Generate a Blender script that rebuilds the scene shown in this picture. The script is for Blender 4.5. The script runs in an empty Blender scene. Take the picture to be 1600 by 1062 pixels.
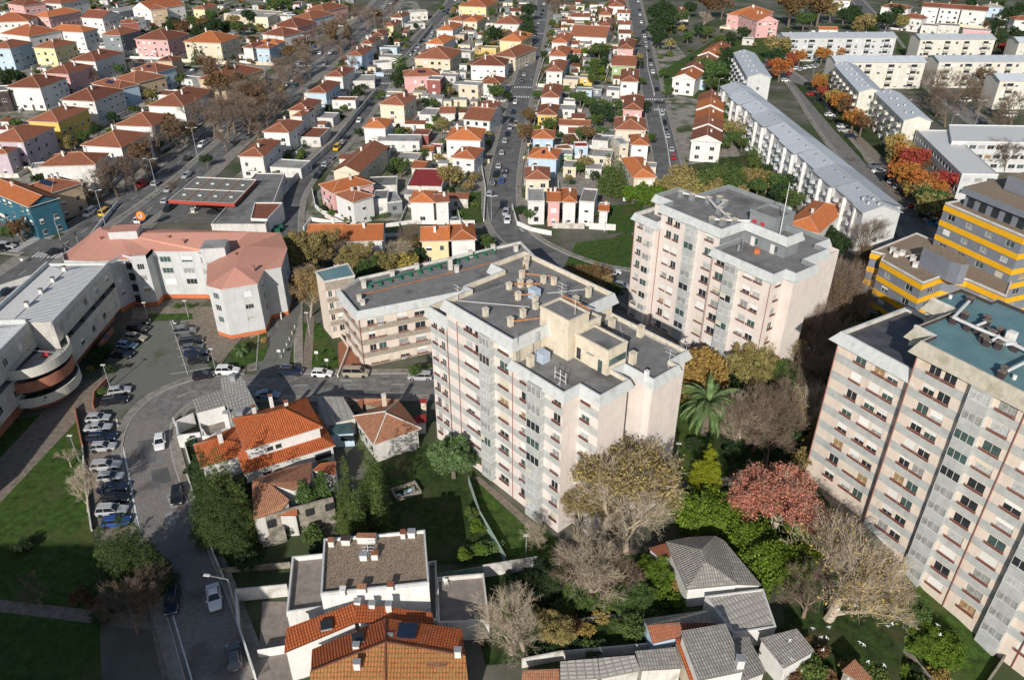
import bpy, math, random
from mathutils import Vector, Matrix
random.seed(7)
SC=bpy.context.scene
COL=SC.collection
# ---------------------------------------------------------------- camera, light, exposure
F=1200.0; PITCH=math.radians(31.3); H=82.0
cd=bpy.data.cameras.new('camera'); cam=bpy.data.objects.new('camera',cd); COL.objects.link(cam)
cam.location=(0,0,H); cam.rotation_euler=(math.pi/2-PITCH,0,0)
cd.sensor_width=36; cd.lens=27.0; cd.clip_end=5000; cd.clip_start=1
SC.camera=cam
SUN_AZ=math.radians(257); SUN_EL=math.radians(27)
w=bpy.data.worlds.new('World'); SC.world=w; w.use_nodes=True
nt=w.node_tree; nt.nodes.clear()
sky=nt.nodes.new('ShaderNodeTexSky'); sky.sky_type='NISHITA'; sky.sun_disc=False
sky.sun_elevation=SUN_EL; sky.sun_rotation=math.pi/2-SUN_AZ; sky.altitude=100; sky.air_density=1.0; sky.dust_density=1.0
bg=nt.nodes.new('ShaderNodeBackground'); bg.inputs[1].default_value=0.085
wo=nt.nodes.new('ShaderNodeOutputWorld')
nt.links.new(sky.outputs[0],bg.inputs[0]); nt.links.new(bg.outputs[0],wo.inputs[0])
sd=bpy.data.lights.new('sun','SUN'); sd.energy=4.7; sd.angle=math.radians(0.5); sd.color=(1.0,0.945,0.87)
sun=bpy.data.objects.new('sun',sd); COL.objects.link(sun)
_v=Vector((math.cos(SUN_AZ)*math.cos(SUN_EL),math.sin(SUN_AZ)*math.cos(SUN_EL),math.sin(SUN_EL)))
sun.rotation_euler=_v.to_track_quat('Z','Y').to_euler(); sun.location=_v*400
SC.view_settings.view_transform='Standard'; SC.view_settings.look='None'
SC.view_settings.exposure=0.0; SC.view_settings.gamma=1.0; SC.view_settings.use_curve_mapping=False
SC.render.engine='CYCLES'; SC.cycles.max_bounces=5; SC.cycles.diffuse_bounces=2; SC.cycles.glossy_bounces=2

# ---------------------------------------------------------------- surveying: photo pixel -> point on the level plane z
def G(px,py,z=0.0):
    a=(px-800)/F; t=(py-531)/F
    k=(H-z)/(math.sin(PITCH)+t*math.cos(PITCH))
    return Vector((a*k,(math.cos(PITCH)-t*math.sin(PITCH))*k,z))
def sstep(a,b,x):
    t=max(0,min(1,(x-a)/(b-a))); return t*t*(3-2*t)
T3O=G(1348,818); T3A=math.radians(-59.8)
def gz(X,Y):   # the ground falls away beside the right-hand tower
    dx,dy=X-T3O.x,Y-T3O.y
    lx=dx*math.cos(T3A)+dy*math.sin(T3A); ly=-dx*math.sin(T3A)+dy*math.cos(T3A)
    return -4.6*sstep(0,17,lx)*sstep(-24,-13,ly)
def GG(px,py):
    p=G(px,py)
    for i in range(6): p=G(px,py,gz(p.x,p.y))
    return p
# ---------------------------------------------------------------- materials
MATS={}
def mat(name,col,var=0.15,scale=1.0,rough=0.85,bump=0.0,bscale=None,metal=0.0,col2=None,detail=4,spec=0.3,coat=0,objvar=0.0,island=0.0,scale2=None,col3=None,w3=0.45,streak=None):
    if name in MATS: return MATS[name]
    m=bpy.data.materials.new(name); m.use_nodes=True; n=m.node_tree; b=n.nodes['Principled BSDF']
    b.inputs['Roughness'].default_value=rough; b.inputs['Metallic'].default_value=metal
    b.inputs['Specular IOR Level'].default_value=spec
    if coat: b.inputs['Coat Weight'].default_value=coat; b.inputs['Coat Roughness'].default_value=0.05
    c1=tuple(max(0,x*(1-var)) for x in col); c2=col2 or tuple(min(1,x*(1+var)) for x in col)
    tc=n.nodes.new('ShaderNodeTexCoord')
    out=None
    if var or col2:
        nz=n.nodes.new('ShaderNodeTexNoise'); nz.inputs['Scale'].default_value=scale; nz.inputs['Detail'].default_value=detail; nz.inputs['Roughness'].default_value=0.62
        n.links.new(tc.outputs['Object'],nz.inputs['Vector'])
        r=n.nodes.new('ShaderNodeValToRGB'); r.color_ramp.elements[0].position=0.32; r.color_ramp.elements[1].position=0.68
        r.color_ramp.elements[0].color=(*c1,1); r.color_ramp.elements[1].color=(*c2,1)
        n.links.new(nz.outputs['Fac'],r.inputs[0]); out=r.outputs[0]
    else:
        rg=n.nodes.new('ShaderNodeRGB'); rg.outputs[0].default_value=(*col,1); out=rg.outputs[0]
    if col3:
        n2=n.nodes.new('ShaderNodeTexNoise'); n2.inputs['Scale'].default_value=scale2 or scale*0.2; n2.inputs['Detail'].default_value=5
        n.links.new(tc.outputs['Object'],n2.inputs['Vector'])
        r2=n.nodes.new('ShaderNodeValToRGB'); r2.color_ramp.elements[0].position=w3; r2.color_ramp.elements[1].position=w3+0.15
        r2.color_ramp.elements[0].color=(0,0,0,1); r2.color_ramp.elements[1].color=(1,1,1,1)
        n.links.new(n2.outputs['Fac'],r2.inputs[0])
        mx=n.nodes.new('ShaderNodeMixRGB'); n.links.new(r2.outputs[0],mx.inputs[0]); n.links.new(out,mx.inputs[1]); mx.inputs[2].default_value=(*col3,1); out=mx.outputs[0]
    if streak:
        mp=n.nodes.new('ShaderNodeMapping'); mp.inputs['Scale'].default_value=(1.6,1.6,0.10); n.links.new(tc.outputs['Object'],mp.inputs['Vector'])
        n3=n.nodes.new('ShaderNodeTexNoise'); n3.inputs['Scale'].default_value=1.0; n3.inputs['Detail'].default_value=6; n3.inputs['Roughness'].default_value=0.7; n.links.new(mp.outputs[0],n3.inputs['Vector'])
        r3=n.nodes.new('ShaderNodeValToRGB'); r3.color_ramp.elements[0].position=0.50; r3.color_ramp.elements[1].position=0.78; r3.color_ramp.elements[0].color=(0,0,0,1); r3.color_ramp.elements[1].color=(0.55,0.55,0.55,1)
        n.links.new(n3.outputs['Fac'],r3.inputs[0]); m3=n.nodes.new('ShaderNodeMixRGB'); n.links.new(r3.outputs[0],m3.inputs[0]); n.links.new(out,m3.inputs[1]); m3.inputs[2].default_value=(*streak,1); out=m3.outputs[0]
    if objvar or island:
        hs=n.nodes.new('ShaderNodeHueSaturation')
        if island:
            g=n.nodes.new('ShaderNodeNewGeometry'); src=g.outputs['Random Per Island']; amp=island
        else:
            g=n.nodes.new('ShaderNodeObjectInfo'); src=g.outputs['Random']; amp=objvar
        mr=n.nodes.new('ShaderNodeMapRange'); mr.inputs['To Min'].default_value=1-amp; mr.inputs['To Max'].default_value=1+amp
        n.links.new(src,mr.inputs['Value']); n.links.new(mr.outputs[0],hs.inputs['Value'])
        if island:
            m2=n.nodes.new('ShaderNodeMapRange'); m2.inputs['To Min'].default_value=0.485; m2.inputs['To Max'].default_value=0.515
            oi=n.nodes.new('ShaderNodeObjectInfo'); n.links.new(oi.outputs['Random'],m2.inputs['Value']); n.links.new(m2.outputs[0],hs.inputs['Hue'])
        n.links.new(out,hs.inputs['Color']); out=hs.outputs[0]
    n.links.new(out,b.inputs['Base Color'])
    if bump:
        nb=n.nodes.new('ShaderNodeTexNoise'); nb.inputs['Scale'].default_value=bscale or scale*6; nb.inputs['Detail'].default_value=3
        n.links.new(tc.outputs['Object'],nb.inputs['Vector'])
        bp=n.nodes.new('ShaderNodeBump'); bp.inputs['Strength'].default_value=bump; bp.inputs['Distance'].default_value=0.05
        n.links.new(nb.outputs['Fac'],bp.inputs['Height']); n.links.new(bp.outputs[0],b.inputs['Normal'])
    MATS[name]=m; return m
def tilemat(name,c1,c2,joint,moss,bw=0.26,bh=0.40,mossw=0.6,bump=0.6,rough=0.85,ms=0.11,ns=0.7):
    if name in MATS: return MATS[name]
    m=bpy.data.materials.new(name); m.use_nodes=True; n=m.node_tree; b=n.nodes['Principled BSDF']
    b.inputs['Roughness'].default_value=rough; b.inputs['Specular IOR Level'].default_value=0.2
    tc=n.nodes.new('ShaderNodeTexCoord')
    br=n.nodes.new('ShaderNodeTexBrick'); br.offset=0.0; br.inputs['Scale'].default_value=1
    br.inputs['Brick Width'].default_value=bw; br.inputs['Row Height'].default_value=bh; br.inputs['Mortar Size'].default_value=bw*ms
    br.inputs['Mortar Smooth'].default_value=0.3
    br.inputs['Color1'].default_value=(*c1,1); br.inputs['Color2'].default_value=(*c2,1); br.inputs['Mortar'].default_value=(*joint,1)
    n.links.new(tc.outputs['UV'],br.inputs['Vector'])
    nz=n.nodes.new('ShaderNodeTexNoise'); nz.inputs['Scale'].default_value=ns; nz.inputs['Detail'].default_value=7; nz.inputs['Roughness'].default_value=0.7
    n.links.new(tc.outputs['Object'],nz.inputs['Vector'])
    r=n.nodes.new('ShaderNodeValToRGB'); r.color_ramp.elements[0].position=mossw-0.18; r.color_ramp.elements[1].position=mossw+0.12
    r.color_ramp.elements[0].color=(0,0,0,1); r.color_ramp.elements[1].color=(0.85,0.85,0.85,1)
    n.links.new(nz.outputs['Fac'],r.inputs[0])
    mx=n.nodes.new('ShaderNodeMixRGB'); n.links.new(r.outputs[0],mx.inputs[0]); n.links.new(br.outputs['Color'],mx.inputs[1]); mx.inputs[2].default_value=(*moss,1)
    hs=n.nodes.new('ShaderNodeHueSaturation'); oi=n.nodes.new('ShaderNodeObjectInfo'); mr=n.nodes.new('ShaderNodeMapRange'); mr.inputs['To Min'].default_value=0.8; mr.inputs['To Max'].default_value=1.15
    n.links.new(oi.outputs['Random'],mr.inputs['Value']); n.links.new(mr.outputs[0],hs.inputs['Value']); n.links.new(mx.outputs[0],hs.inputs['Color'])
    n.links.new(hs.outputs[0],b.inputs['Base Color'])
    wv=n.nodes.new('ShaderNodeTexWave'); wv.wave_type='BANDS'; wv.bands_direction='X'; wv.inputs['Scale'].default_value=0.314/bw; wv.inputs['Distortion'].default_value=0
    n.links.new(tc.outputs['UV'],wv.inputs['Vector'])
    bp=n.nodes.new('ShaderNodeBump'); bp.inputs['Strength'].default_value=bump; bp.inputs['Distance'].default_value=0.06
    n.links.new(wv.outputs['Fac'],bp.inputs['Height']); n.links.new(bp.outputs[0],b.inputs['Normal'])
    MATS[name]=m; return m
M={}
def q(k,*a,**kw): M[k]=mat(*a,**kw); return M[k]
q('soil','urban_ground',(0.13,0.125,0.10),0.3,0.12,0.95,bump=0.4,bscale=3,col3=(0.055,0.075,0.03),scale2=0.05,w3=0.44)
q('asphalt','asphalt',(0.14,0.138,0.135),0.28,0.35,0.8,bump=0.3,bscale=12,col3=(0.095,0.093,0.092),scale2=0.12,w3=0.52)
q('asphalt2','worn_asphalt',(0.19,0.183,0.172),0.3,0.9,0.75,bump=0.4,bscale=9,col3=(0.115,0.11,0.10),scale2=0.13,w3=0.56)
q('cobble','cobblestone',(0.225,0.205,0.185),0.4,6.0,0.6,bump=1.0,bscale=6,detail=8,col3=(0.12,0.105,0.095),scale2=0.16,w3=0.53)
q('cobbleG','mossy_cobblestone',(0.15,0.152,0.135),0.35,6.0,0.9,bump=1.0,bscale=6,detail=6,col3=(0.09,0.105,0.06),scale2=0.25,w3=0.55)
q('pave','pavement_slabs',(0.25,0.23,0.20),0.25,0.8,0.9,bump=0.3,bscale=6,col3=(0.15,0.13,0.10),scale2=0.3,w3=0.55)
q('yard','backyard_ground',(0.27,0.25,0.22),0.35,0.5,0.95,bump=0.3,bscale=3,col3=(0.05,0.075,0.025),scale2=0.11,w3=0.47)
q('kerb','kerb_stone',(0.38,0.37,0.34),0.2,1.5)
q('paint','road_paint',(0.66,0.66,0.64),0.18,2.5,0.7)
q('lawn','lawn_grass',(0.042,0.082,0.012),0.5,0.9,0.95,bump=1.0,bscale=7,detail=10,col3=(0.085,0.085,0.032),scale2=0.13,w3=0.54)
q('lawn2','rough_grass',(0.027,0.052,0.01),0.6,0.9,0.95,bump=1.2,bscale=5,detail=10,col3=(0.062,0.062,0.026),scale2=0.2,w3=0.52)
q('path','paved_path',(0.21,0.175,0.14),0.3,1.3,0.9,bump=0.4,bscale=6)
q('white','white_render',(0.70,0.69,0.665),0.07,0.7,0.85,bump=0.1,bscale=6,col3=(0.62,0.60,0.55),scale2=0.35,w3=0.62,objvar=0.08,streak=(0.42,0.40,0.36))
q('white2','aged_white_render',(0.62,0.60,0.56),0.12,0.8,0.9,bump=0.2,bscale=5,col3=(0.40,0.38,0.33),scale2=0.4,w3=0.58,streak=(0.25,0.24,0.21))
q('cream','cream_render',(0.66,0.58,0.44),0.08,0.7,0.85,objvar=0.1)
q('yellow','yellow_render',(0.72,0.50,0.14),0.08,0.6,0.85)
q('paleyellow','pale_yellow_render',(0.72,0.62,0.36),0.08,0.6,0.85)
q('pink','pink_render',(0.66,0.38,0.36),0.08,0.6,0.85)
q('lilac','lilac_render',(0.50,0.42,0.47),0.08,0.6,0.85)
q('blue','pale_blue_render',(0.45,0.57,0.68),0.08,0.6,0.85)
q('teal','teal_render',(0.035,0.12,0.17),0.12,0.6,0.8)
q('grey','grey_render',(0.22,0.24,0.25),0.12,0.6,0.85)
q('tan','tan_render',(0.55,0.42,0.28),0.10,0.6,0.85)
q('brick','brick_red_cladding',(0.28,0.10,0.085),0.2,1.5,0.85)
q('dbrown','dark_brown_cladding',(0.06,0.045,0.045),0.3,0.8,0.8)
q('green','pale_green_render',(0.33,0.42,0.22),0.1,0.6)
M['orange']=tilemat('orange_clay_tile',(0.56,0.17,0.07),(0.44,0.125,0.05),(0.22,0.07,0.03),(0.27,0.12,0.07),mossw=0.58)
M['orange2']=tilemat('weathered_clay_tile',(0.45,0.15,0.075),(0.34,0.11,0.06),(0.15,0.06,0.035),(0.19,0.095,0.06),mossw=0.53)
M['redbrown']=tilemat('red_brown_clay_tile',(0.38,0.12,0.065),(0.29,0.09,0.055),(0.12,0.045,0.03),(0.16,0.075,0.05),mossw=0.52)
M['bright']=tilemat('new_orange_tile',(0.66,0.215,0.07),(0.56,0.17,0.06),(0.30,0.09,0.03),(0.36,0.15,0.07),mossw=0.6)
M['bright2']=tilemat('orange_pantile',(0.62,0.165,0.05),(0.47,0.12,0.04),(0.13,0.035,0.018),(0.34,0.12,0.06),bw=0.34,bh=0.45,mossw=0.66,bump=1.0)
M['mossy']=tilemat('mossy_pantile',(0.58,0.17,0.06),(0.38,0.125,0.05),(0.11,0.045,0.02),(0.25,0.15,0.055),bw=0.36,bh=0.5,mossw=0.5,bump=1.0,ms=0.22,ns=1.6)
M['oldtile']=tilemat('old_pale_clay_tile',(0.66,0.26,0.13),(0.42,0.14,0.07),(0.17,0.08,0.05),(0.38,0.25,0.16),mossw=0.56,bump=0.8,ms=0.16,ns=2.2)
M['pinktile']=tilemat('salmon_roof_tile',(0.66,0.33,0.25),(0.58,0.28,0.21),(0.38,0.18,0.14),(0.50,0.27,0.20),mossw=0.62,bump=0.4)
M['greytile']=tilemat('grey_cement_tile',(0.46,0.44,0.41),(0.35,0.34,0.315),(0.12,0.115,0.105),(0.20,0.185,0.16),bw=0.34,bh=0.5,mossw=0.52,bump=1.0,ns=1.4)
M['sheet']=tilemat('corrugated_grey_sheet',(0.56,0.60,0.64),(0.50,0.54,0.58),(0.36,0.39,0.42),(0.42,0.45,0.48),bw=0.9,bh=6,mossw=0.62,bump=0.5,rough=0.5)
M['wsheet']=tilemat('ribbed_white_sheet',(0.80,0.80,0.78),(0.74,0.74,0.72),(0.46,0.46,0.46),(0.62,0.61,0.58),bw=0.5,bh=9,mossw=0.6,bump=0.8,rough=0.5)
M['slab']=tilemat('cement_slab_roof',(0.56,0.53,0.48),(0.44,0.42,0.38),(0.24,0.22,0.20),(0.32,0.31,0.28),bw=1.0,bh=0.5,mossw=0.55,bump=0.2)
q('ridge','ridge_mortar',(0.62,0.36,0.24),0.2,1.5)
q('flat','grey_roof_felt',(0.34,0.335,0.32),0.2,0.5,0.85,col3=(0.22,0.21,0.195),scale2=0.25,w3=0.55)
q('felt','dark_roof_felt',(0.20,0.197,0.192),0.2,0.5,0.8,bump=0.15,col3=(0.105,0.10,0.097),scale2=0.16,w3=0.53)
q('felt2','wet_roof_felt',(0.062,0.062,0.07),0.3,0.5,0.4,col3=(0.11,0.10,0.11),scale2=0.3,w3=0.5)
q('gravel','roof_gravel',(0.26,0.20,0.145),0.75,7,0.95,bump=1.2,bscale=12,detail=8)
q('tealroof','teal_roof_membrane',(0.13,0.235,0.255),0.12,0.4,0.6,bump=0.1,col3=(0.16,0.26,0.275),scale2=0.2,w3=0.5)
q('tpink','pale_pink_render',(0.70,0.63,0.58),0.06,0.6,0.85,bump=0.1,col3=(0.66,0.565,0.51),scale2=0.25,w3=0.58,streak=(0.50,0.43,0.38))
q('tband','grey_blue_concrete_band',(0.43,0.445,0.435),0.12,0.9,0.85,bump=0.15,col3=(0.36,0.375,0.37),scale2=0.4,w3=0.58,streak=(0.28,0.29,0.28))
q('tfascia','pale_blue_grey_fascia',(0.53,0.55,0.545),0.09,0.5,0.85,col3=(0.42,0.435,0.425),scale2=0.5,w3=0.57,streak=(0.30,0.31,0.29))
q('tfascia2','stained_fascia',(0.47,0.44,0.36),0.12,0.8,0.85,col3=(0.36,0.32,0.24),scale2=0.6,w3=0.55,streak=(0.20,0.18,0.13))
q('parapet','cream_parapet',(0.66,0.59,0.47),0.12,0.8,0.85,bump=0.2,col3=(0.54,0.46,0.34),scale2=0.6,w3=0.6,streak=(0.30,0.22,0.13))
q('peach','peach_render',(0.68,0.59,0.505),0.07,0.7,0.85,col3=(0.60,0.48,0.38),scale2=0.3,w3=0.6,streak=(0.48,0.38,0.30))
q('bband','brown_exposed_aggregate',(0.33,0.285,0.235),0.2,1.6,0.9,bump=0.3)
q('rail','dark_red_rail',(0.15,0.045,0.03),0.15,3,0.6)
q('rail2','red_rail',(0.20,0.07,0.05),0.15,3,0.6)
q('pipe','red_downpipe',(0.30,0.13,0.10),0.1,3,0.6)
q('alu','white_window_frame',(0.62,0.62,0.60),0,1,0.5)
q('dalu','dark_window_frame',(0.08,0.07,0.06),0,1,0.5)
q('shut','white_roller_shutter',(0.74,0.74,0.71),0.05,4,0.7,objvar=0.1)
q('shutc','cream_roller_shutter',(0.60,0.56,0.45),0.05,4,0.7,objvar=0.1)
q('glass','window_glass',(0.03,0.035,0.04),0.3,0.8,0.12,spec=0.6)
q('glassg','green_tinted_glass',(0.06,0.10,0.095),0.3,0.8,0.12,spec=0.6)
q('glasst','turquoise_glass',(0.10,0.42,0.40),0.2,0.6,0.2,spec=0.5)
q('curt','curtained_window',(0.30,0.31,0.30),0.4,2.2,0.35,spec=0.5)
q('curt2','warm_curtained_window',(0.36,0.26,0.14),0.5,2.0,0.35,spec=0.5)
q('curt3','pale_curtained_window',(0.46,0.48,0.47),0.25,2.2,0.35,spec=0.5)
q('curtg','green_curtain',(0.22,0.50,0.06),0.2,2.0,0.5)
q('curtp','purple_curtain',(0.24,0.06,0.36),0.2,2.0,0.5)
q('curtr','red_curtain',(0.45,0.04,0.06),0.2,2.0,0.5)
q('solar','solar_panel_glass',(0.02,0.03,0.06),0.2,1,0.15,spec=0.6)
q('metal','galvanised_metal',(0.45,0.46,0.47),0.15,2,0.45,metal=0.5)
q('black','black_rubber',(0.025,0.025,0.025),0.1,2,0.8)
q('tank','pale_blue_tank',(0.42,0.50,0.60),0.1,2,0.5)
q('rust','rusty_pipe',(0.42,0.18,0.08),0.35,2.5,0.8)
q('gpipe','green_cable_tray',(0.03,0.19,0.10),0.2,2,0.6)
q('wpipe','white_duct',(0.60,0.60,0.59),0.08,2,0.5)
q('yel','golden_yellow_cladding',(0.80,0.42,0.015),0.06,0.6,0.6)
q('sgrey','blue_grey_cladding',(0.20,0.215,0.25),0.08,0.6,0.6)
q('wall','garden_wall_render',(0.60,0.57,0.52),0.18,0.7,0.9,bump=0.2,col3=(0.36,0.34,0.29),scale2=0.5,w3=0.55,objvar=0.15)
q('stone','old_stone_wall',(0.26,0.235,0.19),0.4,1.2,0.95,bump=1,bscale=4)
q('terracotta','terracotta_paving',(0.30,0.125,0.075),0.2,1.2,0.8)
q('obrick','orange_brick',(0.56,0.17,0.07),0.15,1.2,0.85)
q('terr','terrace_tiles',(0.25,0.215,0.19),0.2,0.9,0.85,bump=0.2)
q('concrete','board_marked_concrete',(0.50,0.48,0.44),0.18,0.5,0.9,bump=0.2,col3=(0.36,0.34,0.30),scale2=0.3,w3=0.55,streak=(0.22,0.21,0.19))
q('terrred','terracotta_render',(0.40,0.17,0.11),0.15,0.8,0.85)
q('w4','pale_grey_render',(0.54,0.55,0.545),0.08,0.5,0.85,col3=(0.48,0.49,0.48),scale2=0.25,w3=0.6,streak=(0.33,0.33,0.32))
q('w4c','cream_white_render',(0.63,0.605,0.53),0.07,0.5,0.85,col3=(0.58,0.55,0.47),scale2=0.25,w3=0.62,streak=(0.36,0.34,0.29))
q('bark','tree_bark',(0.17,0.14,0.11),0.3,2,0.95)
q('barkw','pale_bark',(0.36,0.31,0.24),0.3,2,0.95)
q('twig','bare_twigs',(0.19,0.14,0.105),0.2,1,0.95,objvar=0.2)
q('twigw','pale_bare_twigs',(0.42,0.35,0.26),0.2,1,0.95,objvar=0.15)
def leaf(k,name,c,i=0.35): q(k,name,c,0.25,0.5,0.7,island=i,spec=0.25)
leaf('lgreen','green_leaves',(0.07,0.115,0.03),0.45); leaf('ldark','dark_evergreen_leaves',(0.028,0.055,0.018),0.5)
leaf('lcon','dark_conifer_foliage',(0.05,0.082,0.022),0.55); leaf('lmag','glossy_evergreen_leaves',(0.12,0.18,0.065),0.6); leaf('lcyp','cypress_foliage',(0.085,0.125,0.03),0.5)
leaf('lolive','olive_autumn_leaves',(0.25,0.205,0.075),0.5); leaf('lbrown','brown_autumn_leaves',(0.15,0.09,0.04),0.5)
leaf('lorange','orange_autumn_leaves',(0.36,0.145,0.035),0.5); leaf('lred','red_autumn_leaves',(0.30,0.062,0.035))
leaf('lyel','yellow_autumn_leaves',(0.33,0.25,0.07),0.5); leaf('llime','yellow_green_conifer',(0.22,0.27,0.015))
leaf('lhedge','hedge_leaves',(0.095,0.16,0.015),0.4); leaf('lpalm','palm_fronds',(0.11,0.17,0.06)); leaf('lpink','salmon_red_leaves',(0.42,0.17,0.11),0.5)
leaf('lwillow','willow_foliage',(0.28,0.185,0.055)); leaf('ltuft','garden_plants',(0.085,0.13,0.03),0.5)
for k,c in dict(cw=(0.78,0.78,0.77),cs=(0.42,0.43,0.44),cg=(0.12,0.13,0.14),ck=(0.012,0.013,0.016),cb=(0.02,0.07,0.25),cn=(0.012,0.022,0.05),cr=(0.42,0.012,0.012),cbg=(0.36,0.31,0.24),cbl=(0.22,0.33,0.45),cy=(0.70,0.42,0.02),cgr=(0.05,0.14,0.13),cbb=(0.02,0.22,0.42)).items():
    q(k,'car_paint_'+k,c,0,1,0.25,spec=0.5,coat=0.6)
q('cglass','car_glass',(0.015,0.018,0.022),0,1,0.06,spec=0.8)
q('lampw','headlight_lens',(0.75,0.75,0.72),0,1,0.2); q('lampr','tail_light_lens',(0.35,0.01,0.01),0,1,0.3)
q('rim','alloy_rim',(0.5,0.5,0.5),0,1,0.3,metal=0.7)
q('bird','white_feathers',(0.85,0.85,0.85),0,1,0.8)
q('hivis','hi_vis_yellow',(0.55,0.75,0.03),0,1,0.7); q('skin','skin',(0.5,0.3,0.2),0,1,0.6); q('cloth','dark_cloth',(0.05,0.06,0.09),0,1,0.9)
q('redpaint','red_canopy_fascia',(0.40,0.06,0.04),0.05,1,0.5); q('oramge','orange_sign',(0.85,0.22,0.01),0,1,0.5)
q('water','pool_water',(0.03,0.10,0.11),0.25,0.6,0.15,spec=0.6); q('pitch','red_sports_court',(0.28,0.035,0.035),0.15,0.4,0.8)
q('wood','old_wood',(0.16,0.11,0.07),0.3,2,0.9); q('gfence','green_mesh_fence',(0.30,0.40,0.34),0.2,1.5,0.8); q('binc','green_bin',(0.02,0.12,0.08),0.1,1,0.6)
q('sign','blue_sign',(0.05,0.15,0.5),0,1,0.5); q('gdoor','blue_grey_door',(0.16,0.24,0.28),0.05,1,0.6)

# ---------------------------------------------------------------- mesh building
class MB:
    def __init__(s): s.v=[]; s.f=[]; s.m=[]; s.ml=[]; s.uv=[]
    def mi(s,m):
        if m not in s.ml: s.ml.append(m)
        return s.ml.index(m)
    def poly(s,pts,m,uv=None):
        n=len(s.v); s.v+= [tuple(p) for p in pts]; s.f.append(tuple(range(n,n+len(pts)))); s.m.append(s.mi(m))
        s.uv.append(uv or [(0,0)]*len(pts))
    def tpoly(s,pts,m):   # polygon with metric uv, u along first edge
        P=[Vector(p) for p in pts]; u=(P[1]-P[0]).normalized(); nn=(P[1]-P[0]).cross(P[-1]-P[0]).normalized(); vv=nn.cross(u)
        s.poly(pts,m,[((p-P[0]).dot(u),(p-P[0]).dot(vv)) for p in P])
    def tri2(s,pts,m,uvm=True):   # quad as two triangles sharing one metric uv frame
        P=[Vector(p) for p in pts]; e=P[1]-P[0]; u=e.normalized(); nn=u.cross((P[-1] if (P[-1]-P[0]).length>0.05 else P[2])-P[0]).normalized(); vv=nn.cross(u)
        uv=lambda p:((p-P[0]).dot(u),(p-P[0]).dot(vv))
        for t in ((0,1,2),(0,2,3)):
            q_=[P[i] for i in t]
            if (q_[1]-q_[0]).cross(q_[2]-q_[0]).length>0.01: s.poly(q_,m,[uv(p) for p in q_])
    def box(s,c,d,m,rz=0.0,top=None):
        ca,sa=math.cos(rz),math.sin(rz); x,y,z=[k/2 for k in d]
        P=[]
        for dz in (-z,z):
            for dx,dy in ((-x,-y),(x,-y),(x,y),(-x,y)): P.append((c[0]+dx*ca-dy*sa,c[1]+dx*sa+dy*ca,c[2]+dz))
        s.hexa(P,m,top)
    def hexa(s,P,m,top=None):
        for k in ((0,3,2,1),(0,1,5,4),(1,2,6,5),(2,3,7,6),(3,0,4,7)): s.poly([P[i] for i in k],m)
        s.tpoly([P[i] for i in (4,5,6,7)],top or m)
    def b2(s,x0,x1,y0,y1,z0,z1,m,top=None): s.box(((x0+x1)/2,(y0+y1)/2,(z0+z1)/2),(x1-x0,y1-y0,z1-z0),m,0,top)
    def prism(s,pl,z0,z1,m,top=None,sides=True,cap=True):
        n=len(pl)
        if sides:
            for i in range(n):
                a,b=pl[i],pl[(i+1)%n]; s.poly([(a[0],a[1],z0),(b[0],b[1],z0),(b[0],b[1],z1),(a[0],a[1],z1)],m)
        if cap: s.tpoly([(p[0],p[1],z1) for p in pl],top or m)
    def tube(s,a,b,r0,r1,m,n=6,cap=True):
        a=Vector(a);b=Vector(b);d=b-a
        if d.length<1e-6: return
        d.normalize(); u=d.orthogonal().normalized(); v=d.cross(u); base=len(s.v); mi=s.mi(m)
        for p,r in ((a,r0),(b,r1)):
            for i in range(n):
                t=2*math.pi*i/n; s.v.append(tuple(p+(u*math.cos(t)+v*math.sin(t))*r))
        for i in range(n):
            j=(i+1)%n; s.f.append((base+i,base+j,base+n+j,base+n+i)); s.m.append(mi); s.uv.append([(0,0)]*4)
        if cap and r1>0.01: s.f.append(tuple(base+n+i for i in range(n))); s.m.append(mi); s.uv.append([(0,0)]*n)
    def mesh(s,name):
        me=bpy.data.meshes.new(name); me.from_pydata(s.v,[],s.f); 
        for m in s.ml: me.materials.append(m)
        me.polygons.foreach_set('material_index',s.m)
        ul=me.uv_layers.new(name='UVMap'); flat=[c for u in s.uv for p in u for c in p]; ul.data.foreach_set('uv',flat)
        me.update(); return me
    def build(s,name,parent=None,loc=None,rz=0.0,kind=None):
        if not s.f: return None
        return ob(name,s.mesh(name),parent,loc,rz,kind)
def ob(name,me,parent=None,loc=None,rz=0.0,kind=None,scale=None):
    o=bpy.data.objects.new(name,me); COL.objects.link(o)
    if parent: o.parent=parent
    if loc is not None: o.location=loc
    if rz: o.rotation_euler=(0,0,rz)
    if scale is not None: o.scale=scale
    if kind: o['kind']=kind
    return o
USED={}
def tag(o,label,cat,group=None):
    o['label']=label; o['category']=cat
    if group: o['group']=group
    USED[label]=USED.get(label,0)+1
    return o
def root(name,loc,rz,label=None,cat=None,group=None):
    o=bpy.data.objects.new(name,None); COL.objects.link(o); o.location=loc; o.rotation_euler=(0,0,rz); o.empty_display_size=0.5
    if label: tag(o,label,cat,group)
    return o
ORD=['first','second','third','fourth','fifth','sixth','seventh','eighth','ninth','tenth','eleventh','twelfth','thirteenth','fourteenth','fifteenth','sixteenth','seventeenth','eighteenth','nineteenth','twentieth']+['%dth'%i for i in range(21,80)]
def ordn(i): 
    if i<20: return ORD[i]
    k=i+1; sfx={1:'st',2:'nd',3:'rd'}.get(k%10,'th') if not 10<k%100<14 else 'th'
    return '%d%s'%(k,sfx)
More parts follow.
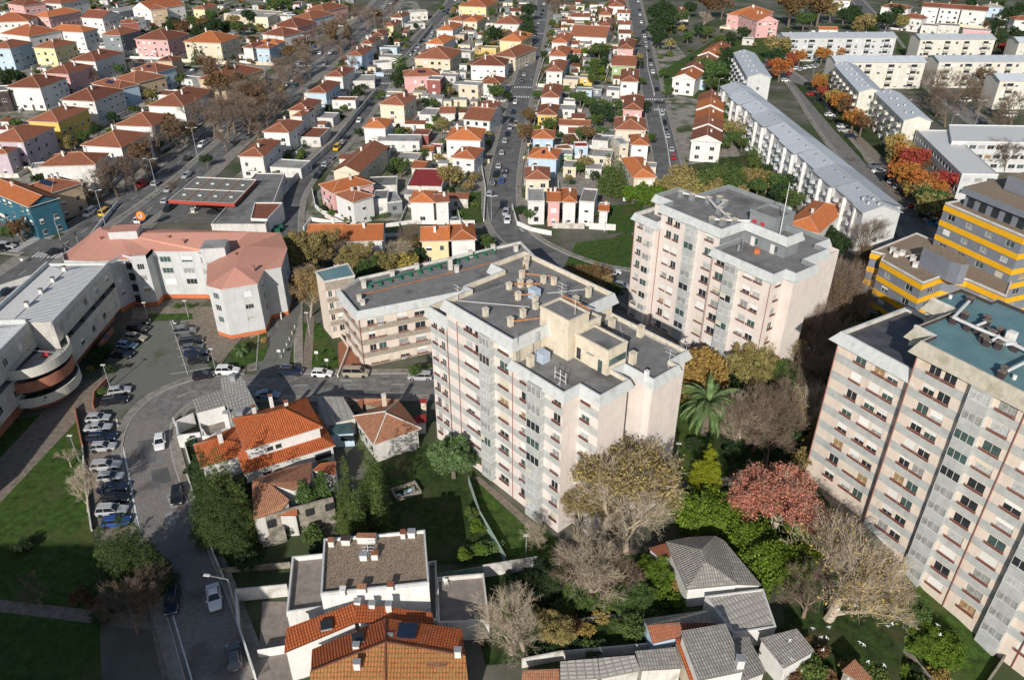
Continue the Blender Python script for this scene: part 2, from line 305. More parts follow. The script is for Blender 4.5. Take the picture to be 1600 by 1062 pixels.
# landmarks for the labels of things scattered about (world positions)
LM=[('petrol station',G(340,300)),('salmon-roofed flats',G(260,400)),('curved balcony building',G(90,560)),('middle zebra crossing',G(815,145)),('left zebra crossing',G(600,125)),('right zebra crossing',G(1022,165)),
('central apartment tower',G(850,620)),('rear apartment tower',G(1130,440)),('right-hand apartment tower',G(1500,700)),('pink low block',G(650,540)),('yellow-striped building',G(1480,420)),('long zigzag-roofed block',G(1300,270)),('turquoise-windowed school',G(1500,250)),
('gravel-roofed white house',G(590,920)),('grey-tiled hip-roofed bungalow',G(1110,890)),('big orange hip-roofed house',G(430,690)),('ruined house',G(460,800)),('left parking lot',G(240,560)),('avenue junction',G(50,400)),('red sports court',G(895,35)),
('pink corner villa',G(1160,35)),('white terrace row',G(1100,190)),('teal house',G(30,345)),('avenue near end',G(260,290)),('avenue midpoint',G(450,130)),('avenue far end',G(590,25)),('middle street far end',G(848,15)),('right street far end',G(992,10)),('far left rooftops',G(60,60)),('upper right corner',G(1570,20)),('gable-ended white block',G(1430,210)),('small white corner block',G(1180,140)),('lower left lawn',G(60,800)),('bottom gardens',G(900,980)),('red tree',G(1225,800)),('middle street lower end',G(790,330)),('left street bend',G(455,320)),('large central lawn',G(930,385)),('bottom right lawn',G(1480,990))]
PEND={}
def pend(o,text,cat,pos,group=None):
    o['category']=cat
    if group: o['group']=group
    nm,lp=min(LM,key=lambda l:(l[1].xy-Vector((pos[0],pos[1]))).length)
    d=Vector((pos[0],pos[1]))-lp.xy; L=d.length
    if L<5: side='right beside'
    elif abs(d.x)>abs(d.y): side='right of' if d.x>0 else 'left of'
    else: side='behind' if d.y>0 else 'in front of'
    PEND.setdefault((text,nm,side),[]).append((L,o))
def finish_labels():
    for (t,nm,side),l in PEND.items():
        l.sort(key=lambda e:e[0])
        for i,(d,o) in enumerate(l):
            o['label']='%s %s the %s'%(t,side,nm) if len(l)==1 else '%s %s the %s, %s'%(t,side,nm,(ordn(i)+' nearest') if i else 'nearest')
OCC=[]
def occ(p,r): OCC.append((p[0],p[1],r))
def free(p,r): return all((p[0]-a)**2+(p[1]-b)**2>(r+c)**2 for a,b,c in OCC)
# ---------------------------------------------------------------- the setting
def axis(lo,hi,dense,step,coarse):
    r=[];x=lo
    while x<hi: r.append(x); x+= step if dense[0]<=x<dense[1] else coarse
    r.append(hi); return r
gm=MB(); X_=axis(-1600,1600,(20,120),3,60); Y_=axis(-60,2400,(35,115),3,60)
gi={}
for j,y in enumerate(Y_):
    for i,x in enumerate(X_): gi[i,j]=len(gm.v); gm.v.append((x,y,gz(x,y)))
mi=gm.mi(M['soil'])
for j in range(len(Y_)-1):
    for i in range(len(X_)-1): gm.f.append((gi[i,j],gi[i+1,j],gi[i+1,j+1],gi[i,j+1])); gm.m.append(mi); gm.uv.append([(0,0)]*4)
gm.build('ground',kind='structure')
SH=[0.012]
def sheet(name,px,m,z=None,kind='structure',world=False,drape=False):
    if z is None: z=SH[0]; SH[0]+=0.004
    P=[Vector(p) if world else (GG(*p) if drape else G(*p)) for p in px]
    b=MB(); b.poly([(p[0],p[1],(gz(p[0],p[1])+0.03 if drape else 0)+z) for p in P],M[m]); o=b.build(name,kind=kind); return o
ROADS=[]
def resample(P,step=3.0):
    out=[P[0]]
    for a,b in zip(P,P[1:]):
        L=(b-a).length; n=max(1,int(L/step))
        out+=[a+(b-a)*(k/n) for k in range(1,n+1)]
    return out
def smooth(P,it=2):
    for _ in range(it):
        Q=[P[0]]
        for a,b in zip(P,P[1:]): Q+=[a*0.75+b*0.25,a*0.25+b*0.75]
        Q.append(P[-1]); P=Q
    return P
def normals(P):
    N=[]
    for i in range(len(P)):
        d=(P[min(i+1,len(P)-1)]-P[max(i-1,0)]).normalized(); N.append(Vector((-d.y,d.x)))
    return N
def ribbon(P,a,b,z,m,h=0,name='road'):
    N=normals(P); mb=MB()
    L=[p+n*a for p,n in zip(P,N)]; R=[p+n*b for p,n in zip(P,N)]
    for i in range(len(P)-1):
        mb.poly([(*R[i],z+h),(*R[i+1],z+h),(*L[i+1],z+h),(*L[i],z+h)],m)
        if h:
            for Q in (L,R): mb.poly([(*Q[i],z),(*Q[i+1],z),(*Q[i+1],z+h),(*Q[i],z+h)],M['kerb'])
    return mb
def road(px,w,m='asphalt',pave=(1.8,1.8),world=False):
    P=[(Vector(p) if world else G(*p)).xy for p in px]; P=smooth(P)
    ROADS.append((P,w,m,pave)); return P
AVE=road([(640,-60),(607,10),(500,95),(450,130),(340,220),(250,300),(130,380),(0,474),(-60,520)],17,pave=(4,4))
R2=road([(735,-40),(707,5),(665,50),(597,130),(540,217),(482,265),(456,300),(446,330),(444,380),(438,430),(432,520),(430,590)],7.0)
R3=road([(855,-50),(850,0),(838,60),(815,142),(785,270),(783,330),(800,368),(850,400),(930,430),(1010,440)],8.5)
R4=road([(980,-60),(990,0),(1003,60),(1022,160),(1048,280)],8.5)
C1=road([(597,125),(700,127),(815,142),(930,153),(1022,160),(1045,163)],6,pave=(1.2,1.2))
C2=road([(668,45),(730,36),(843,42)],6,pave=(1.2,1.2))
R6=road([(1185,85),(1212,105),(1250,130),(1300,210),(1390,310),(1440,370),(1480,430)],8,'asphalt2')
R7=road([(1320,-20),(1375,40),(1400,75)],7)
R8=road([(1120,150),(1165,180),(1205,235),(1262,310),(1300,360)],7,'asphalt2')
R9=road([(1440,120),(1500,170),(1600,240),(1700,290)],7,'asphalt2')
RM=road([(700,600),(560,602),(400,602),(330,603),(268,622),(232,660),(226,710),(252,800),(300,920),(352,1080)],7.2,'cobble',(1.7,1.7))
RA=road([(130,395),(70,385),(0,378),(-60,372)],9)
def inroad(p,skip=None,extra=0.3):
    for (P,w,m,pv) in ROADS:
        if P is skip: continue
        for i in range(0,len(P)-1):
            a,b=P[i],P[i+1]; d=b-a; L2=d.length_squared
            if L2<1e-6: continue
            t=max(0,min(1,(p-a).dot(d)/L2))
            if (p-(a+d*t)).length<w/2+extra: return True
    return False
for k,(P,w_,m_,pv) in enumerate(ROADS):
    ribbon(P,w_/2,-w_/2,0.05+k*0.004,M[m_]).build('road',kind='structure')
    Q=resample(P,2.5)
    for s,pw in ((1,pv[0]),(-1,pv[1])):
        if not pw: continue
        N=normals(Q); run=[]; runs=[]
        for p,n in zip(Q,N):
            if inroad(p+n*s*(w_/2+0.2),P) or inroad(p+n*s*(w_/2+pw),P):
                if len(run)>1: runs.append(run)
                run=[]
            else: run.append(p)
        if len(run)>1: runs.append(run)
        for r_ in runs:
            mb=ribbon(r_,s*(w_/2),s*(w_/2+pw),0.03,M['pave'],0.13+k*0.002)
            mb.build('pavement',kind='structure')
            ribbon(r_,s*(w_/2-0.003),s*(w_/2+0.18),0.03,M['kerb'],0.14+k*0.002).build('kerb',kind='structure')
# painted markings
k_=int(len(RM)*0.56); ribbon(RM[:k_],3.6,-3.6,0.108,M['asphalt2']).build('road',kind='structure')
mk=MB(); zm=0.13
def dash(P,off,w=0.14,on=3,offl=4,solid=False):
    Q=resample(P,1.0); N=normals(Q); i=0
    while i<len(Q)-1:
        j=min(len(Q)-1,i+(1 if solid else on))
        for k in range(i,j):
            a,b=Q[k],Q[k+1]; n0,n1=N[k],N[k+1]
            mk.poly([(*(a+n0*(off-w/2)),zm),(*(b+n1*(off-w/2)),zm),(*(b+n1*(off+w/2)),zm),(*(a+n0*(off+w/2)),zm)],M['paint'])
        i=j if solid else j+offl
dash(AVE,4.6,0.16,3,5); dash(AVE,-4.6,0.16,3,5); dash(AVE,1.1,0.2,solid=True); dash(AVE,-1.1,0.2,solid=True)
dash(RM[:len(RM)//2],0.0,0.1,2,6)
def zebra(px,rd,n=None,L=3.0):
    c=G(*px).xy; P,w_=rd; 
    i=min(range(1,len(P)-1),key=lambda k:(P[k]-c).length); d=(P[i+1]-P[i-1]).normalized(); nn=Vector((-d.y,d.x))
    o=P[i]+d*((c-P[i]).dot(d)); k=-w_/2+0.5
    while k<w_/2-0.4:
        a=o+nn*k; mk.poly([(*(a-d*L/2),zm),(*(a+d*L/2),zm),(*(a+d*L/2+nn*0.5),zm),(*(a-d*L/2+nn*0.5),zm)],M['paint']); k+=1.0
for px,rd in (((817,137),(R3,8.5)),((812,152),(R3,8.5)),((843,32),(R3,8.5)),((840,53),(R3,8.5)),((1021,156),(R4,8.5)),((1025,172),(R4,8.5)),((605,116),(R2,7)),((597,131),(R2,7)),((507,104),(AVE,17)),((607,17),(AVE,17)),((44,398),(AVE,17)),((671,43),(R2,7))): zebra(px,rd)
zebra((44,380),(RA,9)); zebra((790,140),(C1,6)); 
def pline(px,w=0.12):
    P=[G(*p).xy for p in px]
    for a,b in zip(P,P[1:]):
        d=(b-a).normalized(); n=Vector((-d.y,d.x))*w/2; mk.poly([(*(a-n),0.125),(*(b-n),0.125),(*(b+n),0.125),(*(a+n),0.125)],M['paint'])
pline([(266,500),(294,586)]); pline([(182,655),(200,735),(212,800),(228,880)],0.28)
for k in range(6): pline([(264+3.6*k,507+13*k),(296+4*k,501+12.5*k)])
pline([(270,960),(300,1062)],0.2); pline([(266,585),(330,575)],0.12)
mk.build('painted_markings',kind='structure')
for px in ([(612,606),(626,606),(625,613),(609,613)],[(480,600),(520,598),(528,606),(490,609)],[(200,626),(222,618),(228,632),(206,640)],[(560,611),(600,611),(598,618),(556,618)],[(215,690),(240,686),(246,720),(222,728)],[(236,735),(262,730),(268,752),(240,760)]):
    sheet('asphalt_patch',px,'asphalt',z=0.115)
gp=random.Random(77)
for (P,w_) in ((R2,7),(R3,8.5),(R4,8.5),(RM,7.2),(AVE,17)):
    Q=resample(P,4); N=normals(Q)
    for i in gp.sample(range(4,len(Q)-2),min(len(Q)-6,14)):
        if not(50<Q[i].y<420): continue
        d=(Q[i+1]-Q[i]).normalized(); n=N[i]; o=Q[i]+n*gp.uniform(-w_/2+1.2,w_/2-1.2); L=gp.uniform(1.2,5); b_=gp.uniform(0.5,1.1)
        mb=MB(); mb.poly([(*(o-d*L/2-n*b_/2),0.118),(*(o+d*L/2-n*b_/2),0.118),(*(o+d*L/2+n*b_/2),0.118),(*(o-d*L/2+n*b_/2),0.118)],M['felt' if gp.random()<0.7 else 'flat']); mb.build('asphalt_patch',kind='structure')
# median strip of the avenue
Q=resample(AVE,3); ribbon(Q[6:],0.8,-0.8,0.05,M['pave'],0.12).build('median_strip',kind='structure')
# lots, lawns, paths
sheet('yard_ground',[(470,345),(600,128),(690,20),(700,-10),(840,-10),(832,60),(808,140),(775,262),(765,345)],'yard')
sheet('yard_ground',[(812,330),(830,150),(852,10),(985,0),(1012,150),(1032,285)],'yard')
sheet('yard_ground',[(420,320),(560,170),(660,20),(650,0),(625,5),(530,110),(440,215),(350,290)],'yard')
sheet('yard_ground',[(-60,340),(120,330),(240,262),(330,180),(420,110),(560,-5),(-60,-5)],'yard')
sheet('yard_ground',[(1058,285),(1040,150),(1015,60),(1050,62),(1090,110),(1135,200),(1180,290)],'yard')
sheet('overgrown_yard',[(1225,905),(1330,900),(1420,950),(1400,1090),(1230,1090)],'lawn2')
sheet('car_park',[(158,580),(205,500),(290,500),(330,580),(262,612),(225,640),(160,640)],'cobbleG')
sheet('parking_bay',[(128,650),(195,655),(232,845),(160,850)],'path')
sheet('lawn',[(-60,760),(20,655),(118,640),(150,860),(160,1100),(-80,1100)],'lawn')
sheet('path',[(-60,930),(230,962),(236,985),(-60,948)],'path')
sheet('path',[(232,962),(262,962),(300,1100),(262,1100)],'path')
sheet('path',[(122,640),(118,660),(-60,850),(-60,780),(108,600),(160,590),(150,650)],'path')
sheet('lawn',[(462,505),(500,505),(545,590),(440,590),(448,540)],'lawn')
sheet('path',[(484,490),(492,490),(486,590),(470,590),(478,520)],'path')
sheet('terracotta_apron',[(528,535),(540,533),(574,582),(530,582)],'terracotta')
sheet('lawn',[(610,590),(700,560),(700,595),(640,598)],'lawn')
sheet('lawn',[(925,385),(985,360),(1000,420),(920,424)],'lawn')
sheet('lawn',[(945,322),(1005,318),(1000,362),(950,365)],'lawn')
sheet('lawn',[(900,380),(990,368),(995,424),(880,420)],'lawn')
sheet('yard_paving',[(960,440),(1000,445),(1210,590),(1190,640),(1060,620),(940,500)],'asphalt2')
sheet('lawn',[(700,700),(740,740),(880,850),(860,880),(790,880),(735,760)],'lawn')
sheet('path',[(738,745),(750,745),(850,830),(835,835)],'path')
sheet('lawn',[(1045,600),(1100,580),(1240,640),(1290,740),(1345,830),(1260,860),(1050,800),(1035,720)],'lawn2')
sheet('lawn',[(1045,640),(1085,640),(1090,740),(1040,760)],'lawn')
sheet('path',[(1050,752),(1240,738),(1250,750),(1052,765)],'path')
sheet('path',[(1255,700),(1285,740),(1350,815),(1325,822),(1262,745)],'path')
sheet('overgrown_yard',[(600,690),(700,700),(740,750),(780,880),(640,880),(520,830),(560,760)],'lawn2')
sheet('overgrown_yard',[(290,690),(420,850),(400,905),(350,905),(310,840)],'lawn2')
sheet('garden_soil',[(720,900),(1040,860),(1060,1010),(760,1040)],'lawn2')
sheet('yard_paving',[(410,940),(470,940),(470,1090),(400,1090)],'terr')
sheet('overgrown_slope',[(1090,620),(1250,560),(1330,520),(1400,520),(1340,700),(1250,720)],'lawn2')
sheet('meadow',[(1020,120),(1120,60),(1210,60),(1180,130),(1110,160),(1060,150)],'lawn')
sheet('meadow',[(1055,262),(1180,240),(1230,300),(1200,340),(1050,300)],'lawn2')
sheet('lawn',[(700,305),(755,300),(758,348),(712,350)],'lawn')
sheet('lawn',[(1400,58),(1430,58),(1428,88),(1402,84)],'lawn')
sheet('lawn',[(1535,45),(1600,45),(1600,90),(1560,85)],'lawn2')
sheet('lawn',[(1240,130),(1430,180),(1490,240),(1420,330),(1300,200)],'lawn2')
sheet('leafy_verge',[(1330,200),(1420,285),(1490,370),(1460,380),(1350,250)],'path')
sheet('lawn',[(355,545),(415,520),(425,560),(370,575)],'lawn')
sheet('yard_paving',[(205,480),(365,480),(385,520),(345,570),(330,560),(290,500),(205,500)],'path')
sheet('lawn',[(230,492),(300,490),(302,500),(230,503)],'lawn')
sheet('cobbled_lane',[(415,360),(440,360),(470,480),(448,590),(400,590),(440,500)],'cobbleG')
sheet('forecourt',[(240,350),(300,285),(440,280),(440,350)],'asphalt')
sheet('sports_court',[(868,45),(922,45),(922,20),(872,20)],'pitch')
sheet('lawn',[(1390,900),(1470,890),(1560,1010),(1540,1090),(1420,1090),(1380,1000)],'lawn',drape=True,z=0.06)
for k,(a,b) in enumerate([((1375,905),(1500,1090)),]): pass
# ---------------------------------------------------------------- windows and facades
WC={}
def wmesh(key,fn):
    if key not in WC:
        mb=MB(); fn(mb); WC[key]=mb.mesh(key[0])
    return WC[key]
def frame_mesh(w,h,n,fm='alu',d=0.06,t=0.05):
    def f(mb):
        m=M[fm]
        mb.b2(0,w,0,d,0,t,m); mb.b2(0,w,0,d,h-t,h,m)
        for i in range(n+1):
            x=(w-t)*i/n; mb.b2(x,x+t,0.002,d-0.002,t,h-t,m)
    return wmesh(('window',round(w,2),round(h,2),n,fm),f)
def pane_mesh(w,h,gm):
    def f(mb): mb.b2(0.03,w-0.03,0.035,0.05,0.03,h-0.03,M[gm])
    return wmesh(('pane',round(w,2),round(h,2),gm),f)
def shutter_mesh(w,h,fr,sm):
    def f(mb): mb.b2(0.01,w-0.01,-0.03,-0.005,h*(1-fr),h,M[sm])
    return wmesh(('shutter',round(w,2),round(h,2),fr,sm),f)
def rail_mesh(w,rm,hh=0.28):
    def f(mb):
        m=M[rm]; mb.b2(-0.12,w+0.12,-0.30,0.0,-0.12,-0.05,m); mb.b2(-0.12,w+0.12,-0.30,-0.26,hh*0.4,hh*0.4+0.05,m); mb.b2(-0.12,w+0.12,-0.30,-0.26,hh-0.05,hh,m)
        k=-0.12
        while k<=w+0.09: mb.b2(k,k+0.03,-0.292,-0.268,-0.05,hh-0.05,m); k+=(w+0.21)/6
        for e in (-0.12,w+0.08): mb.b2(e,e+0.04,-0.26,0,0.1,0.15,m)
    return wmesh(('window_rail',round(w,2),rm),f)
rw=random.Random(11)
GL=['glass']*16+['glassg']*9+['curt']*7+['curt3']*6+['curt2']*2
def window(par,x,y,z,w,h,rz=0.0,n=2,rail='rail',sh=0.55,frame='alu',g=None):
    o=ob('window',frame_mesh(w,h,n,frame),par,(x,y,z),rz)
    ob('pane',pane_mesh(w,h,g or rw.choice(GL)),o)
    if rw.random()<sh: ob('shutter',shutter_mesh(w,h,rw.choice([0.25,0.4,0.6,1.0,1.0]),'shut' if rw.random()<0.85 else 'shutc'),o)
    if rail and rw.random()<0.035:
        o2=ob('laundry',wmesh(('laundry',),lambda mb:[mb.box((0.3+0.42*k,-0.22,-0.15-0.06*(k%2)),(0.34,0.03,0.5),M[['white','blue','curt3'][k]]) for k in range(3)]),o)
    if rail: ob('window_rail',rail_mesh(w,rail),o)
    return o
def facade(par,mb,p0,p1,z0,z1,rows,wins,wall,band,ph=1.62,wh=1.42,rail='rail',sh=0.55,n=2,rec=0.16,frame='alu'):
    """p0->p1 with the outside on the right hand; rows=centre heights of the storeys; wins=[(a,b[,n])] along it"""
    p0=Vector(p0);p1=Vector(p1);d=(p1-p0);L=d.length;d.normalize();nout=Vector((d.y,-d.x)); rz=math.atan2(d.y,d.x)
    def P(s,z,o=0): v=p0+d*s-nout*o; return (v.x,v.y,z)
    def Q(a,b,c,e,m,o=0):
        if b-a>1e-4 and e-c>1e-4: mb.poly([P(a,c,o),P(b,c,o),P(b,e,o),P(a,e,o)],m)
    zs=z0
    for r in sorted(rows):
        lo,hi=r-ph/2,r+ph/2
        if lo<z0+0.05 or hi>z1-0.02: continue
        Q(0,L,zs,lo,band if (zs>z0+0.01 or lo-zs<1.4) else wall)
        a=r-wh/2;b=r+wh/2
        Q(0,L,lo,a,wall);Q(0,L,b,hi,wall)
        s=0
        for wn in wins:
            x0,x1=wn[0],wn[1]; nn=wn[2] if len(wn)>2 else n
            Q(s,x0,a,b,wall)
            mb.poly([P(x0,a),P(x0,b),P(x0,b,rec),P(x0,a,rec)],wall); mb.poly([P(x1,a),P(x1,b),P(x1,b,rec),P(x1,a,rec)],wall)
            mb.poly([P(x0,a),P(x1,a),P(x1,a,rec),P(x0,a,rec)],wall); mb.poly([P(x0,b),P(x1,b),P(x1,b,rec),P(x0,b,rec)],wall)
            mb.poly([P(x0,a,rec),P(x1,a,rec),P(x1,b,rec),P(x0,b,rec)],wall)
            v=P(x0+0.01,a+0.01,rec-0.07); window(par,v[0],v[1],v[2],x1-x0-0.02,wh-0.02,rz,nn,rail,sh,frame)
            s=x1
        Q(s,L,a,b,wall)
        zs=hi
    Q(0,L,zs,z1,band)
def bay(par,p0,p1,s0,s1,z0,z1,rows,dep=1.0,m='tband',wh=1.5,panes=3,sidewin=True):
    """enclosed balcony stack standing proud of the facade; every storey's glazing is a part"""
    p0=Vector(p0);p1=Vector(p1);d=(p1-p0).normalized();no=Vector((d.y,-d.x)); rz=math.atan2(d.y,d.x)
    a=p0+d*s0;b=p0+d*s1
    def seg(za,zb,dd=dep):
        if zb-za<0.02: return
        mb=MB(); pl=[a,a+no*dd,b+no*dd,b]; mb.prism([(v.x,v.y) for v in pl][::1],za,zb,M[m],cap=True)
        mb.poly([(v.x,v.y,za) for v in pl],M[m]); mb.build('bay_spandrel',par)
    zs=z0
    for r in sorted(rows):
        lo,hi=r-wh/2,r+wh/2
        if lo<z0 or hi>z1: continue
        seg(zs,lo); zs=hi
        w=s1-s0
        core=a+no*(dep-0.14)
        o=ob('bay_window',frame_mesh(w,wh,panes,'alu',0.09,0.06),par,(core.x+no.x*0.12,core.y+no.y*0.12,lo),rz)
        ob('pane',pane_mesh(w,wh,rw.choice(['curt','curt3','glassg','glassg','curt','glass','curt3'])),o)
        if rw.random()<0.2: ob('shutter',shutter_mesh(w/panes,wh,0.6,'shutc'),o)
        # the two cheeks, glazed too
        e=b+no*(dep-0.02)
        o2=ob('side_window',frame_mesh(dep-0.05,wh,1,'alu',0.06,0.06),par,(e.x,e.y,lo),rz+math.pi/2)
        ob('pane',pane_mesh(dep-0.05,wh,'curt3'),o2); 
        e2=a
        c=MB(); c.b2(0,dep-0.1,0,0.06,0,wh,M[m]); 
        ob('cheek',c.mesh('cheek'),par,(a.x+0.0*no.x,a.y,lo),rz-math.pi/2)
    seg(zs,z1)
def offs(pl,d):
    n=len(pl); out=[]
    for i in range(n):
        a=Vector(pl[i-1]);b=Vector(pl[i]);c=Vector(pl[(i+1)%n])
        u=(b-a).normalized();v=(c-b).normalized(); n1=Vector((u.y,-u.x));n2=Vector((v.y,-v.x))
        k=(n1+n2); k=k/max(0.25,k.dot(n1)) if k.length>0.1 else n1
        out.append(tuple(b+k*d))
    return out
def fascia(par,pl,zb,zt,zroof,o_b=0.7,o_t=0.15,th=0.22,m='tfascia',inner='parapet',roof='felt',name='fascia'):
    """sloping precast fascia round a flat roof, with its coping, inner face and roof deck"""
    A=offs(pl,o_b);B=offs(pl,o_t);C=offs(pl,o_t-th);n=len(pl); mb=MB()
    for i in range(n):
        j=(i+1)%n
        mb.poly([(*A[i],zb),(*A[j],zb),(*B[j],zt),(*B[i],zt)],M[m])
        mb.poly([(*B[i],zt),(*B[j],zt),(*C[j],zt),(*C[i],zt)],M[m])
        mb.poly([(*pl[i],zb+0.01),(*pl[j],zb+0.01),(*A[j],zb),(*A[i],zb)],M[m])
    f=mb.build(name,par)
    mb=MB()
    for i in range(n):
        j=(i+1)%n; mb.poly([(*C[j],zroof),(*C[i],zroof),(*C[i],zt-0.01),(*C[j],zt-0.01)],M[inner])
    mb.build('parapet',par)
    mb=MB(); mb.prism(offs(pl,o_t-th-0.002),zroof-0.25,zroof,M[roof],sides=False); mb.build('roof',par)
def vent(par,x,y,z,w=0.7,d=0.7,h=1.0,m='parapet',capm='parapet',name='roof_vent',rz=0):
    mb=MB(); mb.box((0,0,h/2),(w,d,h),M[m]); mb.box((0,0,h+0.05),(w*0.8,d*0.8,0.1),M['black']); mb.box((0,0,h+0.15),(w+0.14,d+0.14,0.1),M[capm]); mb.build(name,par,(x,y,z),rz)
def rowlist(top,pitch,n): return [top-pitch*i for i in range(n)]
# ---------------------------------------------------------------- central tower
T1=root('apartment_tower',G(723,715),math.radians(-48.6),'nine-storey pale pink and grey tower in the centre with yellowish roof parapets','apartment tower')
RH=rowlist(26.05,2.93,9); RL=RH[1:]
mw=MB(); W=M['tpink'];B=M['tband']; zb=-0.5
PH=[(-2.5,0),(12.4,0),(12.4,20),(-7.3,20),(-7.3,13),(-4.2,13),(-4.2,5),(-2.5,5)]
facade(T1,mw,(-6.9,0),(-2.6,0),zb,24.0,RL,[(0.7,1.8),(2.6,3.7)],W,B)   # low left strip (its right end abuts the high part)
facade(T1,mw,(-2.5,0),(12.4,0),zb,27.0,RH,[(4.4,6.1),(6.5,8.1),(12.0,14.0)],W,B)
facade(T1,mw,(12.4,0),(22.3,0),zb,24.0,RL,[(1.7,3.5),(8.1,9.5)],W,B)
facade(T1,mw,(22.3,3.0),(25.9,3.0),zb,24.0,RL,[(0.5,2.0)],W,B)
mw.prism([(-6.9,0.01),(-6.9,6),(-2.6,6)],zb,24.0,W,sides=True,cap=False)
for a,b,z in [((22.3,0),(22.3,3),24),((25.9,3),(25.9,8.4),24),((25.9,8.4),(22.9,8.4),24),((22.9,8.4),(22.9,11),24),((22.9,11),(28,11),24),((28,11),(28,16),24),((28,16),(26.5,16),24),((26.5,16),(26.5,20),24),((26.5,20),(12.4,20),24),((12.4,0),(12.4,20),27.0),((12.4,20),(-7.3,20),27.0),((-7.3,20),(-7.3,13),27.0),((-7.3,13),(-4.2,13),27.0),((-4.2,13),(-4.2,5),27.0),((-4.2,5),(-2.5,5),27.0),((-2.5,5),(-2.5,0),27.0)]:
    zz=24.0 if a==(12.4,0) else zb
    mw.poly([(*a,zz),(*b,zz),(*b,z),(*a,z)],W if z<25 else (M['parapet'] if a==(12.4,0) else W))
mw.build('wall',T1)
bay(T1,(-2.5,0),(12.4,0),8.7,11.0,1.2,27.0,RH); bay(T1,(12.4,0),(22.3,0),3.9,6.6,-0.4,24.0,RL)
PL=[(12.4,0),(22.3,0),(22.3,3),(25.9,3),(25.9,8.4),(22.9,8.4),(22.9,11),(28,11),(28,16),(26.5,16),(26.5,20),(12.4,20)]
fascia(T1,[(-6.9,0),(-2.75,0),(-2.75,6),(-6.9,6)],23.8,25.5,24.5)
fascia(T1,PL,23.7,25.0,24.3)
fascia(T1,PH,26.8,28.4,27.6)
for k,(x0,x1,y0,y1,z0,z1) in enumerate([(11.0,16.7,6.3,10.2,24.0,30.3),(16.76,22.8,7.6,11.4,24.0,27.9),(12.6,16.6,10.26,12.8,24.0,28.6)]):
    mb=MB(); mb.b2(x0,x1,y0,y1,z0,z1,M['parapet']); mb.build('lift_house',T1)
    fascia(T1,[(x0,y0),(x1,y0),(x1,y1),(x0,y1)],z1+0.002,z1+0.35,z1+0.1,0.06,0.06,0.3,'parapet')
mb=MB(); 
for x,w_,z_,h_ in ((17.2,0.7,24.6,1.7),): mb.b2(x,x+w_,7.5,7.59,z_,z_+h_,M['glass'])
mb.build('stair_window',T1)
mb=MB(); mb.b2(19.4,20.2,7.49,7.59,24.35,26.3,M['parapet']); mb.b2(19.2,20.4,7.2,7.59,26.4,26.48,M['flat']); mb.build('roof_door',T1)
mb=MB(); mb.b2(21.2,21.9,7.49,7.59,24.35,26.2,M['glassg']); mb.build('roof_door',T1)
mb=MB(); mb.b2(22.82,22.88,7.9,11.2,25.7,26.7,M['glassg']); mb.build('stair_window',T1)
mb=MB(); mb.b2(10.9,10.99,7.2,7.9,27.7,29.5,M['wpipe']); mb.build('roof_door',T1)
for x,y,h in ((4.0,2.2,1.2),(8.5,3.0,1.3),(3.4,9.0,1.2),(0.6,12.0,1.2),(5.8,10.3,0.9),(7.2,9.0,0.9),(2.0,15.5,1.2),(3.4,16.4,1.1),(-1.5,14.2,1.2),(-3.5,16.8,1.4),(-4.8,18.2,1.4),(0.0,10.2,1.0),(1.6,13.0,1.0),(10.3,14.2,1.4),(9.7,17.5,1.5),(7.8,6.0,1.2)): vent(T1,x,y,27.6,0.66,0.66,h*0.9)
for x,y,h in ((11.2+3.0,1.6,1.5),(23.0,12.6,1.6),(14.6,17.6,1.3),(19.0,18.9,1.6)): vent(T1,x,y,24.3,0.8,0.8,h)
mb=MB()
for a,b in [((8.5,3.0,28.3),(10.9,6.8,28.5)),((2.8,8.6,28.3),(5.0,11.0,28.4)),((-1.5,14.2,28.4),(2.6,17.0,28.5)),((-4.6,17.8,28.5),(-1.5,14.2,28.5)),((0.2,11.0,28.3),(3.0,14.0,28.4)),((11.2,10.4,30.9),(16.6,10.4,30.9))]: mb=MB(); mb.tube(a,b,0.13,0.13,M['rust']); mb.build('roof_pipe',T1)
mb=MB(); mb.box((4.6,11.2,28.4),(1.5,1.2,1.6),M['tank']); mb.build('tank',T1); mb=MB(); mb.box((14.4,3.7,25.1),(1.6,1.4,1.5),M['tank']); mb.build('tank',T1)
def ladder(par,a,b,wdt=0.45,m='metal',name='ladder'):
    mb=MB(); a=Vector(a);b=Vector(b); s=Vector((wdt/2,0,0)); n=int((b-a).length/0.3)
    for e in (s,-s): mb.tube(a+e,b+e,0.04,0.04,M[m],4)
    for i in range(1,n): c=a+(b-a)*(i/n); mb.tube(c-s,c+s,0.025,0.025,M[m],4)
    mb.build(name,par)
ladder(T1,(12.75,0.6,24.3),(12.65,0.4,29.2)); ladder(T1,(14.0,2.2,24.3),(12.8,4.0,28.5),0.9)
ladder(T1,(-2.0,3.4,27.7),(-4.3+3.0,11.0,27.75),0.4); 
mb=MB()
for k in range(24):   # cable trays across the roof
    x=-1.8+k*0.0; 
for a,b in (((-2.0,2.0,27.72),(6.4,8.6,27.72)),((5.0,13.5,27.72),(8.0,19.0,27.72)),((23.3,11.6,24.42),(15.0,19.0,24.4)),((16.5,19.3,24.7),(26.0,19.3,24.7))): mb.tube(a,b,0.06,0.06,M['wpipe'],4)
mb.build('cable',T1)
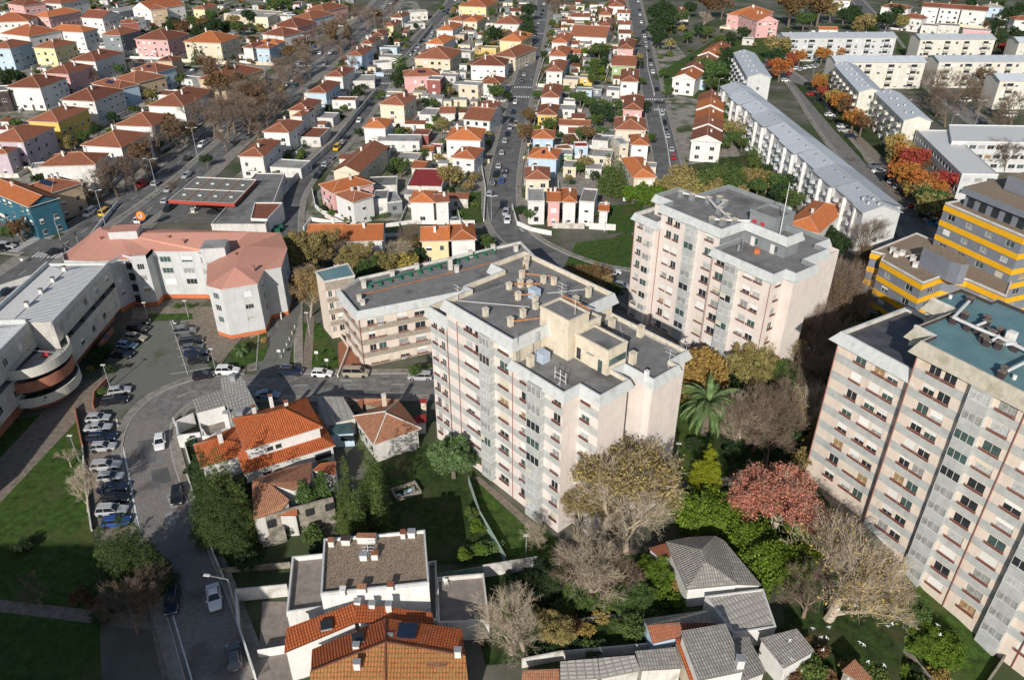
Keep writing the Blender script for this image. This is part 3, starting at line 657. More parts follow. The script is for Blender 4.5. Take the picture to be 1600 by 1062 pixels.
def antenna(par,x,y,z,h=3.0,arms=3,name='antenna'):
    mb=MB(); mb.tube((x,y,z),(x,y,z+h),0.05,0.035,M['wpipe'],5)
    for k in range(arms):
        zz=z+h-0.2-0.55*k; L=0.9-0.12*k; mb.tube((x-L,y,zz),(x+L,y,zz),0.03,0.03,M['wpipe'],4)
        for e in (-L,-L/2,0.0,L/2,L): mb.tube((x+e,y-0.25,zz),(x+e,y+0.25,zz),0.018,0.018,M['wpipe'],3)
    mb.build(name,par)
mb=MB()
for e in (-1.0,0,1.0): mb.tube((20.3+e,1.3,25.0 if e else 24.4),(20.3+e,1.3,26.8),0.055,0.055,M['wpipe'],5)
for zz in (25.4,26.1): mb.tube((19.3,1.3,zz),(21.3,1.3,zz),0.05,0.05,M['wpipe'],5)
mb.tube((19.8,0.8,24),(20.3,1.3,24.8),0.04,0.04,M['wpipe'],4); mb.tube((20.8,0.8,24),(20.3,1.3,24.8),0.04,0.04,M['wpipe'],4); mb.build('antenna_mast',T1)
antenna(T1,10.0,11.5,27.6,4.5,4); antenna(T1,-2.2,2.0,27.6,2.6,3); antenna(T1,27.2,15.2,24.3,3.2,2); antenna(T1,15.6,8.5,30.4,2.4,1)
mb=MB(); mb.b2(26.9,27.1,10.75,10.95,-0.5,25,M['white']); mb.box((27.0,10.75,24.6),(0.5,0.5,2.6),M['white']); mb.build('duct',T1)
mb=MB(); mb.b2(25.7,25.85,8.2,8.55,-0.5,23,M['dbrown']); mb.b2(12.37-9.9-2.47,12.37-9.9-2.35,-0.09,0,0,25.8,M['pipe']) ; mb.build('downpipe',T1)
mb=MB(); mb.tube((12.45,-0.1,0),(12.45,-0.1,23.7),0.06,0.06,M['pipe'],5); mb.tube((-2.55,-0.1,0),(-2.55,-0.1,23),0.06,0.06,M['pipe'],5); mb.build('downpipe',T1)
# ---------------------------------------------------------------- rear tower
T2=root('apartment_tower',G(986,490),math.radians(-54),'pale pink tower behind the central one with dark grey lift house and cross-shaped white ducts','apartment tower')
R2H=rowlist(24.35,2.88,9);R2L=R2H[1:]
mw=MB()
facade(T2,mw,(-0.3,-1),(5.7,-1),zb,22.3,R2L,[(1.0,2.3)],W,W)
facade(T2,mw,(5.7,0),(20.5,0),zb,25.6,R2H,[(1.6,3.0),(3.6,5.0),(11.5,13.4)],W,W)
facade(T2,mw,(20.5,-1.5),(33.8,-1.5),zb,22.3,R2L,[(1.0,3.0),(7.5,9.2),(9.7,11.4)],W,W)
facade(T2,mw,(33.8,-1.5),(33.8,1.9),zb,22.3,R2L,[(1.2,2.4)],W,W)
for a,b,z in [((5.7,-1),(5.7,0),22.3),((20.5,0),(20.5,-1.5),22.3),((33.8,1.9),(35.8,1.9),22.3),((35.8,1.9),(35.8,7.5),22.3),((35.8,7.5),(33,7.5),22.3),((33,7.5),(33,19),22.3),((33,19),(-0.3,19),22.3),((-0.3,19),(-0.3,-1),22.3),
   ((20.5,0),(20.5,6.6),25.6),((20.5,6.6),(29.8,6.6),25.6),((29.8,6.6),(29.8,10.5),25.6),((29.8,10.5),(21,10.5),25.6),((21,10.5),(21,19),25.6),((6,19),(6,9.5),25.6),((6,9.5),(1,9.5),25.6),((1,9.5),(1,3),25.6),((1,3),(5.7,3),25.6),((5.7,3),(5.7,0),25.6)]:
    z_=22.3 if z>24 else zb
    mw.poly([(*a,z_),(*b,z_),(*b,z),(*a,z)],M['grey'] if (z>24 and a[0]>20) else W)
mw.build('wall',T2)
bay(T2,(-0.3,-1),(5.7,-1),3.6,5.4,1,22.3,R2L,0.9,'tpink',1.4,2); bay(T2,(5.7,0),(20.5,0),7.2,9.6,1,25.6,R2H,1.0,'tband',1.4,2); bay(T2,(20.5,-1.5),(33.8,-1.5),3.7,6.2,1,22.3,R2L,1.0,'tband',1.4,2)
fascia(T2,[(-0.3,-1),(5.6,-1),(5.6,6),(-0.3,6)],22.1,23.5,22.7,inner='white2')
fascia(T2,[(20.62,-1.5),(33.8,-1.5),(33.8,1.9),(35.8,1.9),(35.8,7.5),(33,7.5),(33,14.8),(30.4,14.8),(30.4,19),(20.62,19)],22.1,23.6,22.8,inner='grey')
fascia(T2,[(1,3),(5.7,3),(5.7,0),(20.5,0),(20.5,6.6),(29.8,6.6),(29.8,10.5),(21,10.5),(21,19),(6,19),(6,9.5),(1,9.5)],25.4,26.9,26.1,inner='grey')
mb=MB(); mb.b2(20.8,26.5,7.2,12.5,25.5,28.6,M['grey'],M['felt']); mb.build('lift_house',T2)
fascia(T2,[(20.8,7.2),(26.5,7.2),(26.5,12.5),(20.8,12.5)],28.602,29.2,28.7,0.1,0.1,0.3,'grey','grey')
mb=MB()
for x in (21.6,23.4): mb.b2(x,x+0.9,7.13,7.2,26.9,27.5,M['curtr'])
mb.build('louvre',T2)
mb=MB()
for a,b in [((3.5,7.5,27.0),(9,9.5,27.0)),((9,9.5,27.0),(12.5,7.5,27.0)),((12.5,7.5,27.0),(19.2,4.6,27.0)),((12,10.8,27.0),(13.2,7.0,27.0)),((19.2,4.6,27.0),(16.2,1.6,27.0)),((9,9.5,27.0),(14,6.5,27.0)),((19.2,4.6,27.0),(21.2,7,27.0))]: mb.tube(a,b,0.22,0.22,M['wpipe'],6)
mb.build('duct',T2)
for x,y in ((3.5,7.5),(6,8),(9,9.4),(12,10.6),(14,6.8),(17,5.5),(16.5,2.0),(18.2,3.0),(10,11.5),(19.4,4.8)): vent(T2,x,y,26.1,0.9,0.9,1.1,'grey')
mb=MB(); mb.tube((25.5,4.6,22.6),(25.5,4.6,23.5),0.6,0.6,M['obrick'],10); mb.build('water_tank',T2)
mb=MB(); mb.tube((23.2,3.2,22.6),(23.2,3.2,25.5),0.05,0.05,M['metal'],5); mb.tube((22.9,2.6,22.6),(22.9,2.6,24),0.25,0.25,M['grey'],6); mb.build('antenna',T2)
mb=MB(); mb.tube((27.5,7.6,25.7),(27.5,7.6,36.0),0.12,0.06,M['wpipe'],6); mb.build('mast',T2)
for x in (22.4,26.8): mb=MB(); mb.b2(x,x+0.9,6.5,6.59,22.7,24.5,M['white']); mb.b2(x+1.0,x+1.5,6.5,6.59,23.3,24.4,M['glassg']); mb.build('roof_door',T2)
mb=MB()
for x,y in ((-0.2,-1.08),(5.78,-0.1),(20.4,-0.12),(20.75,-1.6),(33.7,-1.6)): mb.tube((x,y,0),(x,y,21.5),0.07,0.07,M['pipe'],5)
mb.build('downpipe',T2)
# ---------------------------------------------------------------- right-hand tower
T3=root('apartment_tower',T3O,T3A,'tallest grey-banded peach tower at the right edge with a teal roof','apartment tower')
R3H=rowlist(28.75,2.95,10)+[28.75-2.95*10]; R3L=rowlist(24.1,2.95,8)
Wp=M['peach']; mw=MB(); zf=-6.5
facade(T3,mw,(-11.8,0.8),(-0.03,0.8),-0.5,25.4,[24.1-2.95*i-0.0 for i in range(8)],[(3.2,4.9),(6.2,7.9),(8.3,10.0)],Wp,B,rail='rail2',sh=0.6)
R3=[28.6-2.95*i for i in range(11)]
facade(T3,mw,(0,0),(13.9,0),zf,29.95,R3,[(1.9,3.5),(3.9,5.6),(10.9,13.1)],Wp,B,rail='rail2',sh=0.6)
facade(T3,mw,(13.9,0),(46,0),zf,29.95,R3,[(1.6,3.8),(9.4,11.4),(12.2,14.2),(17,19),(23,25)],Wp,B,rail='rail2',sh=0.6)
for a,b,z in [((-11.8,15),(-11.8,0.8),25.4),((-7,15),(-11.8,15),25.4),((-0.0,0.8),(0,0),29.3),((0,17),(0,0.8),29.95)]: mw.poly([(*a,-0.5),(*b,-0.5),(*b,z),(*a,z)],Wp)
mw.prism([(0.2,1.2),(46,1.2),(46,19),(-6.5,19),(-6.5,11.2),(-3,11.2),(0,11.2)],22,29,Wp,sides=True,cap=False)
mw.build('wall',T3)
bay(T3,(0,0),(13.9,0),7.7,10.3,-3.0,29.9,R3,0.75,'tband',1.4,3); bay(T3,(13.9,0),(46,0),5.2,7.9,-5,29.9,R3,0.75,'tband',1.4,3); bay(T3,(13.9,0),(46,0),20,22.6,-5,29.9,R3,0.75,'tband',1.4,3)
fascia(T3,[(-11.8,0.8),(-0.3,0.8),(-0.3,11),(-3.2,11),(-3.2,15),(-7.6,15),(-7.6,15.4),(-11.8,15.4)],25.2,26.7,26.0,1.0,0.0,0.25,roof='felt2',inner='white2')
fascia(T3,[(0,0),(46,0),(46,19),(-1.8,19),(-1.8,17.6),(-6.3,17.6),(-6.3,11.4),(-2.6,11.4),(-2.6,2.7),(0,2.7)],29.8,31.6,31.1,0.9,0.1,0.25,m='tfascia2',roof='tealroof',inner='dbrown')
mb=MB()
for (a,b,c) in [((-3.2,11.2,31.7),(-6.6,11.2,31.7),(-6.6,11.2,28.0)),((-3.2,11.2,31.7),(-6.6,11.2,28.0),(-4.0,10.2,30.2)),((0.2,2.4,31.7),(-3.0,2.6,31.7),(-3.0,2.6,28.5)),((0.2,2.4,31.7),(-3.0,2.6,28.5),(-1.0,1.4,29.8))]:
    mb.poly([a,b,c],M['white2']); mb.poly([(p[0]+0.05,p[1]+0.25,p[2]) for p in (a,b,c)],M['white2'])
mb.build('corner_fascia',T3)
dk=[(-1.9,15.2,32.0),(-2.2,9.4,32.0),(1.6,9.0,32.0),(4.9,9.3,32.0),(7.0,9.9,32.0),(10,9.4,32.0),(14,9.0,32)]
h3=lambda px,py,z: T3.matrix_world.inverted()@G(px,py,z)
def t3p(px,py,z):
    p=G(px,py,z)-T3O; c,s=math.cos(T3A),math.sin(T3A); return (p.x*c+p.y*s,-p.x*s+p.y*c,z)
q4=lambda x,y,z=32.1:t3p(1440+x/6.64,440+y/6.64,z)
mb=MB(); pts=[q4(490,205),(q4(330,370)),q4(570,480),q4(740,550),q4(830,590),q4(960,650),q4(1060,700),q4(1200,770)]
for a,b in zip(pts,pts[1:]): mb.tube(a,b,0.22,0.22,M['wpipe'],8)
for a,b in ((q4(560,460),q4(660,420)),(q4(720,620),q4(800,560)),(q4(860,650),q4(980,640)),(q4(880,930),q4(1062,840)),(q4(1062,840),q4(1300,720))): mb.tube(a,b,0.2,0.2,M['wpipe'],8)
mb.build('duct',T3)
for x,y in ((500,190),(450,350),(330,400),(480,470),(580,505),(680,385),(670,430),(730,540),(815,520),(640,590),(680,630),(800,610),(800,660),(860,920),(830,960),(970,685)):
    p=q4(x,y,31.6); vent(T3,p[0],p[1],31.1,0.7,0.7,0.8,'dbrown','path')
p=q4(920,590,31.8); mb=MB(); mb.box((p[0],p[1],32.0),(1.0,0.9,1.6),M['white']); mb.build('water_tank',T3)
for x,y in ((295,165),(960,1000)): p=q4(x,y,31.2); mb=MB(); mb.tube((p[0],p[1],31.1),(p[0],p[1],31.6),0.25,0.25,M['white'],8); mb.build('roof_drain',T3)
mb=MB()
for x,y in ((-11.7,0.68),(0.08,-0.12),(13.95,-0.12),(23.9,-0.12)): mb.tube((x,y,zf+1 if x>1 else 0),(x,y,29.2 if x>-1 else 24.4),0.08,0.08,M['pipe'],5)
mb.build('downpipe',T3)
# ---------------------------------------------------------------- pink low block behind the central tower
B4=root('apartment_block',G(569,574),math.radians(23),'low four-storey pink block with brown bands and a long dark flat roof','apartment block')
mw=MB(); R4r=[9.75-2.85*i for i in range(4)]
facade(B4,mw,(0,0),(14.5,0),-0.3,11,R4r,[(1.6,2.9),(3.4,4.9),(7.4,9.3),(10.8,12.9)],M['peach'],M['bband'],rail='rail2',sh=0.5)
facade(B4,mw,(14.5,0),(40,0),-0.3,11,R4r,[(1.2,2.9),(3.4,5.0),(8,9.6),(11,13),(16,18),(20,22)],M['peach'],M['bband'],rail='rail2',sh=0.5)
facade(B4,mw,(-1.2,9.8),(0,0),-0.3,11,R4r,[(2.0,3.4),(6.5,7.5)],M['peach'],M['bband'],rail='rail2')
for a,b in [((40,0),(40.5,17)),((40.5,17),(3.8,14)),((3.8,14),(-1.2,9.8))]: mw.poly([(*a,-0.3),(*b,-0.3),(*b,11),(*a,11)],M['peach'])
mw.build('wall',B4)
fascia(B4,[(0,0),(40,0),(40.5,17.2),(3.5,13.6),(-1.2,9.8)],10.9,12.5,11.9,0.6,0.1,inner='white2')
mw=MB(); R4s=[10.2-2.7*i for i in range(4)]
facade(B4,mw,(-3.4,13.2),(2.6,13.4),-0.3,12.9,R4s,[(0.4,1.2),(1.8,3.0)],M['peach'],M['bband'],rail=None,sh=0.1)
facade(B4,mw,(-4.2,18.2),(-3.4,13.2),-0.3,12.9,R4s,[(3.4,4.2)],M['peach'],M['peach'],rail=None,sh=0)
mw.prism([(2.6,13.4),(2.6,19.4),(-4.2,18.2)],-0.3,12.9,M['peach'],cap=False); mw.build('stair_tower_wall',B4)
fascia(B4,[(-3.4,13.2),(2.6,13.4),(2.6,19.4),(-4.2,18.2)],12.9,13.3,13.1,0.12,0.12,0.2,'white2',roof='tealroof',name='coping')
mb=MB(); a=Vector((4.6,9.4,12.9)); b=Vector((33,14.9,12.9)); mb.tube(a,b,0.12,0.12,M['gpipe'],6)
for k in range(14): c=a+(b-a)*(k/13); mb.box((c.x,c.y-0.3,12.4),(0.5,0.9,0.35),M['gpipe']); mb.box((c.x,c.y,12.3),(0.12,0.12,0.8),M['gpipe'])
mb.build('cable_tray',B4)
mb=MB(); mb.box((20,9.2,12.0),(38,0.32,0.1),M['rust'],math.radians(7)); mb.build('expansion_strip',B4)
for x,y,h in ((3.6,10,1.3),(10,12.2,1.3),(15.5,13.2,1.4),(22,11,2.4),(22.8,9.4,1.3),(28,15.2,1.3),(33.5,16,1.3),(1.5,5.0,1.0),(1.7,3.2,0.8),(38,14,1.3)): vent(B4,x,y,11.9,0.8,0.8,h,'white2')
mb=MB()
for x in (0.05,14.5): mb.tube((x,-0.1,0),(x,-0.1,10.9),0.08,0.08,M['pipe'],5)
mb.build('downpipe',B4)
# ---------------------------------------------------------------- generic boxes
def lowbuilding(name,P,h,wall,roof,label,cat,par=0.35,group=None,wins=None,rows=None,z0=-0.2,**kw):
    """flat-roofed building over a world polygon (counter-clockwise)"""
    o=Vector(P[0]); r=root(name,(o.x,o.y,0),0,label,cat,group)
    pl=[(p[0]-o.x,p[1]-o.y) for p in P]
    ar=sum(a[0]*b[1]-b[0]*a[1] for a,b in zip(pl,pl[1:]+pl[:1]))
    if ar<0: pl=[pl[0]]+pl[1:][::-1]
    mb=MB(); n=len(pl)
    for i in range(n):
        a,b=pl[i],pl[(i+1)%n]; L=(Vector(b)-Vector(a)).length; d=(Vector(b)-Vector(a)).normalized(); out=Vector((d.y,-d.x)); mid=(Vector(a)+Vector(b))/2+o.xy
        if wins and L>2.5 and out.dot(-mid)>0:
            sp=wins[0]; ww=wins[1]; k=max(1,int((L-0.8)/sp)); ws=[((L/k)*(j+0.5)-ww/2,(L/k)*(j+0.5)+ww/2) for j in range(k)]
            facade(r,mb,a,b,z0,h,rows or [h-1.6-2.9*j for j in range(max(1,int(h/2.9)))],ws,M[wall],M[kw.get('band',wall)],rail=kw.get('rail'),sh=kw.get('sh',0.3),wh=kw.get('wh',1.3),ph=1.5,frame=kw.get('frame','alu'))
        else: mb.poly([(*a,z0),(*b,z0),(*b,h),(*a,h)],M[wall])
    mb.build('wall',r)
    fascia(r,pl,h-0.004,h+par,h+0.04,0.05,0.03,0.22,kw.get('cop',wall),inner=wall,roof=roof,name='coping')
    for p in pl: occ((p[0]+o.x,p[1]+o.y),2)
    c=sum((Vector(p) for p in pl),Vector((0,0)))/n+o.xy; occ(c,math.sqrt(abs(ar)/2)/1.9)
    return r
def pxP(pts,z): return [G(*p,z).xy for p in pts]
def slabhouse(name,quads,wall,roofs,label,cat,group=None,th=0.18,base=0.0,ov=0.25,ridges=True):
    """quads: list of 4 photo corners (px,py,z) each, one roof slope per quad; walls drop from each slope"""
    Q=[[G(*c) for c in q_] for q_ in quads]; o=Q[0][0].copy(); o.z=0
    r=root(name,o,0,label,cat,group)
    for k,q_ in enumerate(Q):
        q_=[p-o for p in q_]; c=sum(q_,Vector())/4
        w_=[p+(c-p)*(ov/max(1,(c-p).length)) for p in q_]
        mb=MB()
        for i in range(4):
            a,b=w_[i],w_[(i+1)%4]; mb.poly([(a.x,a.y,base),(b.x,b.y,base),(b.x,b.y,b.z-th),(a.x,a.y,a.z-th)],M[wall])
        mb.build('wall',r)
        mb=MB(); up=Vector((0,0,th)); rf=M[roofs[k] if isinstance(roofs,(list,tuple)) else roofs]
        mb.tri2(q_,rf); mb.tri2([p-up for p in q_],rf)
        for i in range(4): a,b=q_[i],q_[(i+1)%4]; mb.poly([a-up,b-up,b,a],rf)
        mb.build('roof',r)
    return r
def addwin(par,a,b,z,s,w=1.0,h=1.2,n=2,frame='alu',g='glass',rail=None,sh=0):
    """window on the wall line a->b (world xy, outside on the right) at distance s"""
    o=par.location; a=Vector(a[:2])-o.xy; b=Vector(b[:2])-o.xy; d=(b-a).normalized(); no=Vector((d.y,-d.x)); p=a+d*s+no*0.03
    return window(par,p.x,p.y,z,w,h,math.atan2(d.y,d.x),n,rail,sh,frame,g)
# ---------------------------------------------------------------- salmon-roofed flats (L plan)
r5=lambda x,y,z:G(240+x/4.829,340+y/4.829,z).xy
def ell(): pass
B5=root('apartment_block',(-80,152,0),0,'grey-white four-storey flats with a salmon tiled roof and orange brick base','apartment block')
O5=Vector((-80,152))
def L5(P): return [(p[0]-O5.x,p[1]-O5.y) for p in P]
mw=MB(); R5=[9.6,6.9,4.2,1.75]; 
def f5(a,b,wins,rows=R5,top=11.3,sh=0.4): 
    a=Vector(a)-O5; b=Vector(b)-O5
    d=(b-a).normalized()
    facade(B5,mw,a,b,1.0,top,rows,wins,M['w4'],M['w4'],wh=1.35,ph=1.5,rail=None,sh=sh,n=3)
    mw.poly([(a.x,a.y,-0.2),(b.x,b.y,-0.2),(b.x,b.y,1.0),(a.x,a.y,1.0)],M['obrick'])
f5((-85.2,146.4),(-83.6,150.0),[(1.4,2.4)])
f5((-83.6,150.0),(-81.4,150.0),[(0.5,1.7)],sh=0); f5((-81.4,150.0),(-81.4,149.0),[]); 
f5((-81.4,149.0),(-78.4,149.6),[(0.9,2.3)]); f5((-78.4,149.6),(-78.4,153),[])
f5((-78.4,153),(-68.6,153.0),[(1.2,3.6),(5.9,8.3)]); f5((-68.6,153),(-66.6,151.6),[(0.6,1.9)]); f5((-66.6,151.6),(-65.2,148.2),[]); f5((-65.2,148.2),(-63.6,146.6),[(0.4,1.4)])
f5((-63.6,146.6),(-60.9,136.8),[(3.6,4.8),(6.9,8.0)]); f5((-60.9,136.8),(-57.6,135.1),[(1.1,2.6)]); f5((-57.6,135.1),(-51.2,137.6),[(3.9,5.5)]); 
f5((-51.2,137.6),(-51.6,143.6),[(3.2,4.6)]); f5((-51.6,143.6),(-48.4,145.2),[]); f5((-48.4,145.2),(-49.5,154.5),[(2,3.4),(6,7.4)]); f5((-49.5,154.5),(-53,163),[])
f5((-53,163),(-96,166.5),[]); f5((-96,166.5),(-96.8,151),[]); f5((-96.8,151),(-94.4,147.2),[]); f5((-94.4,147.2),(-85.2,146.4),[])
mw.build('wall',B5)
def rp(pts,m='pinktile',name='roof',par=B5,o=O5,th=0.25):
    P=[Vector((p[0]-o.x,p[1]-o.y,p[2])) for p in pts]; mb=MB(); mb.tpoly(P,M[m]); n=len(P)
    for i in range(n): a,b=P[i],P[(i+1)%n]; mb.poly([a-Vector((0,0,th)),b-Vector((0,0,th)),b,a],M['w4'])
    mb.build(name,par)
e=11.6; rd=13.4
rp([(-94.4,147.0,e),(-81.2,148.8,e),(-78.3,152.8,e),(-68.5,152.9,e),(-62,151.5,e),(-59,159.2,rd),(-88,158.6,rd)])
rp([(-96.9,151,e),(-94.4,147.0,e),(-88,158.6,rd),(-93,162,rd-0.6),(-96,166.5,e)])
rp([(-96,166.5,e),(-93,162,rd-0.6),(-88,158.6,rd),(-59,159.2,rd),(-53,163,e)])
rp([(-59,159.2,rd),(-62,151.5,e),(-57,149,e+0.6),(-49.3,154.5,e),(-53,163,e)])
rp([(-64.2,146.4,e),(-61.0,136.6,e),(-57.5,134.9,e),(-56.4,141.4,rd),(-57.6,152,rd)])
rp([(-57.5,134.9,e),(-51.0,137.4,e),(-56.4,141.4,rd)]); rp([(-51.0,137.4,e),(-51.4,143.6,e),(-48.2,145.0,e),(-49.3,154.5,e),(-57.6,152,rd),(-56.4,141.4,rd)])
for (x,y,w_,d_,z_,hh,tp) in ((-86,158.6,6.0,4.2,12,2.6,'pinktile'),(-63.5,150.5,5.0,4.5,11,3.4,'flat')):
    mb=MB(); mb.box((x+80,y-152,z_+hh/2),(w_,d_,hh),M['w4'],math.radians(8),M[tp]); mb.build('lift_house',B5)
for x,y in ((-91,156.5),(-76,157),(-72,155),(-58.5,148),(-53,142)): vent(B5,x+80,y-152,12.4,0.5,0.5,0.9,'pinktile','pinktile','roof_vent')
mb=MB(); P5=[(-97,151),(-94.5,147),(-85.2,146.3)]
for a,b in zip([(-97,151),(-94.5,147),(-85,146.2),(-83.4,149.9),(-81.3,148.9),(-78.3,149.5)],[(-94.5,147),(-85,146.2),(-83.4,149.9),(-81.3,148.9),(-78.3,149.5),(-78.3,152.9)]):
    a=Vector(a)-O5;b=Vector(b)-O5; mb.hexa([(a.x,a.y,11.3),(b.x,b.y,11.3),(b.x,b.y+0.25,11.3),(a.x,a.y+0.25,11.3),(a.x,a.y,12.2),(b.x,b.y,12.2),(b.x,b.y+0.25,12.2),(a.x,a.y+0.25,12.2)],M['w4'])
mb.build('parapet',B5)
mb=MB(); mb.b2(-82.6+80,-82.5+80,-2.03,-1.96,0.3,10.8,M['dalu']); 
for k in range(4): mb.b2(-83.3+80,-82.2+80,-2.06,-2.0,0.6+2.7*k,2.4+2.7*k,M['glass'])
mb.build('stair_window',B5)
mb=MB(); mb.box((31.0,-3.4,1.2),(0.1,2.4,2.4),M['gdoor'],math.radians(-4)); mb.build('garage_door',B5)
# ---------------------------------------------------------------- white building with curved balcony
O6=Vector((-83.2,143.6)); B6=root('apartment_block',(O6.x,O6.y,0),math.radians(-88),'long white concrete block with ribbed metal roof and a curved balcony','apartment block')
mw=MB()
def f6(xa,xb,y,z0,z1,rows,xs,wall='concrete',sh=0.35,ww=1.3):   # street front, xs = window centres measured from the far end
    facade(B6,mw,(xb,y),(xa,y),z0,z1,rows,sorted((xb-x-ww/2,xb-x+ww/2) for x in xs),M[wall],M[wall],wh=1.35,ph=1.5,rail=None,sh=sh)
f6(0,24.5,0,9.0,13.3,[10.9],[2.4,7.4,12.4,17.4,22.3]); f6(0,24.5,0,3.0,7.8,[4.9],[2.4,7.4,12.5,17.4])
mw.b2(0.02,24.5,-1.6,-1.5,7.8,9.0,M['dbrown']); mw.poly([(0,0,9.0),(24.5,0,9.0),(24.5,-1.5,9.0),(0,-1.5,9.0)],M['dbrown']); mw.poly([(0,0,7.8),(24.5,0,7.8),(24.5,-1.5,7.8),(0,-1.5,7.8)],M['flat'])
for x in (0.02,4.8,9.6,14.4,19.2,24.0): mw.b2(x,x+0.3,-1.5,-0.05,7.8,9.0,M['dbrown'])
mw.b2(0.0,24.5,-2.4,-2.2,-0.2,3.0,M['terrred']); mw.poly([(0,0,3.0),(24.5,0,3.0),(24.5,-2.3,3.0),(0,-2.3,3.0)],M['concrete'])
mw.b2(5.5,12,-0.6,-0.2,-0.2,1.1,M['terrred'])
mw.poly([(0,0,3),(0,-12.5,3),(0,-12.5,13.3),(0,0,13.3)],M['concrete']); mw.poly([(0,-2.3,-0.2),(0,-12.5,-0.2),(0,-12.5,3),(0,-2.3,3)],M['concrete']); mw.poly([(0,-12.5,-0.2),(75,-12.5,-0.2),(75,-12.5,13.0),(0,-12.5,13.0)],M['concrete'])
mw.poly([(24.5,0,3),(24.5,-4,3),(24.5,-4,13.3),(24.5,0,13.3)],M['concrete'])
f6(24.5,76,-4.0,8.4,13.3,[11.0],[29,34,41,48,55,62,70]); f6(24.5,76,-4.0,2.8,7.2,[4.8],[34.3,39.5,48,55,62,70])
mw.b2(24.5,76,-5.6,-5.5,7.2,8.4,M['dbrown']); mw.poly([(24.5,-4,8.4),(76,-4,8.4),(76,-5.5,8.4),(24.5,-5.5,8.4)],M['dbrown']); mw.poly([(24.5,-4,7.2),(76,-4,7.2),(76,-5.5,7.2),(24.5,-5.5,7.2)],M['flat'])
mw.b2(24.5,76,-5.4,-5.2,-0.2,2.8,M['terrred']); mw.poly([(24.5,-4,2.8),(76,-4,2.8),(76,-5.3,2.8),(24.5,-5.3,2.8)],M['concrete'])
mw.build('wall',B6)
def r6(pts,m='wsheet',nm='roof'):
    mb=MB(); P=[Vector(p) for p in pts]; mb.tpoly(P,M[m]); mb.build(nm,B6)
r6([(24.5,-0.3,12.9),(0.3,-0.3,12.9),(4.5,-6.5,13.9),(24.5,-6.5,13.9)]); r6([(0.3,-12.2,12.9),(24.5,-12.2,12.9),(24.5,-6.5,13.9),(4.5,-6.5,13.9)]); r6([(0.3,-0.3,12.9),(0.3,-12.2,12.9),(4.5,-6.5,13.9)])
r6([(76,-4.3,13.2),(25,-4.3,13.2),(28,-8.5,13.9),(76,-8.5,13.9)]); r6([(25,-12.2,13.2),(76,-12.2,13.2),(76,-8.5,13.9),(28,-8.5,13.9)]); r6([(25,-4.3,13.2),(25,-12.2,13.2),(28,-8.5,13.9)])
mb=MB()
for x0,x1,y0,y1,zt in ((0,24.5,-0.3,0.01,13.4),(0,0.3,-12.2,-0.301,13.4),(-0.01,24.5,-12.6,-12.21,13.75),(24.5,24.85,-12.2,-4.31,14.1),(24.86,76,-4.3,-3.98,13.6)): mb.b2(x0,x1,y0,y1,12.4,zt,M['w4'])
mb.build('coping',B6)
mb=MB(); mb.b2(4.5,24.4,-6.56,-6.44,13.9,14.0,M['metal']); mb.build('ridge_cap',B6)
for x in (4.8,9.6,14.4,19.6): vent(B6,x,-6.5,13.85,0.6,0.6,0.9,'white','path','chimney')
cx,cy,rr=27.6,-4.0,7.2
def ringband(z0,z1,r_,m,name,cap=False,a0=-5,a1=172,th=0.25):
    mb=MB(); n=28; 
    for i in range(n):
        t0=math.radians(a0+(a1-a0)*i/n); t1=math.radians(a0+(a1-a0)*(i+1)/n)
        A=(cx+r_*math.cos(t0),cy+r_*0.95*math.sin(t0));Bp=(cx+r_*math.cos(t1),cy+r_*0.95*math.sin(t1))
        C=(cx+(r_-th)*math.cos(t0),cy+(r_-th)*0.95*math.sin(t0));Dp=(cx+(r_-th)*math.cos(t1),cy+(r_-th)*0.95*math.sin(t1))
        mb.poly([(*A,z0),(*Bp,z0),(*Bp,z1),(*A,z1)],M[m]); mb.poly([(*C,z0),(*Dp,z0),(*Dp,z1),(*C,z1)],M[m]); mb.poly([(*A,z1),(*Bp,z1),(*Dp,z1),(*C,z1)],M[m])
        if cap: mb.poly([(*C,z0+0.15),(*Dp,z0+0.15),(cx,cy,z0+0.15)],M[cap])
    mb.build(name,B6)
ringband(7.6,9.4,7.0,'w4c','balcony_parapet','flat'); ringband(6.6,7.6,5.6,'dbrown','balcony_recess'); ringband(4.6,6.6,6.6,'terrred','balcony_parapet','flat'); ringband(3.5,4.6,5.4,'dbrown','balcony_recess'); ringband(1.7,3.5,7.0,'w4c','balcony_parapet','flat'); ringband(-0.2,1.7,5.0,'terrred','base_wall')
mb=MB(); mb.tube((27.6,-4,9.5),(29,2.4,9.55),0.08,0.08,M['metal'],5); mb.tube((21.5,-3.4,9.5),(33.5,-3.6,9.5),0.08,0.08,M['metal'],5); mb.build('railing',B6)
mb=MB(); mb.box((27.0,-1.5,8.3),(1.2,0.9,0.6),M['curtr'],0.4); mb.build('planter',B6)
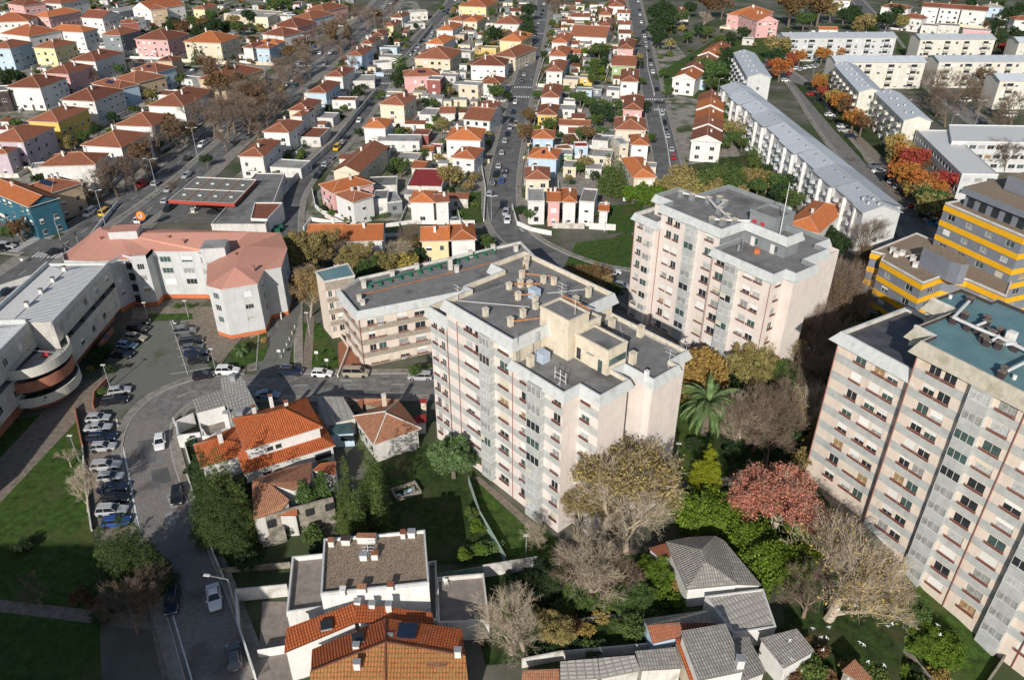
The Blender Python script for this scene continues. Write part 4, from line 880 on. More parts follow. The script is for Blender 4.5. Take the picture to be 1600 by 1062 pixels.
# ---------------------------------------------------------------- yellow striped building
A7=math.radians(-34); O7=G(1340+155/4.246,250+665/4.246,12.5); O7.z=0
B7=root('office_building',O7,A7,'blue-grey building with golden yellow stripes and brown gravel roofs','building')
def strip7(pl,z0,z1,zt,pitch=3.1,st=1.15,wins=None,par=0.35,roof='gravel',zroof=None):
    n=len(pl); mb=MB(); 
    ar=sum(a[0]*b[1]-b[0]*a[1] for a,b in zip(pl,pl[1:]+pl[:1]))
    if ar<0: pl=pl[::-1]
    for i in range(n):
        a,b=pl[i],pl[(i+1)%n]; L=(Vector(b)-Vector(a)).length
        rows=[z1-2.35-pitch*k for k in range(int((z1-z0)/pitch))]
        ws=[]
        if L>4:
            k=int(L/4.6); ws=[((L/k)*(j+0.5)-0.9,(L/k)*(j+0.5)+0.9) for j in range(k)]
        facade(B7,mb,a,b,z0,z1,rows,ws,M['sgrey'],M['sgrey'],wh=1.25,ph=1.3,rail=None,sh=0.3)
    mb.build('wall',B7)
    z=z1
    while z>z0+1.5:
        A=offs(pl,0.09); m2=MB()
        for i in range(n): a,b=A[i],A[(i+1)%n]; m2.poly([(*a,z-st-0.25),(*b,z-st-0.25),(*b,z-0.25),(*a,z-0.25)],M['yel'])
        for i in range(n):
            a,b,c,d=A[i],A[(i+1)%n],pl[(i+1)%n],pl[i]; m2.poly([(*a,z-0.25),(*b,z-0.25),(*c,z-0.25),(*d,z-0.25)],M['yel'])
        m2.build('yellow_band',B7); z-=pitch
    fascia(B7,pl,z1,z1+par,z1+0.1,0.04,0.04,0.3,'white2',inner='white2',roof=roof,name='coping')
strip7([(-2.6,3.2),(0,3.0),(0,0),(9.2,-6.8),(12.2,-0.6),(16.4,-0.2),(23.5,-4),(24,14),(9,16),(3.6,19)],-0.5,12.5,12.5)
strip7([(7.7,13.6),(23.1,2.8),(31,14),(38,24),(24,34),(14,22.6)],0,22.3,22,3.3)
mb=MB(); mb.prism([(6.9,1.4),(10.5,-1.4),(12.6,-2.8),(14.6,-3.6),(15.8,-2.6),(15.6,-0.6),(14.2,1.2),(10.6,3.9),(9.0,4.4)],12.5,16.8,M['sgrey'],M['gravel']); mb.build('stair_wall',B7)
mb=MB(); mb.prism([(10.9,14.4),(24.4,5.0),(30.5,14),(36,23),(24,32),(15,22)],22.35,25.4,M['sgrey'],M['gravel']); mb.build('penthouse_wall',B7)
mb=MB(); mb.prism(offs([(10.9,14.4),(24.4,5.0),(30.5,14),(36,23),(24,32),(15,22)],0.8),25.0,26.3,M['sgrey'],M['gravel']); mb.build('penthouse_fascia',B7)
mb=MB(); mb.prism([(17,17),(25,11.4),(30,18),(22,25)],26.41,29.4,M['sgrey'],M['gravel']); mb.build('upper_storey',B7)
for x,y in ((2.2,3.5),(3.2,4.8),(1.2,5.0),(6.5,0.4),(5.6,2.8)): vent(B7,x,y,12.6,1.0,1.0,0.9,'white2','white2')
mb=MB(); mb.tube((4.0,3.2,13.2),(6.8,6.8,13.2),0.18,0.18,M['wpipe'],6); mb.tube((6.8,6.8,13.2),(8.2,5.6,13.2),0.18,0.18,M['wpipe'],6); mb.build('duct',B7)
mb=MB(); mb.box((7.9,1.0,14.1),(0.9,0.12,2.0),M['white'],math.radians(-45)); mb.build('roof_door',B7)
for k in range(5): mb=MB(); a=Vector((12.3,13.4))+Vector((2.4,-1.67))*k; mb.box((a.x-0.03,a.y-0.05,23.5),(1.5,0.1,1.9),M['glass'],math.radians(-35)); mb.build('terrace_door',B7)
# ---------------------------------------------------------------- pale four-storey slab blocks, gable ends towards the camera
def gable(name,A,Bp,h,yb,label,cat,wall='w4',roof='sheet',rise=1.6,group=None,storeys=4,az=None,depth=None,ridge='y',balcony=True,ww=(3.3,1.3),ov=0.45,endwins=True,zig=0):
    a=G(*A,h);b=G(*Bp,h); d=(b-a).xy; w_=d.length; rz=math.atan2(d.y,d.x)
    if az is not None: rz=math.radians(az)
    if depth is None:
        c=G(*yb,h); rz=math.atan2((c-a).y,(c-a).x)-math.pi/2; depth=(c-a).xy.length; w_*=abs(math.cos(rz-math.atan2(d.y,d.x)))
    r=root(name,(a.x,a.y,0),rz,label,cat,group); D=depth; W_=w_
    mb=MB(); wl=M[wall]; i0=ov
    rows=[h-1.7-2.75*k for k in range(storeys)]
    sp,wd=ww
    def wins(L,s=sp,w1=wd):
        k=max(1,int((L-1)/s)); return [((L/k)*(j+0.5)-w1/2,(L/k)*(j+0.5)+w1/2) for j in range(k)]
    P0,P1,P2,P3=(i0,i0),(W_-i0,i0),(W_-i0,D-i0),(i0,D-i0)
    leftvis=a.x>0
    facade(r,mb,P0,P1,-0.3,h,rows,(wins(W_-2*i0,4.2,1.0) if (ridge=='y' and endwins) else (wins(W_-2*i0) if ridge=='x' else [])),wl,wl,wh=1.25,ph=1.4,rail=None,sh=0.55,n=2)
    if ridge=='y' and leftvis: facade(r,mb,P3,P0,-0.3,h,rows,wins(D-2*i0),wl,wl,wh=1.25,ph=1.4,rail=None,sh=0.45)
    else: mb.poly([(*P3,-0.3),(*P0,-0.3),(*P0,h),(*P3,h)],wl)
    if ridge=='y' and not leftvis: facade(r,mb,P1,P2,-0.3,h,rows,wins(D-2*i0),wl,wl,wh=1.25,ph=1.4,rail=None,sh=0.45)
    else: mb.poly([(*P1,-0.3),(*P2,-0.3),(*P2,h),(*P1,h)],wl)
    mb.poly([(*P2,-0.3),(*P3,-0.3),(*P3,h),(*P2,h)],wl)
    if ridge=='y':
        for y in (i0,D-i0): mb.poly([(i0,y,h),(W_-i0,y,h),(W_/2,y,h+rise)],wl)
    else:
        for x in (i0,W_-i0): mb.poly([(x,i0,h),(x,D-i0,h),(x,D/2,h+rise)],wl)
    mb.build('wall',r)
    t=0.16
    if ridge=='y': S=[[(0,D,h),(0,0,h),(W_/2,0,h+rise),(W_/2,D,h+rise)],[(W_,0,h),(W_,D,h),(W_/2,D,h+rise),(W_/2,0,h+rise)]]
    else: S=[[(0,0,h),(W_,0,h),(W_,D/2,h+rise),(0,D/2,h+rise)],[(W_,D,h),(0,D,h),(0,D/2,h+rise),(W_,D/2,h+rise)]]
    for s_ in S:
        m2=MB(); P=[Vector(p)+Vector((0,0,t)) for p in s_]; m2.tpoly(P,M[roof]); 
        for i in range(4): u,v=P[i],P[(i+1)%4]; m2.poly([u-Vector((0,0,t)),v-Vector((0,0,t)),v,u],M['w4'])
        m2.build('roof',r)
    if balcony and ridge=='y' and leftvis:
        k=int(D/6.6)
        for j in range(k):
            y=D*(j+0.5)/k
            for z in rows: 
                m2=MB(); m2.b2(-0.75,i0-0.03,y-1.3,y+1.3,z-1.2,z-0.25,wl); m2.b2(-0.72,-0.68,y-1.25,y+1.25,z-0.2,z+1.0,M['curt']) if rw.random()<0.3 else None; m2.build('balcony',r)
    if balcony and ridge=='x':
        k=max(1,int(W_/9))
        for j in range(k):
            x=W_*(j+0.5)/k
            for z in rows: m2=MB(); m2.b2(x-1.4,x+1.4,-0.5,i0-0.03,z-1.2,z-0.35,wl); m2.b2(x-1.3,x+1.3,i0-0.05,i0-0.02,z-0.3,z+0.8,M['glass']); m2.build('balcony',r)
    for k in range(max(2,int(D/9)) if ridge=='y' else max(2,int(W_/9))):
        x,y=(W_/2-0.8,(k+0.5)*D/max(2,int(D/9))) if ridge=='y' else ((k+0.5)*W_/max(2,int(W_/9)),D/2-0.6)
        vent(r,x,y,h+rise-0.35,0.5,0.5,0.8,'w4','metal','chimney')
        if ridge=='y': vent(r,x-1.6,y+2,h+rise-0.9,0.5,0.5,0.8,'w4','metal','chimney')
    n=int(max(W_,D)/8)
    for i in range(n+1): occ((a.x+math.cos(rz)*W_/2-math.sin(rz)*D*i/n if ridge=='y' else a.x+math.cos(rz)*W_*i/n-math.sin(rz)*D/2, a.y+math.sin(rz)*W_/2+math.cos(rz)*D*i/n if ridge=='y' else a.y+math.sin(rz)*W_*i/n+math.cos(rz)*D/2),8)
    return r
gz_='pale four-storey slab blocks'
WL=gable('apartment_block',(1347.5,334),(1411,333),11.2,None,'very long pale block with zigzag balcony fronts, ending beside the bare tree','apartment block',rise=1.9,group=gz_,depth=6)
# the long zigzag block: seven staggered bodies, each a part group of the same building
a=G(1347.5,334,11.2); b=G(1411,333,11.2); az=math.radians(-4.5); far=G(1193,140,11.2)
ux,uy=math.cos(az),math.sin(az)
for k in range(9):
    f=(k+0.45)/9.0; L=(far-a).length/9.0
    o=Vector((0,1))
    m2=MB(); y0=6+k*L*0.985; y0=4+k*L; x0=(-0.0 if k%2 else 0.9)
    y1=y0+L
    facade(WL,m2,(x0,y1),(x0,y0),-0.3,11.2,[9.5,6.75,4.0,1.25],[(1.0,2.2),(3.4,4.6),(6.2,7.4),(8.6,9.8),(11.4,12.6)] if L>13.2 else [(1.0,2.2),(3.4,4.6),(6.2,7.4),(8.6,9.8)],M['w4'],M['w4'],wh=1.25,ph=1.4,rail=None,sh=0.5)
    m2.b2(x0+0.02,11.4,y0+0.001,y1-0.001,-0.3,11.18,M['w4']); m2.build('wall',WL)
    for (p,c) in (([(x0-0.4,y1,11.3),(x0-0.4,y0,11.3),(6,y0,13.1),(6,y1,13.1)],0),([(11.8,y0,11.3),(11.8,y1,11.3),(6,y1,13.1),(6,y0,13.1)],1)):
        m3=MB(); m3.tpoly(p,M['sheet']); m3.poly([(q_[0],q_[1],q_[2]-0.15) for q_ in p],M['w4']); m3.build('roof',WL)
    for z in (9.5,6.75,4.0,1.25):
        for yy in (2.8,8.0,12.0):
            if yy+1.2<L: 
                m3=MB(); 
                m3.tube((x0-0.1,y0+yy,z-1.2),(x0-0.1,y0+yy,z-0.25),1.15,1.15,M['w4'],10); m3.build('balcony',WL)
    for yy in (0.2,L*0.5): m3=MB(); m3.b2(x0-1.0,x0-0.02,y0+yy,y0+yy+0.7,-0.3,11.0,M['white']); m3.build('fin_wall',WL)
    for yy in (3,9): vent(WL,4.2,y0+yy,12.3,0.4,0.4,0.6,'metal','metal','chimney')
    occ((a.x+6*ux-uy*(y0+L/2),a.y+uy*6+ux*(y0+L/2)),8.5)
gable('apartment_block',(1167,121),(1203,117),11.2,(1145,83),'pale block with gable end and white side windows, beside the conifer','apartment block',group=gz_,rise=1.6,ww=(3.4,1.4))
gable('apartment_block',(1341,144.5),(1376,140),11.2,(1303,102),'cream-walled gable-ended block behind the orange trees, farther of the pair','apartment block','w4c',group=gz_)
gable('apartment_block',(1411,189),(1456,189),11.2,(1366,145),'cream-walled gable-ended block behind the orange trees, nearer of the pair','apartment block','w4c',group=gz_)
gable('apartment_block',(1305,98),(1449,98),11.2,0,'cream crosswise block directly behind the two cream gable-ended blocks','apartment block','w4c',group=gz_,depth=12,ridge='x',ww=(4.0,1.2))
gable('apartment_block',(1225,60),(1403,59),11.2,0,'long grey crosswise block behind the row of red and orange trees','apartment block','w4',group=gz_,depth=12,ridge='x',ww=(4.2,1.2))
gable('apartment_block',(1438,62),(1558,62),11.2,0,'cream crosswise block in front of the red-roofed white townhouses','apartment block','w4c',group=gz_,depth=12,ridge='x',ww=(4.0,1.2))
gable('apartment_block',(1467,97),(1660,97),11.2,0,'cream crosswise block with three window stacks behind the bare trees','apartment block','w4c',group=gz_,depth=12,ridge='x',ww=(4.0,1.2))
gable('apartment_block',(1562,127),(1680,128),11.2,0,'cream block cut by the right edge behind the side road','apartment block','w4c',group=gz_,depth=12,ridge='x',ww=(4.0,1.2))
gable('apartment_block',(1592,67),(1700,68),11.2,0,'small cream block end at the upper right edge','apartment block','w4c',group=gz_,depth=12,ridge='x',ww=(4.0,1.2))
# school with turquoise windows
P=pxP([(1503,273),(1560,274),(1482,205),(1432,204)],8.5)
lowbuilding('school_building',P,8.5,'w4','wpipe','white flat-roofed school wing running away from camera, turquoise windows','school',wins=(2.6,2.1),rows=[6.9,3.6],sh=0,cop='white')
P=pxP([(1487,222),(1700,226),(1690,199),(1482,196)],9.5)
SCB=lowbuilding('school_building',P,9.5,'w4','wpipe','white flat-roofed school wing lying crosswise with three turquoise window bands','school',wins=(2.6,2.1),rows=[8.0,5.0,2.0],sh=0,cop='white')
# ---------------------------------------------------------------- petrol station
P=pxP([(265,313),(365,318),(400,281),(308,277)],5.6)
o=Vector(P[0]); PS=root('petrol_station_canopy',(o.x,o.y,0),0,'flat petrol station canopy with red edge and ribbed grey roof by the avenue','petrol station canopy')
pl=[tuple(p-o) for p in P]; mb=MB(); mb.prism(pl,5.0,5.45,M['flat'],M['greytile']); mb.build('roof',PS)
mb=MB()
for i in range(4):
    a_,b_=offs(pl,0.25)[i],offs(pl,0.25)[(i+1)%4]; c_,d_=pl[(i+1)%4],pl[i]
    mb.poly([(*a_,4.8),(*b_,4.8),(*b_,5.7),(*a_,5.7)],M['redpaint'] if i in (0,1) else M['white2']); mb.poly([(*a_,5.7),(*b_,5.7),(*c_,5.7),(*d_,5.7)],M['white2']); mb.poly([(*c_,5.4),(*d_,5.4),(*d_,5.7),(*c_,5.7)],M['white2'])
mb.build('fascia',PS)
lerp=lambda u,v:tuple((Vector(pl[0])*(1-u)+Vector(pl[1])*u)*(1-v)+(Vector(pl[3])*(1-u)+Vector(pl[2])*u)*v)
mb=MB()
for u in (0.25,0.5,0.75): p_,q_=lerp(u,0),lerp(u,1); mb.tube((*p_,5.5),(*q_,5.5),0.12,0.12,M['rust'],4)
p_,q_=lerp(0,0.5),lerp(1,0.5); mb.tube((*p_,5.52),(*q_,5.52),0.16,0.16,M['white2'],4); mb.build('gutter',PS)
for u in (0.12,0.37,0.62,0.87):
    for v in (0.25,0.75): p_=lerp(u,v); mb=MB(); mb.box((p_[0],p_[1],5.6),(0.9,0.5,0.25),M['white']); mb.build('skylight',PS)
for u in (0.2,0.75):
    for v in (0.35,0.8): p_=lerp(u,v); mb=MB(); mb.b2(p_[0]-0.2,p_[0]+0.2,p_[1]-0.2,p_[1]+0.2,0,5.0,M['white2']); mb.build('column',PS)
for k,px in enumerate(((302,333),(312,322))):
    c=G(*px); t=root('fuel_pump',c,0.2,'%s fuel pump under the red-edged canopy'%('nearer' if k==0 else 'farther'),'fuel pump','fuel pumps'); mb=MB(); mb.box((0,0,0.8),(0.9,0.5,1.5),M['white2']); mb.build('body',t); mb=MB(); mb.box((0,-0.27,1.2),(0.6,0.03,0.35),M['glass']); mb.build('display',t); mb=MB(); mb.box((0,0,0.1),(2.4,1.1,0.2),M['kerb']); mb.build('island',t)
lowbuilding('station_shop',pxP([(330,352),(415,352),(445,272),(400,272)],4.2),4.2,'white2','felt','dark flat-roofed shop beside the petrol station canopy','shop')
lowbuilding('annexe_building',pxP([(392,343),(418,344),(442,318),(398,318)],4.6),4.6,'white','redbrown','white annexe with brown roof at the lane beside the station shop','building')
for k in range(9):
    p_=G(350+9*k,330-5*k,4.3); 
# round orange sign disc
c=G(219,362); t=root('sign',c,0,'round orange sign with a white ring mark standing by the avenue','sign'); mb=MB(); mb.tube((0,0,0),(0,0,4.5),0.08,0.08,M['metal'],6); mb.build('post',t)
mb=MB(); mb.tube((1.2,-0.1,4.6),(1.2,0.1,4.6),1.25,1.25,M['oramge'],20); mb.build('disc',t); mb=MB()
for i in range(14):
    a0=2*math.pi*i/16+0.5;a1=2*math.pi*(i+1)/16+0.5
    mb.tube((1.2+0.6*math.cos(a0),-0.14,4.6+0.6*math.sin(a0)),(1.2+0.6*math.cos(a1),-0.14,4.6+0.6*math.sin(a1)),0.13,0.13,M['white'],5)
mb.box((1.45,-0.14,4.6),(0.6,0.05,0.2),M['white']); mb.build('mark',t)
# ---------------------------------------------------------------- houses
WN=dict(white='white',white2='white',cream='cream',yellow='ochre',paleyellow='pale-yellow',pink='pink',lilac='lilac',blue='pale-blue',teal='dark-teal',grey='grey',tan='tan',brick='brick-red',dbrown='dark-brown',green='pale-green')
RN=dict(orange='orange',orange2='weathered orange',redbrown='red-brown',bright='bright orange',flat='grey',felt='dark grey',greytile='grey tile',slab='grey',pitch='red',gravel='gravel',pinktile='salmon',bright2='orange',mossy='mossy orange',oldtile='faded orange')
HR={}; HOUSES=[]
rh=random.Random(5)
def hipmesh(W_,D,ov,rise,roof,kind,rg='ridge'):
    mb=MB(); x0,x1,y0,y1=-0,W_,0,D; t=0.18; z=0.0
    m=M[roof]
    if kind=='hip':
        if W_>=D: r0,r1=(D/2,D/2),(W_-D/2,D/2)
        else: r0,r1=(W_/2,W_/2),(W_/2,D-W_/2)
        c=[(0,0),(W_,0),(W_,D),(0,D)]
        if W_>=D: F_=[[c[0],c[1],r1,r0],[c[1],c[2],r1],[c[2],c[3],r0,r1],[c[3],c[0],r0]]
        else: F_=[[c[0],c[1],r0],[c[1],c[2],r1,r0],[c[2],c[3],r1],[c[3],c[0],r0,r1]]
        hip=[(c[0],r0),(c[1],r1 if W_>=D else r0),(c[2],r1),(c[3],r0 if W_>=D else r1),(r0,r1)]
    elif kind=='gx':   # ridge along x
        r0,r1=(0,D/2),(W_,D/2); c=[(0,0),(W_,0),(W_,D),(0,D)]; F_=[[c[0],c[1],r1,r0],[c[2],c[3],r0,r1]]; hip=[(r0,r1)]
    else:
        r0,r1=(W_/2,0),(W_/2,D); c=[(0,0),(W_,0),(W_,D),(0,D)]; F_=[[c[1],c[2],r1,r0],[c[3],c[0],r0,r1]]; hip=[(r0,r1)]
    hh=lambda p: rise if p in (r0,r1) else 0.0
    for f in F_: mb.tpoly([(p[0],p[1],t+hh(p)) for p in f],m)
    for i in range(4):
        a,b=c[i],c[(i+1)%4]; mb.poly([(*a,0),(*b,0),(*b,t),(*a,t)],M['white2'])
    mb.poly([(*p,0.0) for p in c][::-1],M['white2'])
    m2=MB()
    for a,b in hip:
        a=Vector((*a,hh(a)+t+0.02)); b=Vector((*b,hh(b)+t+0.02))
        if (b-a).length>0.3: m2.tube(a,b,0.11,0.11,M[rg],4)
    return mb,m2,(r0,r1)
HW={}
def hwin(w,h,style):
    k=('hwin',w,h,style)
    if k not in WC:
        mb=MB(); fm=M['alu'] if style!='d' else M['dalu']
        mb.b2(0,w,-0.05,0.02,0,h,fm)
        if style=='s': mb.b2(0.06,w-0.06,-0.07,-0.051,0.5*h,h-0.06,M['shut']); mb.b2(0.06,w-0.06,-0.07,-0.051,0.06,0.5*h,M['glass'])
        elif style=='c': mb.b2(0.06,w-0.06,-0.07,-0.051,0.06,h-0.06,M['shut'])
        else:
            mb.b2(0.07,w/2-0.03,-0.07,-0.051,0.07,h-0.07,M['glass']); mb.b2(w/2+0.03,w-0.07,-0.07,-0.051,0.07,h-0.07,M['glass'])
        mb.b2(-0.06,w+0.06,-0.14,0,-0.08,-0.001,M['white2']); WC[k]=mb.mesh('window')
    return WC[k]
def house(A,B,C,h=6.2,wall='white',roof='orange2',kind='hip',row=None,ov=0.45,rise=None,solar=0,chim=1,label=None,name='house',group=None,cat='house',nw=True,rg='ridge',porch=False):
    a=G(*A,h); b=G(*B,h); d=(b-a).xy; W_=d.length; rz=math.atan2(d.y,d.x); d.normalize(); n=Vector((-d.y,d.x))
    if isinstance(C,tuple): c=G(*C,h); D=abs((c-b).xy.dot(n))
    else: D=C
    D=max(4,min(D,26))
    o=Vector((a.x,a.y,0)); r=root(name,o,rz)
    mb=MB(); i0=ov; mb.b2(i0,W_-i0,i0,D-i0,-0.3,h,M[wall])
    if kind in('gx','gy'):
        rs=rise or (D if kind=='gx' else W_)*0.22
        if kind=='gx':
            for x in (i0,W_-i0): mb.poly([(x,i0,h),(x,D-i0,h),(x,D/2,h+rs*(1-2*i0/D)+0.1)],M[wall])
        else:
            for y in (i0,D-i0): mb.poly([(i0,y,h),(W_-i0,y,h),(W_/2,y,h+rs*(1-2*i0/W_)+0.1)],M[wall])
    if kind=='flat':
        mb.build('wall',r); fascia(r,[(i0,i0),(W_-i0,i0),(W_-i0,D-i0),(i0,D-i0)],h-0.004,h+0.45,h+0.05,0.06,0.04,0.24,'white2',inner='white2',roof=roof,name='coping')
    else:
        mb.build('wall',r)
        rs=rise or min(W_,D)*(0.20 if kind=='hip' else 0.22)
        ra,rb,(r0,r1)=hipmesh(W_,D,ov,rs,roof,kind,rg); ro=ra.build('roof',r,(0,0,h-0.02)); 
        rb.build('ridge_cap',ro)
        for k in range(chim):
            cx=W_*rh.uniform(0.25,0.75); cy=D*rh.uniform(0.3,0.7)
            cm=MB(); ch=rs+0.9; cm.b2(-0.3,0.3,-0.25,0.25,0,ch,M['white']); cm.b2(-0.38,0.38,-0.33,0.33,ch,ch+0.12,M['white2']); cm.b2(-0.2,0.2,-0.2,0.2,ch+0.12,ch+0.3,M[roof]); cm.build('chimney',r,(cx,cy,h+0.1))
        if solar and W_>D*0.8:
            # panels laid on the front slope
            s_=rs/(D/2); 
            for k in range(solar):
                m3=MB(); x0=W_/2-solar*0.55+k*1.15; y0=D*0.2; y1=y0+1.7
                P=[(x0,y0,h+0.27+y0*s_),(x0+1.05,y0,h+0.27+y0*s_),(x0+1.05,y1,h+0.27+y1*s_),(x0,y1,h+0.27+y1*s_)]
                m3.hexa([(p[0],p[1],p[2]-0.04) for p in P]+P,M['solar']); m3.build('solar_panel',r)
    fl=max(1,int(round(h/3.0)))
    if nw:
        st=rh.choice(['n','n','s','n','d'])
        for f_ in range(fl):
            z=0.95+f_*2.95
            if z+1.5>h: continue
            k=max(1,int((W_-1)/3.0))
            for j in range(k):
                if rh.random()<0.16: continue
                if f_==0 and j==k//2 and k>1: 
                    dm=MB(); dm.b2(0,1.0,-0.05,0.02,0,2.2,M['dalu']); dm.build('door',r,(i0+(W_-2*i0)*(j+0.5)/k-0.5,i0,0.1)); continue
                w_=rh.choice([1.0,1.2,1.5]); s_=rh.choice([st,st,'s','c'])
                ob('window',hwin(w_,1.25,s_),r,(i0+(W_-2*i0)*(j+0.5)/k-w_/2,i0-0.0,z))
            k=max(1,int((D-1)/3.3)); left=(a.x+b.x)/2>0
            for j in range(k):
                if rh.random()<0.25: continue
                w_=rh.choice([1.0,1.2]); y=i0+(D-2*i0)*(j+0.5)/k
                if left: ob('window',hwin(w_,1.25,rh.choice([st,'s'])),r,(i0,y+w_/2,z),-math.pi/2)
                else: ob('window',hwin(w_,1.25,rh.choice([st,'s'])),r,(W_-i0,y-w_/2,z),math.pi/2)
        if W_>8 and fl>1 and rh.random()<0.55:
            bm=MB(); bx=W_*rh.uniform(0.25,0.6); bm.b2(bx,bx+2.6,i0-1.0,i0-0.03,2.95,3.1,M['white2']); bm.b2(bx,bx+2.6,i0-1.0,i0-0.93,3.1,3.95,M['white2']); bm.build('balcony',r)
    cc=Vector((W_/2,D/2)); cs,sn=math.cos(rz),math.sin(rz)
    for fx in (0.25,0.75):
        for fy in (0.2,0.5,0.8): occ((o.x+W_*fx*cs-D*fy*sn,o.y+W_*fx*sn+D*fy*cs),min(W_,D)*0.36)
    kn={'hip':'hip roof','gx':'gable roof','gy':'gable roof','flat':'flat roof'}[kind]
    if label: tag(r,label,cat,group)
    else:
        r['category']=cat; HR.setdefault(row,[]).append((r,'%s house, %s %s'%(WN[wall],RN[roof],kn),o.y)) 
    HOUSES.append((r,o,W_,D,rz,h)); return r
def finish_houses():
    for row,l in HR.items():
        l.sort(key=lambda e:e[2])
        for i,(r,t,y) in enumerate(l):
            r['label']='%s, %s from near end, %s'%(t,ordn(i),row); r['group']='houses '+row
RA_='right side of avenue'; RB_='between left and middle streets'; RC_='between middle and right streets'; RL1='left side of avenue'; RL2='second row left of avenue'; RL3='third row left of avenue'; RL4='far rooftops beyond left rows'; RD_='upper right beyond the meadow'
